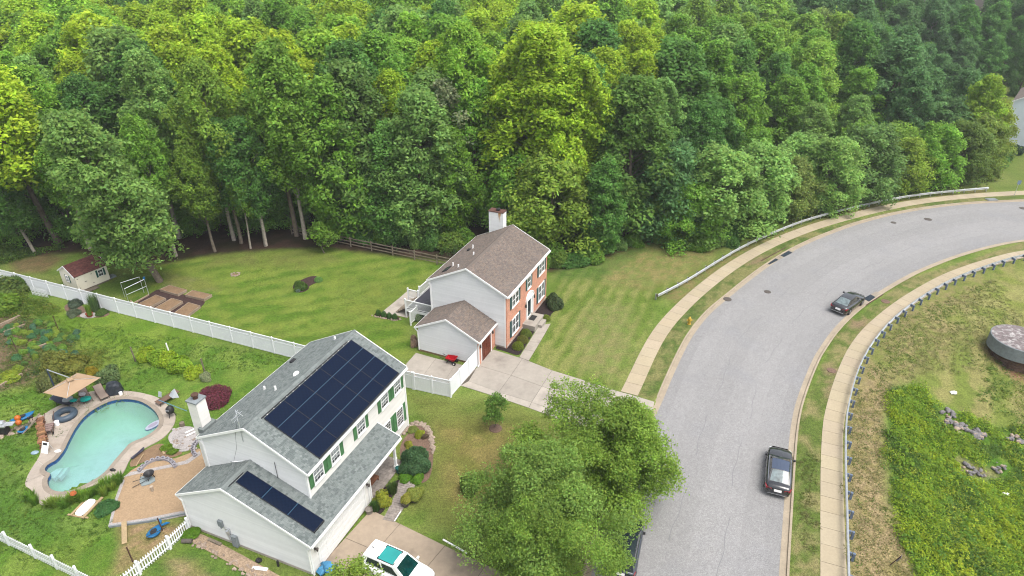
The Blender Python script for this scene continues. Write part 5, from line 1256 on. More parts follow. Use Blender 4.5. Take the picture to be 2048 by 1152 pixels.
bed('island_bed', [(584,573),(590,568),(610,556),(630,551),(646,558),(632,566),(618,572),(618,578),(606,585),(592,585)], mulch_br, z=.03)
mb = MB(); q = smooth(gl([(748,631),(752,627),(786,632),(801,636),(797,641),(775,638)]), 1, True); o = sheet('box_hedge_bed', q, .10, mulch_br, th=.14); o['kind'] = 'structure'
stone_line('bed_edging', [(745,632),(755,634.5),(775,639),(792,641.5),(800,639)], 'grey stone edging in front of the four small box shrubs', 'stone border', .14, rock_tan, step=.3, z=.04)
# sapling ring and weeping shrub soil
p = gp(991, 857); mb = MB(); mb.lathe([(.55, -.02), (.5, .05), (.2, .09), (.01, .1)], 16); link('mulch_ring', mb.mesh('mulch_ring', mulch_red), loc=p, kind='structure')

# ================================================================= YARD OBJECTS
# --- cantilever parasol
U = gp(133, 797); par = thing('parasol', 'large square tan cantilever parasol over the pool loungers', 'parasol', (-36.54, 45.4, 0)); uo = par.location
cn = [Vector(v)-uo for v in ((-38.33, 44.5, 2.3), (-37.05, 47.21, 2.3), (-34.68, 46.55, 2.3), (-35.99, 43.76, 2.3))]; ap = sum(cn, Vector())/4+Vector((0, 0, .62))
for i in range(4):
    a, b = cn[i], cn[(i+1) % 4]; mb = MB(); m_ = (a+b)/2+Vector((0, 0, -.03)); N_ = 6
    for r_ in range(N_):
        for c_ in range(N_):
            f = lambda u, v: ap.lerp(a.lerp(b, v), u)+Vector((0, 0, -.16*math.sin(math.pi*u)*(.6+.4*math.sin(math.pi*v))))
            mb.face(f(r_/N_, c_/N_), f((r_+1)/N_, c_/N_), f((r_+1)/N_, (c_+1)/N_), f(r_/N_, (c_+1)/N_))
    mb.build('canopy_panel', canvas, par, sm=True)
mb = MB()
for a in cn: mb.bar(ap+Vector((0, 0, -.06)), a+Vector((0, 0, -.05)), .03)
mb.build('rib', metal_g, par)
mb = MB(); mb.lathe([(.35, -.06), (.3, .04), (.02, .1)], 4, ap); mb.build('vent_cap', canvas, par)
pb_ = gp(117, 793)-uo; mb = MB(); mb.tube([pb_, pb_+Vector((-.05, 0, 2.9))], .06, 8); mb.build('mast', M('slate_pole', P(72, 88, 118), .5), par)
mb = MB(); mb.tube([pb_+Vector((-.05, 0, 2.85)), ap+Vector((0, 0, .15))], .045, 8); mb.build('arm', metal_g, par)
mb = MB(); mb.box(pb_.x, pb_.y, .06, 1.0, 1.0, .1); mb.build('base', concrete_g, par)
# --- loungers
def lounger(name, px_foot, px_head, label, fab, tilt=.75, frame=rust_m):
    a, b = gp(*px_foot), gp(*px_head); d = b-a; rz = math.atan2(d.y, d.x); t = thing(name, label, 'sun lounger', a, rz); L = 1.95; hx = 1.2
    mb = MB(); mb.box(hx/2, 0, .36, hx, .62, .025); mb.build('seat', fab, t)
    e = Vector((hx+(L-hx)*math.cos(tilt), 0, .37+(L-hx)*math.sin(tilt))); mb = MB(); mb.bar((hx, 0, .37), e, .62, .025); mb.build('backrest', fab, t)
    mb = MB()
    for s in (-1, 1): mb.bar((0, s*.33, .35), (hx, s*.33, .35), .04).bar((hx, s*.33, .35), (e.x, s*.33, e.z), .035)
    mb.build('frame', frame, t)
    for x in (.12, hx+.1):
        for s in (-1, 1): mb = MB(); mb.bar((x, s*.33, .35), (x+(-.08 if x < .5 else .08), s*.35, .0), .035); mb.build('leg', frame, t)
    return t
lounger('sun_lounger', (212, 802), (190, 772), 'empty taupe sling lounger right beside the covered grill', sling, .5)
L2 = lounger('sun_lounger', (178, 807), (163, 783), 'taupe lounger heaped with towels under the parasol edge', sling, .55)
lounger('sun_lounger', (148, 812), (112, 806), 'dark navy lounger in front of the parasol, next to the big tube', sling_b, .6, black_p)
lounger('sun_lounger', (316, 813), (345, 796), 'flat brown lounger at the right end of the pool deck', M('brown_sling_fabric', P(140, 112, 96), .85, [(3, .08)]), .12)
def heap(name, px, r, h, mat, label, cat, z=0.0, seed=1, sy=.8):
    rr = random.Random(seed); mb = MB(); prof = []
    for k in range(6):
        a = k/5*math.pi/2; prof.append((max(.01, r*math.cos(a)*rr.uniform(.85, 1.1)), h*math.sin(a)))
    mb.lathe(prof, 11, sy=sy)
    for i, v in enumerate(mb.v): mb.v[i] = (v[0]+rr.uniform(-.18, .18)*r, v[1]+rr.uniform(-.18, .18)*r, v[2]+rr.uniform(-.08, .08)*h)
    return tag(mb.build(name, mat, sm=True, loc=gp(px[0], px[1], z)), label, cat)
heap('towel', (171, 798), .42, .2, teal_c, 'teal towel draped over the foot of the towel covered lounger', 'towel', .38, 2)
heap('towel', (165, 789), .32, .24, lilac_c, 'white towel bundled on the backrest of the towel covered lounger', 'towel', .5, 3)
tb = thing('side_table', 'round pale side table beside the navy lounger', 'table', gp(139, 808)); mb = MB(); mb.lathe([(.42, .5), (.42, .54), (.01, .54)], 18); mb.build('tabletop', concrete_g, tb)
for k in range(3): mb = MB(); a = k*2.1; mb.bar((0.1*math.cos(a), .1*math.sin(a), .5), (.32*math.cos(a), .32*math.sin(a), 0), .035); mb.build('leg', black_p, tb)
heap('towel', (147, 801), .28, .14, teal_c, 'small teal cloth lying on the round side table', 'towel', .55, 8)
mb = MB(); n = 28; mb.tube([(.66*math.cos(2*math.pi*k/n), .66*math.sin(2*math.pi*k/n), .25) for k in range(n)], .27, 10, closed=True)
tag(mb.build('swim_tube', M('grey_rubber_tube', P(88, 106, 124), .45, [(2, .12)]), sm=True, loc=gp(132, 834)), 'big grey black inner tube lying on the pool deck', 'inner tube')
# --- covered grill, kettle, bucket, hand truck, wood pile
def covered_grill(px, label):
    t = thing('covered_grill', label, 'grill', gp(*px), .35); mb = MB(); rr = random.Random(5)
    prof = [(-.62, .0, .62), (-.5, .3, 1.02), (-.3, .36, 1.2), (.0, .38, 1.22), (.3, .36, 1.18), (.5, .3, 1.0), (.64, .0, .6)]; rings = []
    for x, hw, zt_ in prof:
        hw = max(hw, .2); q = [(-hw-.08, .1), (-hw-.02, .5), (-hw, zt_*.82), (-hw*.55, zt_), (hw*.55, zt_), (hw, zt_*.82), (hw+.02, .5), (hw+.08, .1)]
        rings.append([mb.pt((x+rr.uniform(-.03, .03), y+rr.uniform(-.05, .05), z+rr.uniform(-.03, .03))) for y, z in q])
    for A, B in zip(rings, rings[1:]):
        for k in range(7): mb.f.append([A[k], A[k+1], B[k+1], B[k]])
    mb.f.append(rings[0]); mb.f.append(list(reversed(rings[-1]))); mb.build('cover', cover_b, t)
    mb = MB(); mb.box(-.4, 0, .1, .08, .5, .2).box(.4, 0, .1, .08, .5, .2); mb.build('cart', black_p, t)
    mb = MB(); mb.lathe([(.14, 0), (.15, .3), (.06, .36), (.01, .37)], 10, (.5, -.42, 0)); mb.build('gas_bottle', white_p, t)
covered_grill((231, 787), 'barbecue under a black cover at the top end of the pool deck')
kt = thing('kettle_grill', 'small black egg shaped kettle grill at the right edge of the pool deck', 'grill', gp(344, 833)); mb = MB(); mb.lathe([(.05, .35), (.27, .45), (.34, .62), (.34, .7), (.30, .9), (.16, 1.05), (.05, 1.1), (.05, 1.15), (.01, 1.15)], 16); mb.build('bowl', black_p, kt, sm=True)
for k in range(3): mb = MB(); a = k*2.09+.4; mb.bar((.2*math.cos(a), .2*math.sin(a), .5), (.34*math.cos(a), .34*math.sin(a), 0), .04); mb.build('leg', metal_d, kt)
mb = MB(); mb.bar((-.2, -.3, .85), (.1, -.34, .85), .04); mb.build('handle', metal_g, kt)
pn = thing('pool_net', 'white pool net bag on a long blue pole beside the brown lounger', 'pool net', gp(349, 806)); mb = MB(); o = pn.location; e0 = gp(318, 802, 1.0)-o; e1 = gp(374, 822, .9)-o
mb.tube([e0+Vector((0, 0, .1)), e1], .03, 6); mb.build('pole', M('blue_pole', P(110, 170, 205), .4), pn)
mb = MB(); c0 = gp(346, 790, 1.0)-o
for (a, b, c_) in (((-.35, 0, -.1), (.2, .1, .55), (.05, -.25, -.15)), ((.2, .1, .55), (.5, -.1, -.2), (.05, -.25, -.15)), ((-.1, .05, .3), (.2, .1, .55), (-.35, 0, -.1))): mb.hexa([c0+Vector(v) for v in (a, b, c_, a)]+[c0+Vector(v)+Vector((0, .03, .03)) for v in (a, b, c_, a)])
mb.build('net', kitefab, pn); mb = MB(); c1 = gp(319, 790, 1.0)-o; mb.hexa([c1+Vector(v) for v in ((-.18, 0, -.2), (.12, 0, -.25), (.2, .05, .25), (-.05, .05, .3))]+[c1+Vector(v)+Vector((0, .03, .02)) for v in ((-.18, 0, -.2), (.12, 0, -.25), (.2, .05, .25), (-.05, .05, .3))]); mb.build('net_flap', kitefab, pn)
ht = thing('hand_cart', 'rusty metal cart with two long upright handles beside the firewood', 'cart', gp(100, 866), 1.9); mb = MB(); mb.box(.1, 0, .5, 1.0, .62, .05)
for k in range(4): mb.box(-.3+k*.27, 0, .55, .1, .6, .04)
mb.build('rack', M('dusty_pink_metal', P(170, 145, 138), .8, [(4, .2)]), ht); mb = MB()
for s in (-1, 1): mb.bar((-.4, s*.32, .1), (.65, s*.32, .6), .04).bar((.65, s*.32, .6), (1.3, s*.32, 1.15), .035).bar((-.4, s*.32, .1), (-.4, s*.32, .55), .04)
mb.build('frame', rust_m, ht)
for s in (-1, 1): mb = MB(); mb.tube([(-.3, s*.30, .14), (-.3, s*.36, .14)], .14, 12); mb.build('wheel', rubber, ht)
mb = MB(); mb.lathe([(.19, 0), (.2, .4), (.21, .42), (.18, .43), (.01, .42)], 14); tag(mb.build('bucket', white_p, loc=gp(115, 851)), 'white lidded bucket standing behind the rusty cart', 'bucket')
wp = thing('firewood_stack', 'long stack of split firewood along the left edge of the pool deck', 'firewood', gp(84, 850)); o = wp.location; wa_, wb_ = gp(84, 848)-o, gp(90, 896)-o; dd = (wb_-wa_).normalized(); nn_ = Vector((-dd.y, dd.x, 0)); Ls = (wb_-wa_).length; rr = random.Random(4)
k_ = 0; x = 0
while x < Ls:
    for row in range(4):
        r_ = rr.uniform(.065, .1); c_ = wa_+dd*(x+rr.uniform(-.03, .03))+Vector((0, 0, .1+row*.17)); l_ = rr.uniform(.2, .3); f = rr.uniform(.6, 1.3); mb = MB(); mb.cur = (f, f*rr.uniform(.85, 1.0), f*rr.uniform(.75, .95)); off = rr.uniform(-.06, .06)
        mb.tube([c_+nn_*(off-l_), c_+nn_*(off+l_)], r_, 5); mb.build('log', log_m, wp); k_ += 1
    x += .19
lb_ = MB(); lb_.bar(wa_+Vector((-.1, .3, .85)), wa_+Vector((.1, -1.6, .82)), .16, .03).bar(wa_+Vector((-.45, -.3, .3)), wa_+Vector((-.2, -1.9, .6)), .12, .03); lb_.build('board', wood_grey, wp)
def signboard(px, label):
    t = thing('notice_board', label, 'sign', gp(*px), -.25); mb = MB(); mb.hexa([(-.3, 0, .05), (.3, 0, .05), (.3, .03, .05), (-.3, .03, .05), (-.3, .42, .85), (.3, .42, .85), (.3, .45, .85), (-.3, .45, .85)]); mb.build('board', white_p, t)
    mb = MB(); mb.hexa([(-.2, .30, .66), (.2, .30, .66), (.2, .32, .66), (-.2, .32, .66), (-.2, .385, .8), (.2, .385, .8), (.2, .40, .8), (-.2, .40, .8)]); 
    mb.v = [(x, y-.02, z) for x, y, z in mb.v]; mb.build('dark_print', black_p, t)
    mb = MB(); mb.bar((-.25, .4, .8), (-.25, .6, .02), .03).bar((.25, .4, .8), (.25, .6, .02), .03); mb.build('strut', metal_g, t)
signboard((89, 908), 'small white board with a dark printed block leaning at the end of the firewood')
mb = MB(); mb.lathe([(.27, 0), (.3, .06), (.2, .12), (.01, .13)], 14, sy=.75); tag(mb.build('float_disc', M('pale_blue_vinyl', P(176, 204, 222), .4), loc=gp(70, 906)), 'pale blue oval float lying on the grass left of the white board', 'pool float')
mb = MB(); mb.lathe([(.24, 0), (.25, .04), (.01, .05)], 14, sy=.6); tag(mb.build('skimmer_lid', white_p, loc=gp(116, 902.5, .07)), 'white oval skimmer lid on the deck left of the pool', 'skimmer lid')
sb = thing('paddle_board', 'white and blue inflatable board floating at the right end of the pool', 'pool float', gp(308, 852, -.2)+Vector((0, 0, .02)), 1.0); mb = MB()
pts = [(.75*math.cos(a)*(1 if math.cos(a) > 0 else .95), .33*math.sin(a)) for a in [2*math.pi*k/18 for k in range(18)]]; mb.prism(pts, 0, .14); mb.build('board', M('pale_lilac_vinyl', P(206, 214, 232), .4), sb); mb = MB(); mb.prism([(x*.55-.06, y*.62) for x, y in pts], .142, .15); mb.build('deck_pad', M('lavender_pad', P(186, 178, 200), .7), sb)
mb = MB(); mb.tube([(x*.98, y*1.0, .06) for x, y in pts], .035, 6, closed=True); mb.build('rim', M('blue_rim', P(92, 120, 176), .5), sb)
heap('pool_cleaner', (226, 941), .22, .2, black_p, 'small black pool cleaner on the coping at the lower right of the pool', 'pool cleaner', .07, 12, .5)
# --- kayaks and the cooking corner at the left edge
def kayak(px0, px1, label, w_=.38):
    a, b = gp(*px0), gp(*px1); d = b-a; L = d.length; t = thing('kayak', label, 'kayak', (a+b)/2, math.atan2(d.y, d.x)); mb = MB(); rings = []
    for k in range(9):
        u = k/8; x = (u-.5)*L; s = max(.06, math.sin(math.pi*u)**.6); rings.append([mb.pt((x, w_*s*math.cos(q), .2+.18*(1-s)+.2*s*math.sin(q)*(1 if math.sin(q) < 0 else .5))) for q in [2*math.pi*j/10 for j in range(10)]])
    for A, B in zip(rings, rings[1:]):
        for k in range(10): mb.f.append([A[k], A[(k+1) % 10], B[(k+1) % 10], B[k]])
    mb.f.append(list(reversed(rings[0]))); mb.f.append(rings[-1]); mb.build('hull', blue_p, t, sm=True)
    mb = MB(); mb.lathe([(.24, .0), (.24, .06), (.18, .07), (.01, .02)], 12, (0, 0, .29), sy=.8); mb.build('cockpit', black_p, t); return t
kayak((22, 848), (72, 828), 'bright blue kayak with orange floats lying on the grass left of the woodpile')
kayak((37, 871), (58, 858), 'short blue kayak end poking out below the stone path', .3)
for px, z, s in (((35, 836), .55, 'upper'), ((37, 845), .55, 'lower')): mb = MB(); mb.lathe([(.02, -.24), (.17, -.18), (.25, 0), (.17, .18), (.02, .24)], 12); tag(mb.build('buoy', orange_p, sm=True, loc=gp(*px, z)), s+' of the two orange round floats on the bright blue kayak', 'float', 'orange floats on the kayak')
gs = thing('gas_grill', 'grey gas grill with black lid cut off by the left edge of the photo', 'grill', gp(5, 868), .1); mb = MB(); mb.box(0, 0, .5, 1.1, .55, .7); mb.build('cabinet', metal_d, gs); mb = MB(); mb.box(0, 0, .9, 1.2, .6, .12).box(.85, .1, .9, .5, .5, .05); mb.build('shelf', metal_g, gs); mb = MB(); mb.tube([(-.45, .05, 1.02), (.45, .05, 1.02)], .26, 12); mb.build('lid', metal_g, gs)
stone_line('stone_path', [(72,840),(60,850),(45,858),(28,866),(5,873)], 'pale flagstones leading from the pool deck to the grill at the left edge', 'stone path', .3, rock_tan, step=.38, jitter=.16, z=-.02, double=True)
for px, lb in (((64, 853), 'dark garden torch on a stake left of the woodpile'), ((70, 850), 'second dark garden torch nearer the woodpile')):
    mb = MB(); mb.tube([(0, 0, 0), (0, 0, .75)], .02, 5).lathe([(.03, .7), (.1, .78), (.1, .95), (.02, 1.0)], 8); tag(mb.build('garden_torch', metal_d, loc=gp(*px)), lb, 'torch')
heap('planter', (54, 852), .3, .22, M('heather_plant', P(120, 124, 100), .95, [(8, .4)]), 'low grey green planter on the flagstones by the kayaks', 'planter', 0, 6)
# --- objects on and round the gravel patio
sl_ = thing('smoker_slab', 'pale blue grey slab under the tripod fire bowl on the gravel', 'slab', gp(296, 962)); o = sl_.location; mb = MB(); mb.prism([(gp(*p)-o)[:2] for p in ((281,956),(296,951),(310,957),(311,963),(300,970),(284,974),(280,966))], 0, .11); mb.build('slab', M('blue_grey_slab', P(178, 192, 194), .7, [(2, .1)]), sl_)
fb = thing('fire_bowl', 'black fire bowl with a swing arm tripod on the pale slab', 'fire bowl', gp(301, 957, .09)); mb = MB(); mb.lathe([(.08, .28), (.28, .38), (.36, .5), (.37, .56), (.3, .5), (.01, .36)], 16); mb.build('bowl', metal_d, fb)
o = fb.location; mb = MB()
for k in range(3): a = 2.1*k+.5; mb.bar((.2*math.cos(a), .2*math.sin(a), .36), (.3*math.cos(a), .3*math.sin(a), 0), .035)
mb.build('leg', metal_d, fb); mb = MB(); q = lambda x, y, z=0: gp(x, y, z)-o; mb.tube([q(265, 964, .3), q(298, 953, .45)], .022, 5).tube([q(265, 975, .1), q(300, 957, .3)], .022, 5).tube([q(281, 958, .05), q(282, 949, .4), q(294, 954, .4)], .022, 5); mb.build('swing_arm', metal_d, fb)
mb = MB(); mb.lathe([(.09, 0), (.1, .42), (.07, .43), (.01, .4)], 10).lathe([(.12, .42), (.12, .5), (.01, .52)], 10); tag(mb.build('pipe_stub', M('cream_pipe', P(226, 206, 184), .6), loc=gp(306, 983)), 'short cream pipe with a dark lid sticking out of the gravel', 'pipe')
mb = MB(); a, b = gp(263, 917, .2), gp(287, 898, .2); mb.bar(a, b, .2, .06).bar(a+Vector((.1, .1, .05)), b+Vector((.0, .1, .08)), .08, .08); tag(mb.build('metal_beam', M('slate_beam', P(92, 90, 108), .7, [(3, .2)])), 'long dark metal beam lying on the pool deck edge', 'beam')
mb = MB(); mb.bar(gp(272, 932, .08), gp(287, 908, .08), .08, .05); tag(mb.build('timber', wood_tan), 'thin pale stick lying on the bare soil by the pool deck', 'timber')
mb = MB(); mb.bar(gp(321, 895, .1), gp(329, 908, .08), .14, .06); tag(mb.build('timber', wood_tan), 'short pale board beside the white rubble', 'timber')
mb = MB(); mb.bar(gp(372, 872, .1), gp(394, 862, .1), .1, .06).bar(gp(370, 866, .1), gp(388, 858, .1), .1, .06); tag(mb.build('timber', white_p), 'pair of white boards lying on the rubble near the chimney', 'timber')
tub = thing('bathtub_panel', 'white curved panel lying between two lumber planks on the grass', 'panel', gp(172, 1017)); o = tub.location; u0 = (gp(184, 1003)-gp(158, 1030)); rz = math.atan2(u0.y, u0.x); tub.rotation_euler = (0, 0, rz); mb = MB(); mb.prism([(.75*math.copysign(abs(math.cos(a))**.6, math.cos(a)), .36*math.copysign(abs(math.sin(a))**.6, math.sin(a))) for a in [2*math.pi*k/20 for k in range(20)]], .08, .16); mb.build('panel', M('white_enamel', (.82, .84, .83), .3), tub)
for off, l0, l1 in ((-.5, -.9, 1.05), (.47, -.85, .75)): mb = MB(); mb.bar((l0, off, .12), (l1, off, .12), .18, .08); mb.build('plank', wood_tan, tub)
mb = MB(); mb.bar((-.75, -.8, .04), (-.75, .8, .04), .14, .07).bar((.7, -.75, .04), (.7, .7, .04), .14, .07); mb.build('bearer', wood_tan, tub)
mb = MB(); mb.bar(gp(248, 1043, .28), gp(249, 1087, .05), .32, .05); tag(mb.build('ramp_plank', wood_tan), 'tan plank leaning as a ramp on the gravel edge', 'plank')
kk = kayak((296, 1082), (322, 1056), 'blue fish shaped kayak hull lying on bare soil by the picket fence', .42); mb = MB(); mb.hexa([(.55, -.1, .2), (1.0, -.45, .22), (.95, -.2, .22), (.62, .02, .2), (.55, -.1, .28), (1.0, -.45, .28), (.95, -.2, .28), (.62, .02, .28)]).hexa([(.55, .1, .2), (.62, -.02, .2), (.95, .2, .22), (1.0, .45, .22), (.55, .1, .28), (.62, -.02, .28), (.95, .2, .28), (1.0, .45, .28)]); mb.build('tail', blue_p, kk)
mb = MB(); mb.tube([gp(292, 1074, .55), gp(332, 1055, .6)], .025, 5); tag(mb.build('paddle_shaft', metal_d), 'dark pole resting across the blue kayak by the picket fence', 'pole')
for px, h, lb in (((266, 1124), 1.3, 'dark stake standing inside the picket fence'), ((325, 1061), 1.1, 'dark stake beside the blue kayak by the gravel edge')): mb = MB(); mb.bar((0, 0, 0), (-.12, .1, h), .06); tag(mb.build('stake', rust_m, loc=gp(*px)), lb, 'stake')
mb = MB(); mb.tube([gp(364, 1082, .15), gp(384, 1082, .15)], .15, 12); tag(mb.build('drain_pipe', pot_g), 'short grey pipe section lying outside the picket fence', 'pipe')
heap('bag', (518, 1122), .22, .24, black_p, 'small black plastic bag on the rocks by the house wall', 'bag', .03, 13)
mb = MB(); mb.bar(gp(505, 1135, .1), gp(535, 1139, .1), .22, .05); tag(mb.build('white_board', white_p), 'white board lying on the rocks below the utility boxes', 'board')
mb = MB(); mb.lathe([(.08, 0), (.08, .45), (.01, .46)], 8); tag(mb.build('pipe_stub', black_p, loc=gp(557, 1132)), 'short black pipe standing against the garage gable wall', 'pipe')
mb = MB(); mb.bar(gp(417, 1078, .1), gp(442, 1089, .1), .2, .12); tag(mb.build('timber', wood_grey), 'grey old timber lying on the rocks by the garage gable', 'timber')
rr = random.Random(9); rk = thing('rock_edging', 'loose tan rocks scattered along the garage gable wall', 'rocks', gp(400, 1085))
for k in range(60):
    u = rr.random(); b0 = gp(392+u*190, 1078+u*96); b1 = gp(385+u*170, 1092+u*98); p = b0.lerp(b1, rr.random())-rk.location; mb = MB(); mb.rock((p.x, p.y, .06), rr.uniform(.07, .17), rr); mb.build('rock', rock_tan, rk)
rk2 = thing('rubble_pile', 'white limestone rubble heaped by the chimney side of the solar house', 'rubble', gp(365, 878))
for k in range(70):
    p = gp(rr.uniform(345, 396), rr.uniform(858, 900))-rk2.location; mb = MB(); mb.rock((p.x, p.y, .05), rr.uniform(.05, .14), rr); mb.build('stone', stone_white if k % 3 else rock_tan, rk2)
p = gp(365, 852); mb = MB(); mb.lathe([(.2, 0), (.2, .35), (.19, .36), (.01, .37)], 10); tag(mb.build('tree_stump', wood_grey, loc=p), 'small grey tree stump beside the rubble near the chimney', 'stump')
# --- porch and entry things
def pot(px, r, h, mat, label, z=0): mb = MB(); mb.lathe([(r*.75, 0), (r, h), (r*1.06, h), (r*1.06, h*.88), (r*.9, h*.9), (r*.88, h*.86), (.01, h*.86)], 14); return tag(mb.build('flower_pot', mat, loc=gp(px[0], px[1], z)), label, 'flower pot')
pot((739, 1026), .27, .42, M('pale_stone_pot', P(170, 160, 150), .9, [(5, .2)]), 'pale stone pot at the corner of the tan driveway by the garage door')
pot((811, 1011), .3, .36, pot_g, 'dark round pot at the edge of the paver path, nearer the driveway')
pot((827, 1001), .3, .34, pot_g, 'dark round pot beside the paver path, farther from the driveway')
pot((797, 945), .2, .5, M('teal_pot', P(42, 116, 112), .35, [(3, .1)]), 'glazed teal pot next to the white porch post')
pot((180, 633), .34, .4, terracotta, 'terracotta pot with tall grass on white pebbles by the long fence')
bn = thing('wooden_bench', 'brown wooden bench under the edge of the porch roof', 'bench', gp(752, 972), 1.18); mb = MB(); mb.box(0, .3, .42, 1.2, .5, .06); mb.build('seat', M('red_brown_wood', P(150, 100, 72), .7, [(3, .2)]), bn); mb = MB(); mb.box(0, .56, .72, 1.2, .06, .5); mb.build('backrest', MATS['red_brown_wood'], bn)
for x in (-.5, .5):
    for y in (.1, .52): mb = MB(); mb.box(x, y, .2, .07, .07, .4); mb.build('leg', MATS['red_brown_wood'], bn)
mb = MB(); mb.bar(gp(886, 1079, .06), gp(934, 1106, .06), .1, .06); tag(mb.build('white_pole', white_p), 'thin white pole lying on the grass beside the tan driveway', 'pole')
mb = MB(); mb.bar(gp(789, 1042, .06), gp(802, 1022, .06), .05, .06); tag(mb.build('edging_strip', white_p), 'thin white edging strip beside the paver path', 'edging')
# --- wheelbarrow
wb = thing('wheelbarrow', 'red two wheeled wheelbarrow on the concrete pad by the brick house garage', 'wheelbarrow', gp(903, 726), -.35); mb = MB()
t0 = [(-.45, -.3, .62), (.5, -.36, .66), (.5, .36, .66), (-.45, .3, .62)]; b0 = [(-.25, -.18, .34), (.32, -.22, .30), (.32, .22, .30), (-.25, .18, .34)]
for i in range(4): j = (i+1) % 4; mb.face(t0[i], t0[j], b0[j], b0[i])
mb.face(*b0); mb.v = mb.v+[]; tr_ = mb.build('tray', red_p, wb); mb = MB()
for i in range(4): mb.bar(t0[i], t0[(i+1) % 4], .05)
mb.build('rim', red_p, tr_); mb = MB()
for s in (-1, 1): mb.bar((.4, s*.2, .22), (-1.0, s*.3, .62), .035)
mb.build('handle', black_p, wb)
for s in (-1, 1): mb = MB(); mb.tube([(.38, s*.26, .19), (.38, s*.36, .19)], .19, 14); w_ = mb.build('wheel', rubber, wb); mb = MB(); mb.tube([(.38, s*.37, .19), (.38, s*.365, .19)], .07, 8); mb.build('hub', white_p, w_)
mb = MB(); mb.bar((-.3, -.2, .4), (-.4, -.22, 0), .04).bar((-.3, .2, .4), (-.4, .22, 0), .04).bar((-.4, -.22, .02), (-.4, .22, .02), .04); mb.build('stand', black_p, wb)
# --- hydrant, signs, riser, rocks
hy = thing('fire_hydrant', 'yellow fire hydrant in the grass verge left of the road', 'fire hydrant', gp(1378, 648)); mb = MB(); mb.lathe([(.2, 0), (.2, .06), (.13, .08), (.13, .55), (.17, .57), (.17, .62), (.14, .72), (.07, .8), (.04, .82), (.04, .88), (.01, .88)], 14); mb.build('barrel', hyd_m, hy, sm=False)
for a in (0, math.pi, -math.pi/2): mb = MB(); mb.tube([(0, 0, .45), (.22*math.cos(a), .22*math.sin(a), .45)], .075, 8).tube([(.2*math.cos(a), .2*math.sin(a), .45), (.26*math.cos(a), .26*math.sin(a), .45)], .09, 6); mb.build('outlet', hyd_m, hy)
sg = thing('road_sign', 'small grey road sign seen from behind on a thin pole at the upper right', 'road sign', gp(2028, 392)); mb = MB(); mb.tube([(0, 0, 0), (0, 0, 2.3)], .03, 6); mb.build('pole', metal_g, sg); mb = MB(); mb.box(0, -.04, 2.1, .55, .012, .6); mb.build('sign_plate', M('sign_back', P(120, 140, 160, 1.4), .5), sg)
p = gt(1780, 1130); sp = thing('marker_sign', 'tilted grey marker sign on a short post in the dry grass at the lower right', 'sign', p, .9); sp.rotation_euler = (.35, .1, .9); mb = MB(); mb.bar((0, 0, 0), (0, 0, 1.1), .05); mb.build('post', rust_m, sp); mb = MB(); mb.box(0, -.03, .85, .34, .02, .5); mb.build('sign_plate', M('grey_plate', P(150, 148, 150), .6), sp)
rc = gt(2030, 742); rs_ = thing('drain_riser', 'big round concrete drain riser with a stained lid above a dark opening', 'drain riser', (49.0, 54.9, -.55)); ro = rs_.location; mb = MB(); n = 40
mb.lathe([(2.55, .0), (2.55, 1.25), (2.5, 1.29), (2.4, 1.29), (2.35, 0)], n, cap=False); mb.build('ring', concrete_g, rs_); mb = MB(); mb.lathe([(2.48, 1.2), (2.46, 1.30), (.01, 1.33)], n, cap=False); mb.build('lid', conc_top, rs_)
mb = MB(); mb.lathe([(2.0, -2.5), (2.0, .1)], 24); mb.build('base_drum', mulch_red, rs_)
for k in range(8): mb = MB(); a = 2*math.pi*k/8; mb.box(2.2*math.cos(a), 2.2*math.sin(a), -.6, .3, .14, 1.3, a); mb.build('support', rust_m, rs_)
mb = MB()
for k in range(3): mb.tube([(2.3*math.cos(a), 2.3*math.sin(a), -.25-.3*k) for a in [2*math.pi*q/24 for q in range(24)]], .03, 4, closed=True)
mb.build('trash_bar', rust_m, rs_)
ROCKS = []
def rockfield(px_list, n, r, label, seed, grp=None):
    rr = random.Random(seed); c = gt(*px_list[0]); ROCKS.extend(gt(a[0]+(b[0]-a[0])*u, a[1]+(b[1]-a[1])*u) for a, b in zip(px_list, px_list[1:]) for u in (0, .25, .5, .75, 1)); t = thing('riprap', label, 'rocks', c)
    for k in range(n):
        i = rr.randrange(len(px_list)-1); u = rr.random(); a, b = px_list[i], px_list[i+1]; p = gt(a[0]+(b[0]-a[0])*u+rr.gauss(0, 6), a[1]+(b[1]-a[1])*u+rr.gauss(0, 4)); q = p-c; mb = MB(); mb.rock((q.x, q.y, tz(p.x, p.y)-c.z+.16), r*rr.uniform(.4, 1.15), rr); mb.build('rock', rock_m if rr.random() < .85 else rock_tan, t)
rockfield([(1893, 822), (1900, 845), (1920, 858), (1950, 868), (1962, 876)], 60, .26, 'grey riprap stones in a swale through the lush weeds', 3)
rockfield([(2020, 876), (2046, 886)], 16, .22, 'short line of riprap stones at the right edge among the weeds', 4)
rockfield([(1932, 928), (1945, 945), (1960, 955)], 22, .2, 'small patch of pinkish stones lower in the weedy basin', 5)
rockfield([(1985, 945), (2008, 930)], 12, .18, 'few brown stones at the right of the weedy basin', 6)
for px, lb in (((2010, 992), 'bright white bag lying in the weeds of the basin'), ((1906, 788), 'small white stone at the upper edge of the weeds')):
    rr = random.Random(3); mb = MB(); mb.rock((0, 0, .15), .26, rr); tag(mb.build('white_stone', white_p, loc=gt(*px)), lb, 'white stone')
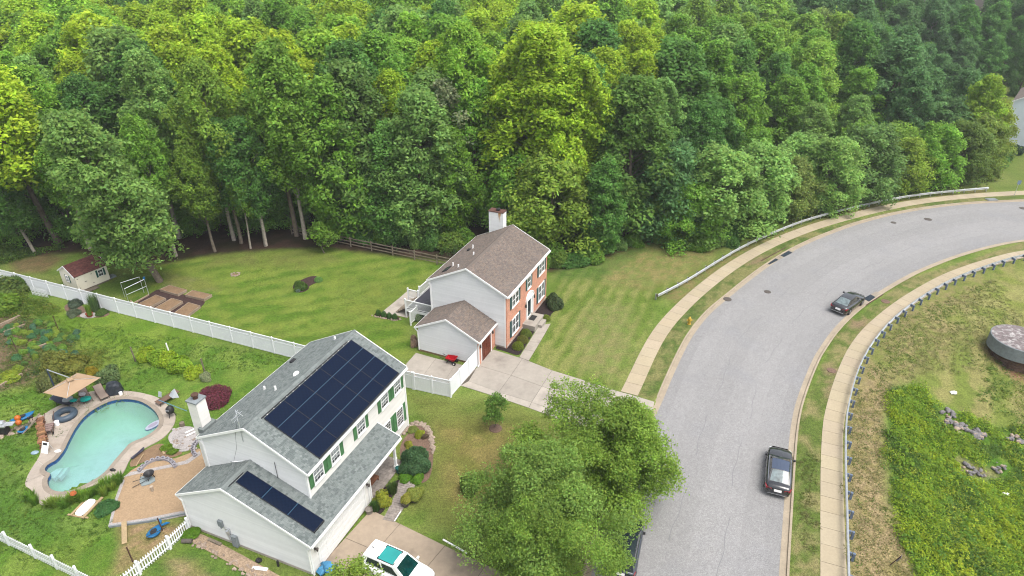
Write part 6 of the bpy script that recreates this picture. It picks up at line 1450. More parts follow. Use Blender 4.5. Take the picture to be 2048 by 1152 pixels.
# --- kitchen garden odds and ends
for px, top, lb, m_ in (((119, 664), 1.9, 'thin dark stake on the lawn above the vegetable beds', rust_m), ((34, 702), 1.6, 'dark stake among the leafy vegetables at the left edge', rust_m), ((271, 723), 1.6, 'grey wooden post at the left end of the vine row', wood_grey), ((341, 713), 1.5, 'white topped post in the middle of the vine row', white_p), ((412, 752), 1.9, 'grey wooden post at the right end of the vine row', wood_grey)):
    mb = MB(); mb.bar((0, 0, 0), (-.06, .02, top), .09 if m_ is not rust_m else .05); tag(mb.build('garden_post', m_, loc=gp(*px)), lb, 'post')
mb = MB(); mb.lathe([(.17, 0), (.21, .38), (.22, .4), (.19, .4), (.17, .05), (.01, .04)], 14); tag(mb.build('bucket', orange_p, loc=gp(34, 665)), 'bright orange bucket in the kitchen garden', 'bucket')
for px0, px1, lb in (((0, 650), (40, 632), 'pale board edging the upper kitchen garden bed'), ((8, 665), (50, 650), 'white speckled board beside the orange bucket'), ((40, 707), (95, 688), 'pale stones edging the middle vegetable bed'), ((85, 725), (125, 700), 'pale boards edging the right vegetable bed'), ((0, 772), (45, 748), 'long pale board edging the lower vegetable bed')):
    mb = MB(); a, b = gp(*px0, .12), gp(*px1, .12); mb.bar(a, b, .16, .26); tag(mb.build('bed_board', wood_bed), lb, 'board')
heap('tarp', (35, 657), .6, .12, M('dark_tarp', P(62, 66, 84), .6, [(3, .2)]), 'dark crumpled tarp behind the orange bucket', 'tarp', 0, 20)
# ================================================================= CARS
paint_k = M('black_car_paint', (.010, .011, .014), .25, [], spec=.5, coat=.8)
paint_n = M('dark_blue_car_paint', (.012, .018, .028), .25, [], spec=.5, coat=.8)
paint_w = M('white_car_paint', (.80, .80, .79), .35, [], spec=.5, coat=.6)
car_glass = M('car_glass', (.02, .028, .032), .05, [], spec=.8)
car_glass2 = M('pale_rear_glass', (.10, .13, .135), .07, [(2.5, .5)], spec=.8)
teal_glass = M('teal_roof_glass', P(52, 186, 182, 1.9), .18, [(1.2, .1)], spec=.5)
green_glass = M('green_windscreen', P(14, 70, 70, 2), .08, [(2.5, .4)], spec=.7)
tail_red = M('tail_light_red', (.22, .012, .02), .25, [], spec=.5)
lamp_clear = M('headlamp_clear', (.5, .52, .54), .15, [], spec=.6)
chrome = M('chrome', (.62, .63, .65), .15, [], metal=1)
plate_m = M('number_plate', (.72, .70, .70), .5)
alloy = M('alloy_wheel', (.32, .33, .34), .35, [], metal=.8)
def car(name, label, loc, rz, kind, paint, rear_g=car_glass2, roof_g=None, screen_g=car_glass, chrome_bar=True):
    t = thing(name, label, 'car', loc, rz)
    if kind == 'sedan':
        st = [(-2.42, .62, .80, .36), (-2.38, .78, .97, .27), (-2.15, .88, 1.03, .22), (-1.5, .92, 1.01, .20), (-.6, .93, .98, .19), (.4, .93, .96, .19), (1.05, .92, .95, .19), (1.6, .91, .90, .20), (2.1, .85, .80, .23), (2.34, .72, .68, .28), (2.42, .55, .58, .36)]
        cab = dict(rb=(-1.92, .74, 1.02), rr=(-.98, .60, 1.42), fr=(.12, .60, 1.45), fb=(1.08, .77, .95)); zt_ = .02
    else:
        st = [(-2.38, .70, .95, .40), (-2.32, .84, 1.05, .30), (-2.1, .90, 1.08, .26), (-1.4, .93, 1.08, .25), (-.4, .94, 1.06, .24), (.5, .94, 1.05, .24), (1.15, .93, 1.04, .24), (1.7, .91, 1.0, .26), (2.1, .86, .92, .28), (2.32, .74, .80, .32), (2.4, .6, .68, .40)]
        cab = dict(rb=(-2.28, .76, 1.08), rr=(-2.02, .66, 1.62), fr=(.42, .66, 1.68), fb=(1.22, .80, 1.05)); zt_ = .02
    mb = MB(); rings = []
    for x, w_, zt2, zb in st:
        half = [(0, zb), (.8*w_, zb), (.97*w_, zb+.10), (w_, zb+.32), (.985*w_, zt2-.16), (.93*w_, zt2-.05), (.80*w_, zt2), (0, zt2+.025)]
        ring = half+[(-y, z) for y, z in reversed(half[1:-1])]; rings.append([mb.pt((x, y, z)) for y, z in ring])
    for A, B in zip(rings, rings[1:]):
        n = len(A)
        for k in range(n): mb.f.append([A[k], A[(k+1) % n], B[(k+1) % n], B[k]])
    mb.f.append(list(reversed(rings[0]))); mb.f.append(rings[-1])
    body = mb.build('body', paint, t, sm=True)
    (xa, ya, za), (xb, yb_, zb_c), (xc, yc, zc), (xd, yd_, zd) = cab['rb'], cab['rr'], cab['fr'], cab['fb']
    mb = MB(); N = 6
    def roof_pt(u, v): x = xb+(xc-xb)*u; y = (yb_+(yc-yb_)*u)*(2*v-1); return (x, y, zb_c+(zc-zb_c)*u+.05*math.sin(math.pi*v)+.02*math.sin(math.pi*u))
    for i in range(N):
        for j in range(N): mb.face(roof_pt(i/N, j/N), roof_pt((i+1)/N, j/N), roof_pt((i+1)/N, (j+1)/N), roof_pt(i/N, (j+1)/N))
    mb.build('roof', paint if roof_g is None or kind != 'sedan' else roof_g, t, sm=True)
    def ends(nm, p, q, g, frame):     # p base, q roof
        (x0_, y0_, z0_), (x1_, y1_, z1_) = p, q; fm = MB(); gm_ = MB()
        f = lambda u, v, o=0: (x0_+(x1_-x0_)*u+o*.6*(1 if x0_ > 0 else -1), (y0_+(y1_-y0_)*u)*(2*v-1), z0_+(z1_-z0_)*u+.045*math.sin(math.pi*v)*u+o)
        for j in range(N): fm.face(f(0, j/N), f(1, j/N), f(1, (j+1)/N), f(0, (j+1)/N))
        for j in range(N): a, b = .07+.86*j/N, .07+.86*(j+1)/N; gm_.face(f(.06, a, .008), f(.95, a, .008), f(.95, b, .008), f(.06, b, .008))
        fm.build(frame, paint, t, sm=True); gm_.build(nm, g, t, sm=True)
    ends('rear_window', (xa, ya, za), (xb, yb_, zb_c), rear_g, 'rear_pillar'); ends('windscreen', (xd, yd_, zd), (xc, yc, zc), screen_g, 'front_pillar')
    for s in (-1, 1):
        q = [Vector((xa, s*ya, za)), Vector((xd, s*yd_, zd)), Vector((xc, s*yc, zc)), Vector((xb, s*yb_, zb_c))]
        mb = MB(); mb.face(*q); mb.build('side_frame', paint, t)
        c = sum(q, Vector())/4; xm = (xa+xd)/2+.05
        def on(u, v): lo = q[0].lerp(q[1], u); hi = q[3].lerp(q[2], u); return lo.lerp(hi, v)+Vector((0, s*.010, .0))
        for u0, u1 in ((.13, .50), (.53, .88)): mb = MB(); mb.face(on(u0, .12), on(u1, .12), on(u1-.02, .9), on(u0+.02, .9)); mb.build('side_window', car_glass, t)
        mb = MB(); mb.bar(on(.05, .02), on(.95, .02), .02); mb.build('window_trim', chrome if chrome_bar else paint, t)
        mb = MB(); mx_ = xd-.28; mb.hexa([(mx_-.06, s*.90, zd+.02), (mx_+.08, s*.90, zd+.02), (mx_+.06, s*1.08, zd+.05), (mx_-.04, s*1.08, zd+.05), (mx_-.06, s*.90, zd+.15), (mx_+.08, s*.90, zd+.15), (mx_+.06, s*1.06, zd+.17), (mx_-.04, s*1.06, zd+.17)]); mb.build('wing_mirror', black_p if paint is not paint_w else paint, t)
        for xw in (-1.42, 1.42):
            mb = MB(); mb.tube([(xw, s*.70, .335), (xw, s*.90, .335), (xw, s*.93, .335)], [.33, .335, .30], 20); wh = mb.build('wheel', rubber, t, sm=False)
            mb = MB(); mb.lathe([(.21, 0), (.2, .012), (.01, .02)], 12); 
            for i_, v in enumerate(mb.v): mb.v[i_] = (xw+v[0], s*(.93+v[2]), .335+v[1])
            mb.build('rim', alloy, wh)
            mb = MB(); n = 12
            for k in range(n):
                a0_, a1_ = math.pi*k/n, math.pi*(k+1)/n; f = lambda r_, a_: (xw+r_*math.cos(a_), s*.945, .335+r_*math.sin(a_)); mb.face(f(.34, a0_), f(.40, a0_), f(.40, a1_), f(.34, a1_))
            mb.build('wheel_arch', black_p, t)
        rx, rz2 = st[1][0], st[1][2]
        mb = MB(); mb.hexa([(rx-.045, s*.42, rz2-.23), (rx-.0, s*.83, rz2-.23), (rx+.28, s*.90, rz2-.13), (rx+.24, s*.86, rz2-.08), (rx-.045, s*.42, rz2-.12), (rx-.0, s*.83, rz2-.06), (rx+.28, s*.915, rz2-.05), (rx+.24, s*.84, rz2-.02)]); mb.build('tail_light', tail_red, t)
        fx, fz = st[-2][0], st[-2][2]; mb = MB(); mb.hexa([(fx-.30, s*.87, fz-.04), (fx-.0, s*.74, fz-.12), (fx+.05, s*.5, fz-.12), (fx-.1, s*.5, fz-.06), (fx-.30, s*.86, fz+.07), (fx-.02, s*.73, fz-.01), (fx+.04, s*.5, fz-.03), (fx-.12, s*.5, fz+.03)]); mb.build('headlight', lamp_clear, t)
    mb = MB(); rx, rz2 = st[0][0], st[0][2]; mb.hexa([(rx-.04, -.26, rz2-.17), (rx-.04, .26, rz2-.17), (rx, .26, rz2-.17), (rx, -.26, rz2-.17), (rx-.0, -.26, rz2+.02), (rx-.0, .26, rz2+.02), (rx+.04, .26, rz2+.02), (rx+.04, -.26, rz2+.02)]); mb.build('number_plate', plate_m, t)
    mb = MB(); mb.bar((rx-.02, -.66, .40), (rx-.02, .66, .40), .03, .05); mb.build('bumper_trim', chrome if chrome_bar else black_p, t)
    if kind != 'sedan' and roof_g:
        mb = MB(); f = lambda u, v: tuple(Vector(roof_pt(u, v))+Vector((0, 0, .012)))
        for i in range(4):
            for j in range(4): mb.face(f(.42+.46*i/4, .1+.8*j/4), f(.42+.46*(i+1)/4, .1+.8*j/4), f(.42+.46*(i+1)/4, .1+.8*(j+1)/4), f(.42+.46*i/4, .1+.8*(j+1)/4))
        mb.build('roof_glass', roof_g, t, sm=True); fr_ = MB(); cs = [f(.405, .08), f(.895, .08), f(.895, .92), f(.405, .92)]
        for i in range(4): fr_.bar(cs[i], cs[(i+1) % 4], .06, .012)
        fr_.build('roof_glass_frame', metal_d, t)
        mb = MB(); p = Vector(roof_pt(.13, .5)); mb.hexa([p+Vector(v) for v in ((-.1, -.015, 0), (.1, -.015, 0), (.1, .015, 0), (-.1, .015, 0), (-.1, -.006, .08), (-.04, -.006, .08), (-.04, .006, .08), (-.1, .006, .08))]); mb.build('antenna_fin', black_p, t)
    return t
def heading(line, p):
    i = min(range(len(line)), key=lambda k: (line[k].x-p.x)**2+(line[k].y-p.y)**2); d = tangents(line)[i]; return math.atan2(d.y, d.x)
roof_dark = M('dark_glass_roof', (.035, .05, .085), .1, [], spec=.7)
c2 = gp(1558, 938, .55); car('parked_car', 'black hatch backed sedan with red tail lights parked at the kerb in the lower right', (c2.x, c2.y, -.09), heading(KR, c2)+.02, 'sedan', paint_k, roof_g=roof_dark)
c1 = gp(1697, 603, .55); car('parked_car', 'smaller black sedan parked on the inside of the road bend', (c1.x, c1.y, -.09), heading(KR, c1)-.02, 'sedan', paint_k, roof_g=None)
c3 = gp(1252, 1096, .4); car('parked_car', 'dark blue car almost hidden below the big street trees', (c3.x, c3.y, -.09), heading(KR, c3)+.06, 'suv', paint_n, rear_g=car_glass)
dd = (P_[3][0]+P_[3][1]-P_[0][0]-P_[0][1]); c4 = gp(792, 1118, 1.6); car('parked_car', 'white car with a teal glass roof parked on the tan driveway', (c4.x, c4.y, .03), math.atan2(dd.y, dd.x)+.03, 'suv', paint_w, rear_g=car_glass, roof_g=teal_glass, screen_g=green_glass)
mb = MB(); rr = random.Random(2)
for k in range(3): mb.rock((k*.25-.2, rr.uniform(-.2, .2), .3+.2*(k % 2)), .42, rr, .8)
tag(mb.build('blue_tarp', M('blue_tarp', P(90, 170, 220), .5, [(3, .2)]), loc=gp(655, 1148)), 'crumpled light blue tarp at the garage corner by the bottom edge', 'tarp')

# ================================================================= VEGETATION
def leaves(Cc, Nn, size, var, rg, wd=.55):
    n = len(Cc); rnd = rg.normal(size=(n, 3)); Nn = Nn/np.linalg.norm(Nn, axis=1, keepdims=True)
    tx = np.cross(Nn, rnd); tx /= np.linalg.norm(tx, axis=1, keepdims=True)+1e-9; ty = np.cross(Nn, tx)
    s = size[:, None]; fold = Nn*s*.12
    V = np.stack([Cc-tx*s, Cc-ty*s*wd+fold, Cc+tx*s, Cc+ty*s*wd+fold], 1).reshape(-1, 3)
    F = np.arange(4*n).reshape(n, 4); return V, F, np.repeat(var, 4, axis=0)
def leaf_var(n, rg, clump=None):
    b = rg.normal(1, .17, n).clip(.55, 1.6)
    if clump is not None: b = b*clump
    hue = rg.normal(0, .07, n); return np.stack([b*(1+hue), b, b*(1-.6*hue)], 1)
def unit(rg, n):
    v = rg.normal(size=(n, 3)); return v/np.linalg.norm(v, axis=1, keepdims=True)
def tree_meshes(name, seed, H, R, base, nclump, nleaf, leaf, trunk_r, lean=0.3, bark=BARK, crownpow=.7, vis=.5, lobes=1.0, rmul=1.0, zs=.72):
    rg = np.random.default_rng(seed); rr = random.Random(seed)
    tb_ = MB(); top = H*.86; n = 7; ph = rr.random()*6
    path = [Vector((lean*(k/n)**1.5*math.cos(ph)*H*.06+.12*math.sin(k*1.3+ph), lean*(k/n)**1.5*math.sin(ph)*H*.06+.12*math.cos(k*1.1+ph), top*k/n)) for k in range(n+1)]
    tb_.tube([Vector((0, 0, -.3))]+path, [trunk_r*1.5]+[trunk_r*(1.15-.98*k/n) for k in range(n+1)], 7)
    def tpos(z): u = max(0, min(.999, z/top))*n; i = int(u); return path[i].lerp(path[i+1], u-i)
    lob = [(rr.randint(2, 4), rr.random()*6, rr.uniform(.12, .28)) for _ in range(3)]
    cs, rs = [], []
    for k in range(nclump):
        t = (k+.5)/nclump; t = t**.85; a = 2.399963*k+rr.uniform(-.5, .5)
        env = R*max(.12, math.sin(math.pi*(.10+.86*t)))**crownpow*(1-.25*t)
        for m_, p_, am in lob: env *= 1+am*math.sin(m_*a+p_+t*5)*.6*lobes
        rad = env*math.sqrt(rr.uniform(.22, 1.0)); z = H*base+(H-H*base)*t*.97
        c = tpos(min(z, top)); cs.append((c.x+rad*math.cos(a), c.y+rad*math.sin(a), z-.10*rad)); rs.append(rmul*R*rr.uniform(.16, .31)*(1-.35*t)+.22)
    cs = np.array(cs); rs = np.array(rs)
    for k in range(0, nclump, 2):
        c = Vector(cs[k]); z0_ = max(H*base*.7, c.z-(c-tpos(c.z)).length*.8-.5); p0 = tpos(min(z0_, top*.97)); m_ = p0.lerp(c, .5)+Vector((0, 0, -.25)); r0 = trunk_r*.32*(1-.6*z0_/H)
        tb_.tube([p0, m_, c], [r0, r0*.6, r0*.2], 5)
    ni = rg.integers(0, nclump, nleaf); d = unit(rg, nleaf)
    d[:, 2] = np.where((d[:, 2] < -.25) & (rg.random(nleaf) < .75), -d[:, 2], d[:, 2])
    dist = rg.random(nleaf)**.33
    sc = np.stack([np.ones(nclump), np.ones(nclump), np.full(nclump, zs)], 1)
    Cc = cs[ni]+d*rs[ni][:, None]*dist[:, None]*sc[ni]
    sub = rg.normal(size=(nclump*9, 3))*.6; si = ni*9+rg.integers(0, 9, nleaf)      # twig sub-clusters for a ragged outline
    sp_ = sub/np.linalg.norm(sub, axis=1, keepdims=True); Cc = np.where((rg.random(nleaf) < vis)[:, None], cs[ni]+sp_[si]*rs[ni][:, None]*sc[ni]*rg.uniform(.75, 1.15, (nleaf, 1))+rg.normal(size=(nleaf, 3))*rs[ni][:, None]*.20, Cc)
    Nn = d*.75+np.array([0, 0, .55])+rg.normal(size=(nleaf, 3))*.45
    cl = rg.normal(1, .12, nclump).clip(.7, 1.35)
    V, F, cv = leaves(Cc, Nn, leaf*rg.uniform(.65, 1.25, nleaf), leaf_var(nleaf, rg, cl[ni]), rg)
    return tb_.mesh(name+'_trunk', bark, True), np_mesh(name+'_crown', V, F, cv, LEAF)
def bush_mesh(name, seed, n, leaf, lumps=9, lump=.3, up=.5, hollow=.25):
    rg = np.random.default_rng(seed); lc = unit(rg, lumps); lc[:, 2] = np.abs(lc[:, 2]); d = unit(rg, n); d[:, 2] = np.abs(d[:, 2])*np.where(rg.random(n) < .85, 1, -.3)
    rad = 1-lump+lump*np.max((d@lc.T).clip(0, 1)**6, axis=1); rad = rad*(hollow+(1-hollow)*rg.random(n)**.22)
    Cc = d*rad[:, None]; Cc[:, 2] = Cc[:, 2]*.92+.08
    V, F, cv = leaves(Cc, d*.8+np.array([0, 0, up])+rg.normal(size=(n, 3))*.4, leaf*rg.uniform(.6, 1.3, n), leaf_var(n, rg), rg)
    return np_mesh(name, V, F, cv, LEAF)
def blade_mesh(name, seed, n, wd=.03, droop=.5):
    rg = np.random.default_rng(seed); a = rg.random(n)*6.283; r0 = rg.random(n)**.5*.45; h = rg.uniform(.55, 1.05, n); o = rg.uniform(.15, .75, n)*droop
    bx = np.stack([r0*np.cos(a), r0*np.sin(a), np.zeros(n)], 1); dirv = np.stack([np.cos(a), np.sin(a), np.zeros(n)], 1); sd = np.stack([-np.sin(a), np.cos(a), np.zeros(n)], 1)*wd
    z = np.array([0, 0, 1.]); m_ = bx+dirv*(o*.35)[:, None]+z*(h*.62)[:, None]; t = bx+dirv*o[:, None]+z*h[:, None]
    V = np.stack([bx-sd*.7, bx+sd*.7, m_+sd, m_-sd, t+sd*.15, t-sd*.15], 1).reshape(-1, 3); i = np.arange(n)*6
    F = np.concatenate([np.stack([i, i+1, i+2, i+3], 1), np.stack([i+3, i+2, i+4, i+5], 1)]); return np_mesh(name, V, F, np.repeat(leaf_var(n, rg), 6, axis=0), LEAF)
YG, MG, DG, GG, BG = (.205, .290, .022), (.112, .212, .028), (.070, .155, .032), (.130, .222, .054), (.070, .142, .046)
OL = (.145, .20, .05)
HIGH = [tree_meshes('woodland_tree', 100+i, 22, 3.8+.4*(i % 3), (.30, .36, .40, .34, .43)[i], 116+10*(i % 2), 26000, .21, .27, .8, BARK if i % 2 else BARK_PALE, vis=.5, zs=1.12, rmul=.9, lobes=1.5) for i in range(5)]
LOW = [tree_meshes('edge_tree', 200+i, 17, 4.4, .05, 112, 25000, .215, .24, .5, BARK, vis=.5) for i in range(4)]
SUM = [tree_meshes('scrub_tree', 300+i, 9, 4.2, .04, 60, 18000, .17, .16, .5, BARK, .5, vis=.55) for i in range(3)]
LOOSE = [bush_mesh('loose_shrub', 400+i, 2600, .085, 11, .42) for i in range(3)]
DENSE = [bush_mesh('clipped_shrub', 420+i, 4200, .05, 14, .12, hollow=.6) for i in range(2)]
BLADE = [blade_mesh('blade_tuft', 440+i, 260, .025) for i in range(2)]
def set_col(o, c, j=.0):
    if o.name.split('.')[0] not in ('crown', 'red_maple'): c = tuple(1.22*q_ for q_ in c)
    b = 1+random.uniform(-j, j); h = random.uniform(-.35, .35)*j; o.color = (c[0]*b*(1+h), c[1]*b, c[2]*b*(1-h), 1)
def tree(name, label, me, x, y, H, Hn, col_, wr=1.0, group=None, cat='tree', rz=None, j=.12, lean=None):
    s = H/Hn; t = thing(name, label, cat, (x, y, 0), random.uniform(0, 6.28) if rz is None else rz, group); t.scale = (s*wr, s*wr, s)
    if lean: t.rotation_euler = (lean[0], lean[1], t.rotation_euler[2])
    link('trunk', me[0], t); c = link('crown', me[1], t); set_col(c, tuple(1.68*q_ for q_ in col_), j); return t
def shrub(label, px, r, h, col_, me=None, name='shrub', group=None, z=0.0, cat='shrub', j=.08, world=None):
    me = me or random.choice(LOOSE); p = world or gp(px[0], px[1], z); o = link(name, me, loc=p, rz=random.uniform(0, 6.28)); o.scale = (r, r, h); set_col(o, col_, j); return tag(o, label, cat, group)
# --- named trees along the front of the wood (base pixel, height, width factor, colour, set)
PL = []
def ft(px, H, wr, c, kind, label, lean=None, rz=None):
    p = gp(*px); me = GIANT if kind == 'g0' else {'h': HIGH, 'l': LOW, 's': SUM}[kind[0]]; i = int(kind[1:]) if len(kind) > 1 else 0; Hn = {'h': 22, 'l': 17, 's': 9, 'g': 20.5}[kind[0]]
    PL.append((p.x, p.y, 3.2)); return tree('broadleaf_tree', label, me[i % len(me)], p.x, p.y, H, Hn, c, wr, 'trees along the front of the woodland', lean=lean, rz=rz)
GIANT = [tree_meshes('giant_tree', 251, 20.5, 4.7, .17, 130, 32000, .21, .34, .6, BARK, .6, vis=.5)]
ft((318, 563), 20.5, 1.0, GG, 'g0', 'huge grey green tree leaning left between the shed and the raised beds', rz=1.0, lean=(0, -.18))
ft((70, 508), 13, 1.1, DG, 'h0', 'pale trunked dark green tree at the far left edge of the woodland floor', lean=(0, -.16))
ft((118, 485), 25, 1.2, YG, 'h1', 'tall yellow green tree with a long leaning reddish trunk at the upper left', lean=(0, -.14))
ft((180, 500), 17, 1.0, MG, 'h2', 'thin trunked tree right behind the cream shed')
ft((236, 522), 14, .9, MG, 'h3', 'short tree between the shed and the huge grey green tree')
ft((352, 512), 17, .8, MG, 'h4', 'thin tree standing just right of the huge grey green tree')
ft((358, 476), 23, .9, GG, 'h0', 'tall grey green tree behind the leaning giant of the back lawn')
ft((430, 503), 13.5, 1.0, (.12, .19, .025), 'h1', 'yellowish small tree with a pale trunk at the middle of the lawn edge')
ft((468, 480), 22, .85, (.13, .20, .028), 'h2', 'tall light green tree rising above the lawn edge at the left centre')
ft((482, 487), 16, 1.1, DG, 'h3', 'thick dark crowned tree with a grey trunk at the lawn edge')
ft((502, 497), 12, .8, MG, 'h4', 'slim pale trunked tree in front of the dark crowned tree')
ft((533, 492), 16, 1.1, DG, 'h0', 'dark green tree with a bare grey trunk left of the rail fence')
ft((592, 472), 24, 1.0, (.11, .19, .026), 'h1', 'tall light green tree with twin thin trunks near the rail fence')
ft((609, 478), 19, 1.1, MG, 'h2', 'mid green tree beside the twin thin trunks')
ft((690, 470), 20, 1.0, MG, 'l0', 'leafy tree hanging over the left end of the rail fence')
ft((735, 462), 21.5, 1.0, (.10, .17, .04), 'l1', 'tall rounded pale green tree above the rail fence')
ft((790, 480), 15, 1.0, DG, 'l2', 'dark leafy tree pressed against the rail fence')
ft((845, 478), 19, 1.0, GG, 'l3', 'grey green tree above the right end of the rail fence')
ft((900, 470), 14, 1.0, MG, 'l0', 'bushy green tree left of the brick house chimney')
ft((955, 440), 19, 1.0, MG, 'l1', 'broad green tree directly behind the brick house chimney')
ft((1050, 455), 25, 1.25, YG, 'h0', 'tallest yellow green tree rising behind the brick house')
ft((1130, 465), 22, 1.0, (.185, .27, .022), 'h3', 'second tall yellow green tree right of the brick house')
ft((1100, 500), 12, 1.1, (.13, .20, .03), 's0', 'round light green tree just behind the brick house roof end')
ft((1040, 470), 11, 1.0, MG, 's1', 'green scrub tree between the chimney and the roof of the brick house')
ft((1200, 505), 12, .95, DG, 'l2', 'dark green tree at the corner of the side lawn')
ft((1250, 470), 20, 1.1, (.09, .16, .03), 'l3', 'large green tree standing back from the side lawn')
ft((1330, 470), 12, 1.0, BG, 's2', 'dark blue green scrub tree at the left of the tree line by the bend')
ft((1425, 470), 11.5, 1.2, GG, 's0', 'feathery grey green tree hanging over the mown bank')
ft((1375, 488), 8, 1.1, MG, 's1', 'low vine covered scrub tree at the edge of the side lawn')
ft((1500, 445), 10.5, 1.2, GG, 's2', 'wide feathery tree left of the guardrail bend')
ft((1570, 432), 8, 1.0, OL, 's0', 'olive brown scrub tree behind the guardrail')
ft((1640, 415), 10, 1.1, GG, 's1', 'pale feathery tree behind the middle of the guardrail')
ft((1720, 395), 10.5, 1.1, (.10, .18, .05), 's2', 'blue green feathery tree behind the guardrail curve')
ft((1790, 382), 8, 1.1, (.14, .20, .025), 's0', 'bright yellow green scrub tree near the end of the guardrail')
ft((1850, 372), 9.5, 1.0, MG, 's1', 'round green scrub tree above the right end of the guardrail')
ft((1905, 362), 9, 1.1, (.09, .14, .03), 's2', 'dense scrub tree at the end of the guardrail')
ft((1945, 348), 9, 1.0, (.12, .17, .03), 's0', 'ragged scrub tree at the right tip of the woodland')
ft((1928, 330), 14.5, 1.0, (.165, .26, .028), 'l1', 'tall light green tree just left of the pale house')
ft((1962, 322), 10, .75, (.16, .2, .03), 's1', 'yellowish tree left of the pale house')
for k_, (px_, h_) in enumerate((((300, 462), 8), ((345, 455), 9), ((395, 462), 7.5), ((440, 452), 9), ((495, 458), 8), ((545, 450), 9.5), ((585, 452), 8), ((40, 478), 8), ((150, 470), 9), ((210, 480), 8))): ft(px_, h_, .85, ((.085, .17, .03), (.105, .20, .03))[k_ % 2], 's%d' % (k_ % 3), ('first', 'second', 'third', 'fourth', 'fifth', 'sixth', 'seventh')[k_]+' low understory tree behind the bare trunks, counted from the left' if k_ < 7 else ('far left', 'middle', 'right hand')[k_-7]+' low understory tree in the wood behind the cream shed')
# --- the wood behind them
FOREST = [tuple(gp(*p)[:2]) for p in ((-500, 500), (40, 500), (330, 505), (560, 480), (660, 470), (800, 478), (960, 468), (1090, 505), (1180, 510), (1290, 470), (1440, 480), (1540, 440), (1660, 408), (1850, 368), (1985, 330))]
FOREST += [(87, 128), (91, 150), (170, 152), (190, 196), (-170, 196), (-130, 90)]
cand = np.stack([rng.uniform(-128, 150, 12000), rng.uniform(68, 188, 12000)], 1)
sdF = poly_sd(cand[:, 0], cand[:, 1], FOREST)
nfor = 0; LATER = []
for (x, y), sd_f in zip(cand, sdF):
    if sd_f < 1.8: continue
    dep = y*math.cos(PITCH)+CAM_H*math.sin(PITCH)
    if abs(x) > .75*(dep-8)+5: continue
    if y > 150 and random.random() < .5: continue
    dm = 5.1+1.5*sstep(95, 150, np.array([y]))[0]
    if any((x-a)**2+(y-b)**2 < (dm*.5+c*.55)**2 for a, b, c in PL): continue
    PL.append((x, y, dm*.92)); nfor += 1
    right = sstep(5, 45, np.array([x+ (y-90)*-.1]))[0]
    H = (21.5+random.uniform(-2.5, 3.0))*(1-right)+right*(7.5+11.5*sstep(0, 26, np.array([sd_f]))[0]+random.uniform(-1.5, 2.5))
    v = vnoise(np.array([x*.06+40]), np.array([y*.06]))[0]; q = random.random()*.6+v*.4
    if x > 62 and y > 105: cl = BG if q < .55 else DG; H += 2.5
    elif right > .5: cl = DG if q < .22 else MG if q < .52 else GG if q < .68 else OL if q < .70 else (.14, .23, .035)
    elif x < -24 and y > 84: cl = MG if q < .26 else (.15, .26, .03) if q < .40 else YG if q < .74 else GG if q < .84 else DG
    else: cl = MG if q < .28 else (.15, .26, .03) if q < .46 else YG if q < .66 else GG if q < .80 else DG
    nm = {BG: 'dark blue green', DG: 'dark green', MG: 'mid green', GG: 'grey green', OL: 'olive', YG: 'yellow green'}.get(cl, 'light green')
    reg = 'behind the back lawn' if x < -14 else 'behind the brick house' if x < 22 else 'beyond the road bend'
    st_, Hn = (HIGH, 22) if H > 15 and random.random() < .6 else (LOW, 17) if H > 11 else (SUM, 9)
    band = 'front' if y < 92 else 'middle' if y < 112 else 'rear' if y < 135 else 'farthest' if y < 158 else 'outermost'
    LATER.append((f'{nm} trees, {band} rows {reg}', x/dep, tree('woodland_tree', '', random.choice(st_), x, y, H, Hn, cl, random.uniform(.92, 1.2)*(1.0 if H > 12 else 1.1), j=.13)))
print('FOREST TREES', nfor)
# dead snag and bare grey tree
sn = thing('dead_tree', 'bare pale dead trunk sticking out of the canopy at the upper right', 'dead tree', (gp(1800, 150, 12.5).x, gp(1800, 150, 12.5).y, 0)); mb = MB(); mb.tube([(0, 0, 0), (.1, 0, 9), (.3, .1, 13.5), (.7, .1, 15.2)], [.3, .25, .18, .05], 6).tube([(.3, 0, 12.5), (-.4, .3, 14)], [.1, .03], 5); mb.build('trunk', BARK_PALE, sn)
p = gp(905, 400); bg_ = tree_meshes('bare_tree', 77, 18, 2.8, .45, 40, 3600, .22, .2, .4, BARK, vis=.8)
tree('bare_tree', 'thin half bare greyish tree standing left of the tall yellow green tree', bg_, p.x*.92, p.y*.9, 19, 18, (.17, .20, .10), 1.0)
# --- scrub at the foot of the wood
edge = resample(gl([(668,486),(760,505),(880,522),(925,505)]), 2.4)+resample(gl([(1085,520),(1110,545),(1172,530),(1230,508),(1290,488),(1340,496),(1400,500),(1440,494),(1480,478),(1535,455),(1600,436),(1700,410),(1800,390),(1900,368),(1985,348),(2005,318)]), 2.2)
for p in edge:
    cl = random.choice((DG, DG, MG, MG, GG, (.11, .18, .03))); nm = {DG: 'dark green', MG: 'mid green', GG: 'grey green'}.get(cl, 'light green')
    reg = 'along the rail fence' if p.x < -4 else 'by the side lawn' if p.x < 33 else 'behind the outer guardrail'
    q = p+Vector((random.uniform(-.5, .5), (3.2 if p.x < -4 else 1.3)+random.uniform(-.6, .6), 0)); LATER.append((f'{nm} undergrowth shrubs {reg}', q.x/q.y, shrub('', None, random.uniform(1.5, 2.4), random.uniform(1.5, 3.2), cl, world=q)))
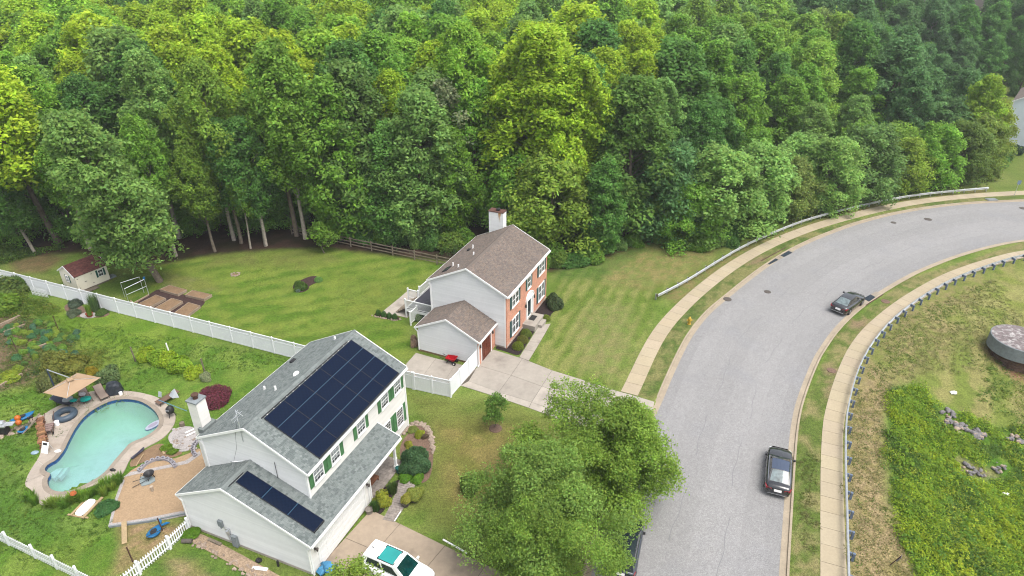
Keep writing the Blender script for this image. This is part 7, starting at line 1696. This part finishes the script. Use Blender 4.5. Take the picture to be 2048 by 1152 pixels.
# --- street trees in front
PEAR = [tree_meshes('street_tree', 500+i, 9.6, 4.2, .16, 66, 80000, .086, .17, .4, BARK, .55, vis=.6, lobes=2.5, rmul=1.2) for i in range(2)]
PC = (.122, .190, .030)
def pear(px, H, wr, me, label, c, rz):
    p = gp(*px); tree('street_tree', label, me, p.x, p.y, H, 9.6, c, wr, 'street trees at the kerb', rz=rz, j=.03)
pear((1212, 1004), 8.7, 1.15, PEAR[0], 'biggest glossy green street tree overhanging the road at the bottom centre', PC, .5)
pear((1078, 1128), 9.0, .96, PEAR[1], 'grey green street tree at the bottom left of the front tree cluster', (.118, .184, .038), 2.2)
pear((1085, 1195), 8.0, .9, PEAR[0], 'street tree at the bottom edge between the dark parked car and the grey green tree', (.120, .187, .032), 4.0)
p = gp(715, 1275); tree('street_tree', 'sparse tree whose top shows at the bottom edge in front of the white car', tree_meshes('sparse_tree', 520, 7.2, 2.4, .4, 40, 6500, .10, .09, .3, vis=.85), p.x, p.y, 5.5, 7.2, (.13, .19, .03), 1.1)
SAP = tree_meshes('sapling', 530, 3.4, .95, .32, 26, 2600, .09, .04, .1, BARK, vis=.7)
p = gp(991, 857); tree('sapling', 'young dark green sapling in a round mulch ring on the front lawn', SAP, p.x, p.y, 3.3, 3.4, (.085, .16, .03), .9)
p = gp(648, 505); tree('sapling', 'light green sapling at the left end of the rail fence', SAP, p.x, p.y, 3.9, 3.4, (.12, .21, .03), 1.2)
# --- shrubs in the gardens
JM = bush_mesh('maple_shrub', 450, 5200, .05, 16, .3)
shrub('deep red Japanese maple shrub on the lawn behind the solar house', (430, 800), 1.62, 1.25, (.16, .042, .058), JM, 'red_maple')
shrub('big round grey green shrub behind the covered grill', (218, 757), 1.25, 1.5, (.11, .165, .06), LOOSE[0])
shrub('small golden yellow shrub beside the big round shrub', (184, 748), .6, .9, (.25, .20, .02), LOOSE[1])
shrub('large dark red green bush at the far front corner of the brick house', (1109, 612), 1.25, 1.55, (.055, .085, .034), LOOSE[2])
shrub('round clipped yellow green shrub right beside the concrete stoop', (1092, 640), .5, .62, (.13, .17, .02), DENSE[0])
for px, lb, c in (((1052, 670), 'clipped round shrub nearest the stoop in the front bed', (.11, .15, .025)), ((1045, 683), 'middle clipped shrub of the front bed, tinged with brown', (.13, .14, .03)), ((1036, 696), 'clipped yellow green shrub at the driveway end of the front bed', (.13, .17, .02))): shrub(lb, px, .62, .68, c, DENSE[1], group='clipped shrubs in the front bed')
for k, px in enumerate(((757, 629), (768, 632), (779, 635), (790, 637))): shrub(('leftmost', 'second from left', 'third from left', 'rightmost')[k]+' of four small box shrubs at the patio', px, .30, .62, (.05, .12, .03), DENSE[0], group='box shrubs at the patio', z=.1)
shrub('loose white flowering shrub by the deck railing', (836, 636), .85, .9, (.16, .21, .11), LOOSE[0]); shrub('grey green shrub under the garage eave at the deck', (851, 634), .7, .9, (.12, .17, .12), LOOSE[2])
shrub('pink flowering bush at the rear corner of the brick garage', (829, 692), .45, 1.4, (.34, .24, .18), LOOSE[1])
shrub('dark green mounded shrub in the island bed of the back lawn', (601, 578), .85, 1.1, (.07, .13, .025), LOOSE[1]); shrub('small pale green shrub at the right end of the island bed', (637, 562), .5, .55, (.13, .25, .06), DENSE[1]); shrub('tiny blue green plant at the front of the island bed', (596, 583), .3, .35, (.12, .17, .13), DENSE[0])
PINE = bush_mesh('needle_shrub', 455, 9000, .055, 18, .45, up=.9)
shrub('big dark green mounded pine shrub beside the porch of the solar house', (832, 935), 1.45, 1.7, (.055, .115, .045), PINE); shrub('bright green low shrub in front of the dark pine shrub', (812, 958), .6, .55, (.09, .21, .02), LOOSE[0]); shrub('second bright green low shrub right of the first, below the pine', (835, 960), .6, .6, (.10, .21, .02), LOOSE[2])
shrub('yellow green shrub in the stone ringed bed at the house corner', (841, 872), .5, .6, (.24, .27, .03), LOOSE[1]); shrub('small yellow tuft behind the dark pine shrub', (818, 893), .45, .5, (.26, .27, .04), LOOSE[2]); shrub('purple leaved tuft right of the yellow shrub in the stone ring', (850, 875), .35, .5, (.12, .09, .06), LOOSE[0]); shrub('low green plant near the house wall in the round bed', (826, 862), .5, .4, (.16, .20, .05), LOOSE[0])
shrub('yellow green leafy shrub in the bed by the garage door', (765, 1005), .75, 1.1, (.24, .26, .03), LOOSE[1]); shrub('green grassy tuft beside the porch pavers', (786, 985), .7, .9, (.075, .13, .03), BLADE[0], 'grass_tuft', cat='plant'); shrub('dark grassy tuft at the driveway end of the garage bed', (752, 1020), .6, .8, (.06, .12, .03), BLADE[1], 'grass_tuft', cat='plant')
shrub('yellow leaved plant in the nearer round pot by the paver path', (814, 1001), .5, .7, (.25, .26, .05), LOOSE[2], z=.3); shrub('yellow green plant in the farther round pot by the paver path', (832, 990), .75, .75, (.20, .24, .05), LOOSE[0], z=.3)
shrub('weeping green shrub on the dry front lawn', (937, 981), .85, 1.5, (.07, .115, .02), LOOSE[1], z=.0)
shrub('tall green grass in the terracotta pot', (180, 630), .5, 1.3, (.14, .22, .03), BLADE[0], 'pot_grass', z=.35, cat='plant'); shrub('tall feathery grass clump against the long fence', (192, 622), .9, 2.0, (.09, .15, .05), BLADE[1], 'grass_tuft', cat='plant')
shrub('purple flowered shrub at the foot of the long fence', (152, 612), .9, .8, (.08, .11, .07), LOOSE[0]); shrub('low green shrub right of the terracotta pot', (205, 628), .7, .6, (.08, .14, .03), LOOSE[2]); shrub('grey shrub at the left end of the fence bed', (148, 630), .8, .7, (.11, .14, .08), LOOSE[1])
shrub('bright green leafy shrub at the left edge above the kitchen garden', (12, 622), 2.1, 2.2, (.13, .22, .025), LOOSE[1]); shrub('tall weedy shrub against the fence at the far left', (18, 585), 2.3, 1.9, (.10, .15, .035), LOOSE[2]); shrub('climbing green shrub hanging over the fence at the left', (47, 577), 1.1, 2.0, (.075, .14, .025), LOOSE[0])
for k, (px, r, h) in enumerate((((296, 718), 1.0, 1.4), ((318, 722), 1.2, 1.3), ((340, 728), 1.0, 1.5), ((366, 738), 1.3, 1.6), ((390, 750), 1.0, 1.0))): shrub(('first', 'second', 'third', 'fourth', 'lowest right')[k]+' yellow green grapevine clump of the post row, counted from the left', px, r, h, ((.24, .33, .025), (.18, .29, .025))[k % 2], LOOSE[k % 3], 'grapevine', 'vines on the post row', cat='vine')
shrub('pinkish ornamental grass behind the red maple', (412, 760), .6, .9, (.26, .29, .15), LOOSE[1], 'grass_tuft', cat='plant')
LIL = [blade_mesh('daylily_leaves', 460+i, 170, .035, .8) for i in range(2)]
for k, px in enumerate(((62, 998), (72, 1008), (100, 1012), (112, 1010), (132, 1012), (146, 1003), (158, 998), (170, 1000), (182, 992), (196, 985), (206, 978), (216, 972), (226, 978), (238, 966), (210, 990))): LATER.append(('strappy lily clumps along the lower pool edge', px[0], shrub('', px, random.uniform(.45, .72), random.uniform(.55, .85), random.choice(((.14, .24, .03), (.18, .26, .04), (.11, .21, .03))), LIL[k % 2], 'lily_clump', cat='plant')))
shrub('orange flower head standing above the lilies by the pool', (147, 988), .22, .25, (.55, .20, .08), DENSE[0], 'lily_flower', z=.75, cat='flower')
shrub('broad leaved hosta clump by the gravel patio edge', (214, 1020), .9, .6, (.05, .13, .04), LOOSE[0], 'hosta', cat='plant'); shrub('green weeds at the outer corner of the garage gable', (385, 1070), .75, .5, (.10, .2, .02), LOOSE[1])
shrub('small green weed patch beside the white rubble', (333, 897), .5, .35, (.11, .2, .02), LOOSE[2]); shrub('second small weed patch by the rubble, nearer the block arc', (346, 905), .5, .35, (.11, .19, .02), LOOSE[1])
shrub('yellow flowering shrub beside the pale house', (2012, 300), 1.3, 1.6, (.30, .26, .04), LOOSE[0]); shrub('dark shrub in front of the pale house at the right edge', (2030, 308), 1.6, 1.7, (.035, .07, .04), LOOSE[1])
VEG = [LOOSE[0], LOOSE[1], DENSE[1]]
rr = random.Random(31)
for k in range(64):
    a, b = rr.random(), rr.random(); px = (2+a*115+b*20, 655+b*85-a*10+rr.uniform(-6, 6)) if k < 44 else (rr.uniform(60, 155), rr.uniform(665, 712))
    c = rr.choice(((.05, .12, .05), (.07, .14, .04), (.10, .18, .03), (.06, .12, .07), (.14, .19, .03)))
    nm = {(.05, .12, .05): 'dark green', (.07, .14, .04): 'mid green', (.10, .18, .03): 'bright green', (.06, .12, .07): 'blue green'}.get(c, 'yellow green')
    c = tuple(1.5*q_ for q_ in c); LATER.append((f'{nm} leafy vegetables in the kitchen garden', px[0], shrub('', px, rr.uniform(.28, .55), rr.uniform(.35, .7), c, rr.choice(LOOSE), 'vegetable_plant', cat='plant')))
shrub('yellow green salad patch at the corner of the lower garden bed', (22, 756), 1.2, .6, (.20, .26, .03), LOOSE[2], 'vegetable_patch', cat='plant')
shrub('thin yellowish fruit bush behind the parasol', (118, 740), 1.4, 2.2, (.16, .18, .04), LOOSE[1]); shrub('olive wispy bush left of the parasol', (100, 775), 1.0, 1.8, (.13, .15, .05), LOOSE[2]); shrub('rusty tinted bush above the parasol', (150, 735), 1.5, 1.2, (.15, .16, .03), LOOSE[0])
# --- ground cover nobody could count
def cover(name, pts_px, n, size, cols, seed, blades=False, r=.25, h=.3, world=False, clump=1.0, parts=9):
    rg = np.random.default_rng(seed); poly = pts_px if world else [tuple(gt(*p)[:2]) for p in pts_px]; A = np.array(poly)
    lo, hi = A.min(0), A.max(0); P0 = rg.uniform(lo, hi, (n*4, 2)); ok = (poly_sd(P0[:, 0], P0[:, 1], poly)+(fbm(P0[:, 0]*.8, P0[:, 1]*.8, 3)-.5)*2.2 > 0)
    if clump < 1: ok &= fbm(P0[:, 0]*.7+seed, P0[:, 1]*.7, 3) > clump
    for q_ in (ROCKS if name == 'weeds' else []): ok &= (P0[:, 0]-q_.x)**2+(P0[:, 1]-q_.y)**2 > .55+.5*rg.random(len(P0))
    P0 = P0[ok][:n]; Z0 = terrain(P0[:, 0], P0[:, 1]); m = len(P0); lump = .35+1.5*(fbm(P0[:, 0]*.55+3*seed, P0[:, 1]*.55, 3)-.3).clip(0, 1)
    cidx = ((fbm(P0[:, 0]*.33+7, P0[:, 1]*.33+seed, 3)-.3)/.4*len(cols)+rg.normal(0, .55, m)).astype(int).clip(0, len(cols)-1)
    C0 = np.repeat(np.stack([P0[:, 0], P0[:, 1], Z0], 1), parts, 0); hh = np.repeat(h*lump*rg.uniform(.6, 1.3, m), parts); k = len(C0); d = unit(rg, k)
    C0[:, :2] += d[:, :2]*r*(.4+np.repeat(lump, parts)[:, None]*.8); C0[:, 2] += np.abs(d[:, 2])*hh+.03
    cv = np.array(cols)[np.repeat(cidx, parts)]*leaf_var(k, rg)
    V, F, cc = leaves(C0, d*.6+np.array([0, 0, .8])+rg.normal(size=(k, 3))*.35, size*rg.uniform(.6, 1.3, k), cv, rg); o = link(name, np_mesh(name, V, F, cc, LEAF), kind='stuff'); o.color = (1, 1, 1, 1); return o
cover('weeds', [(1784,782),(1830,770),(1870,802),(1960,842),(2060,862),(2140,880),(2140,1260),(1850,1260),(1812,1080),(1780,1000),(1774,896),(1776,830)], 6200, .085, [(.27, .36, .028), (.16, .27, .03), (.22, .32, .025), (.13, .22, .03), (.27, .34, .04), (.10, .18, .035)], 3, r=.32, h=.62)
cover('weeds', [(1784,790),(1830,775),(1870,805),(1960,846),(2060,866),(2140,884),(2140,1260),(1860,1260),(1820,1080),(1786,1000),(1780,896)], 420, .095, [(.18, .30, .03), (.25, .35, .03), (.13, .24, .035), (.30, .38, .03)], 23, r=.42, h=.8, parts=60)
cover('weeds', [(1985,700),(2060,760),(2100,830),(2040,860),(1960,800)], 260, .08, [(.10, .17, .03), (.15, .21, .03)], 5, h=.3)
cover('tall_grass', [(1600,428),(1690,402),(1790,390),(1800,396),(1700,418),(1620,440)], 420, .17, [(.17, .2, .05), (.12, .17, .04)], 6, r=.4, h=1.2)
cover('ground_ivy', [(-60,470),(60,500),(130,495),(60,515),(-60,540)], 700, .13, [(.06, .12, .025), (.10, .17, .03)], 7, r=.4, h=.5)
cover('undergrowth', [(660,478),(900,512),(1060,500),(1180,515),(1290,472),(1440,482),(1540,440),(1700,405),(1980,345),(1960,335),(1690,390),(1440,455),(1180,485),(900,485),(660,460)], 1500, .16, [(.05, .10, .025), (.07, .13, .03), (.10, .16, .03)], 8, r=.5, h=1.0)
cover('fence_weeds', [(-20,575),(60,588),(110,612),(130,625),(60,640),(-20,640)], 700, .085, [(.14, .20, .03), (.10, .17, .025), (.18, .2, .04)], 9, r=.3, h=.7)
cover('garden_plants', [(0,660),(60,640),(150,668),(150,720),(60,760),(0,775)], 620, .07, [(.05, .12, .045), (.09, .16, .03), (.13, .17, .04)], 10, r=.25, h=.35)
cover('garden_plants', [(70,700),(210,700),(215,745),(120,780),(70,790)], 420, .06, [(.15, .18, .03), (.11, .17, .03)], 11, r=.25, h=.4)
cover('grass_tufts', [(60,900),(330,760),(640,720),(420,690),(60,620),(-30,800),(-30,1100),(120,1140),(230,1050),(220,1010),(80,1010)], 3600, .045, [(.085, .155, .022), (.12, .185, .025), (.07, .135, .022)], 12, r=.14, h=.07)
cover('grass_tufts', [(1606,900),(1630,900),(1624,1180),(1598,1180)], 600, .035, [(.11, .15, .03), (.16, .16, .06)], 13, r=.12, h=.05)
cover('dry_grass', [(1696,1180),(1694,960),(1705,830),(1790,640),(1990,560),(2080,700),(1960,740),(1800,760),(1776,830),(1772,1000),(1840,1180)], 5200, .05, [(.20, .20, .075), (.15, .19, .05), (.23, .215, .10), (.12, .18, .035)], 14, r=.2, h=.08)

# labels of the many look-alikes: by look, row and order from the left of the photo
ORD = ('', 'second', 'third', 'fourth', 'fifth', 'sixth', 'seventh', 'eighth', 'ninth', 'tenth', 'eleventh', 'twelfth', 'thirteenth', 'fourteenth', 'fifteenth', 'sixteenth', 'seventeenth', 'eighteenth', 'nineteenth', 'twentieth')
bykey = {}
for k, q, o in LATER: bykey.setdefault(k, []).append((q, o))
for k, L in bykey.items():
    L.sort(key=lambda e: e[0])
    for i, (q, o) in enumerate(L):
        o['group'] = k
        n = len(L); w_ = 'only one' if n == 1 else 'leftmost' if i == 0 else 'rightmost' if i == n-1 else ORD[i]+' from left' if i < 20 else ORD[n-1-i]+' from right' if n-1-i < 20 else 'one'
        o['label'] = f'{w_} of the {k}' if n > 1 else 'the only one of '+k
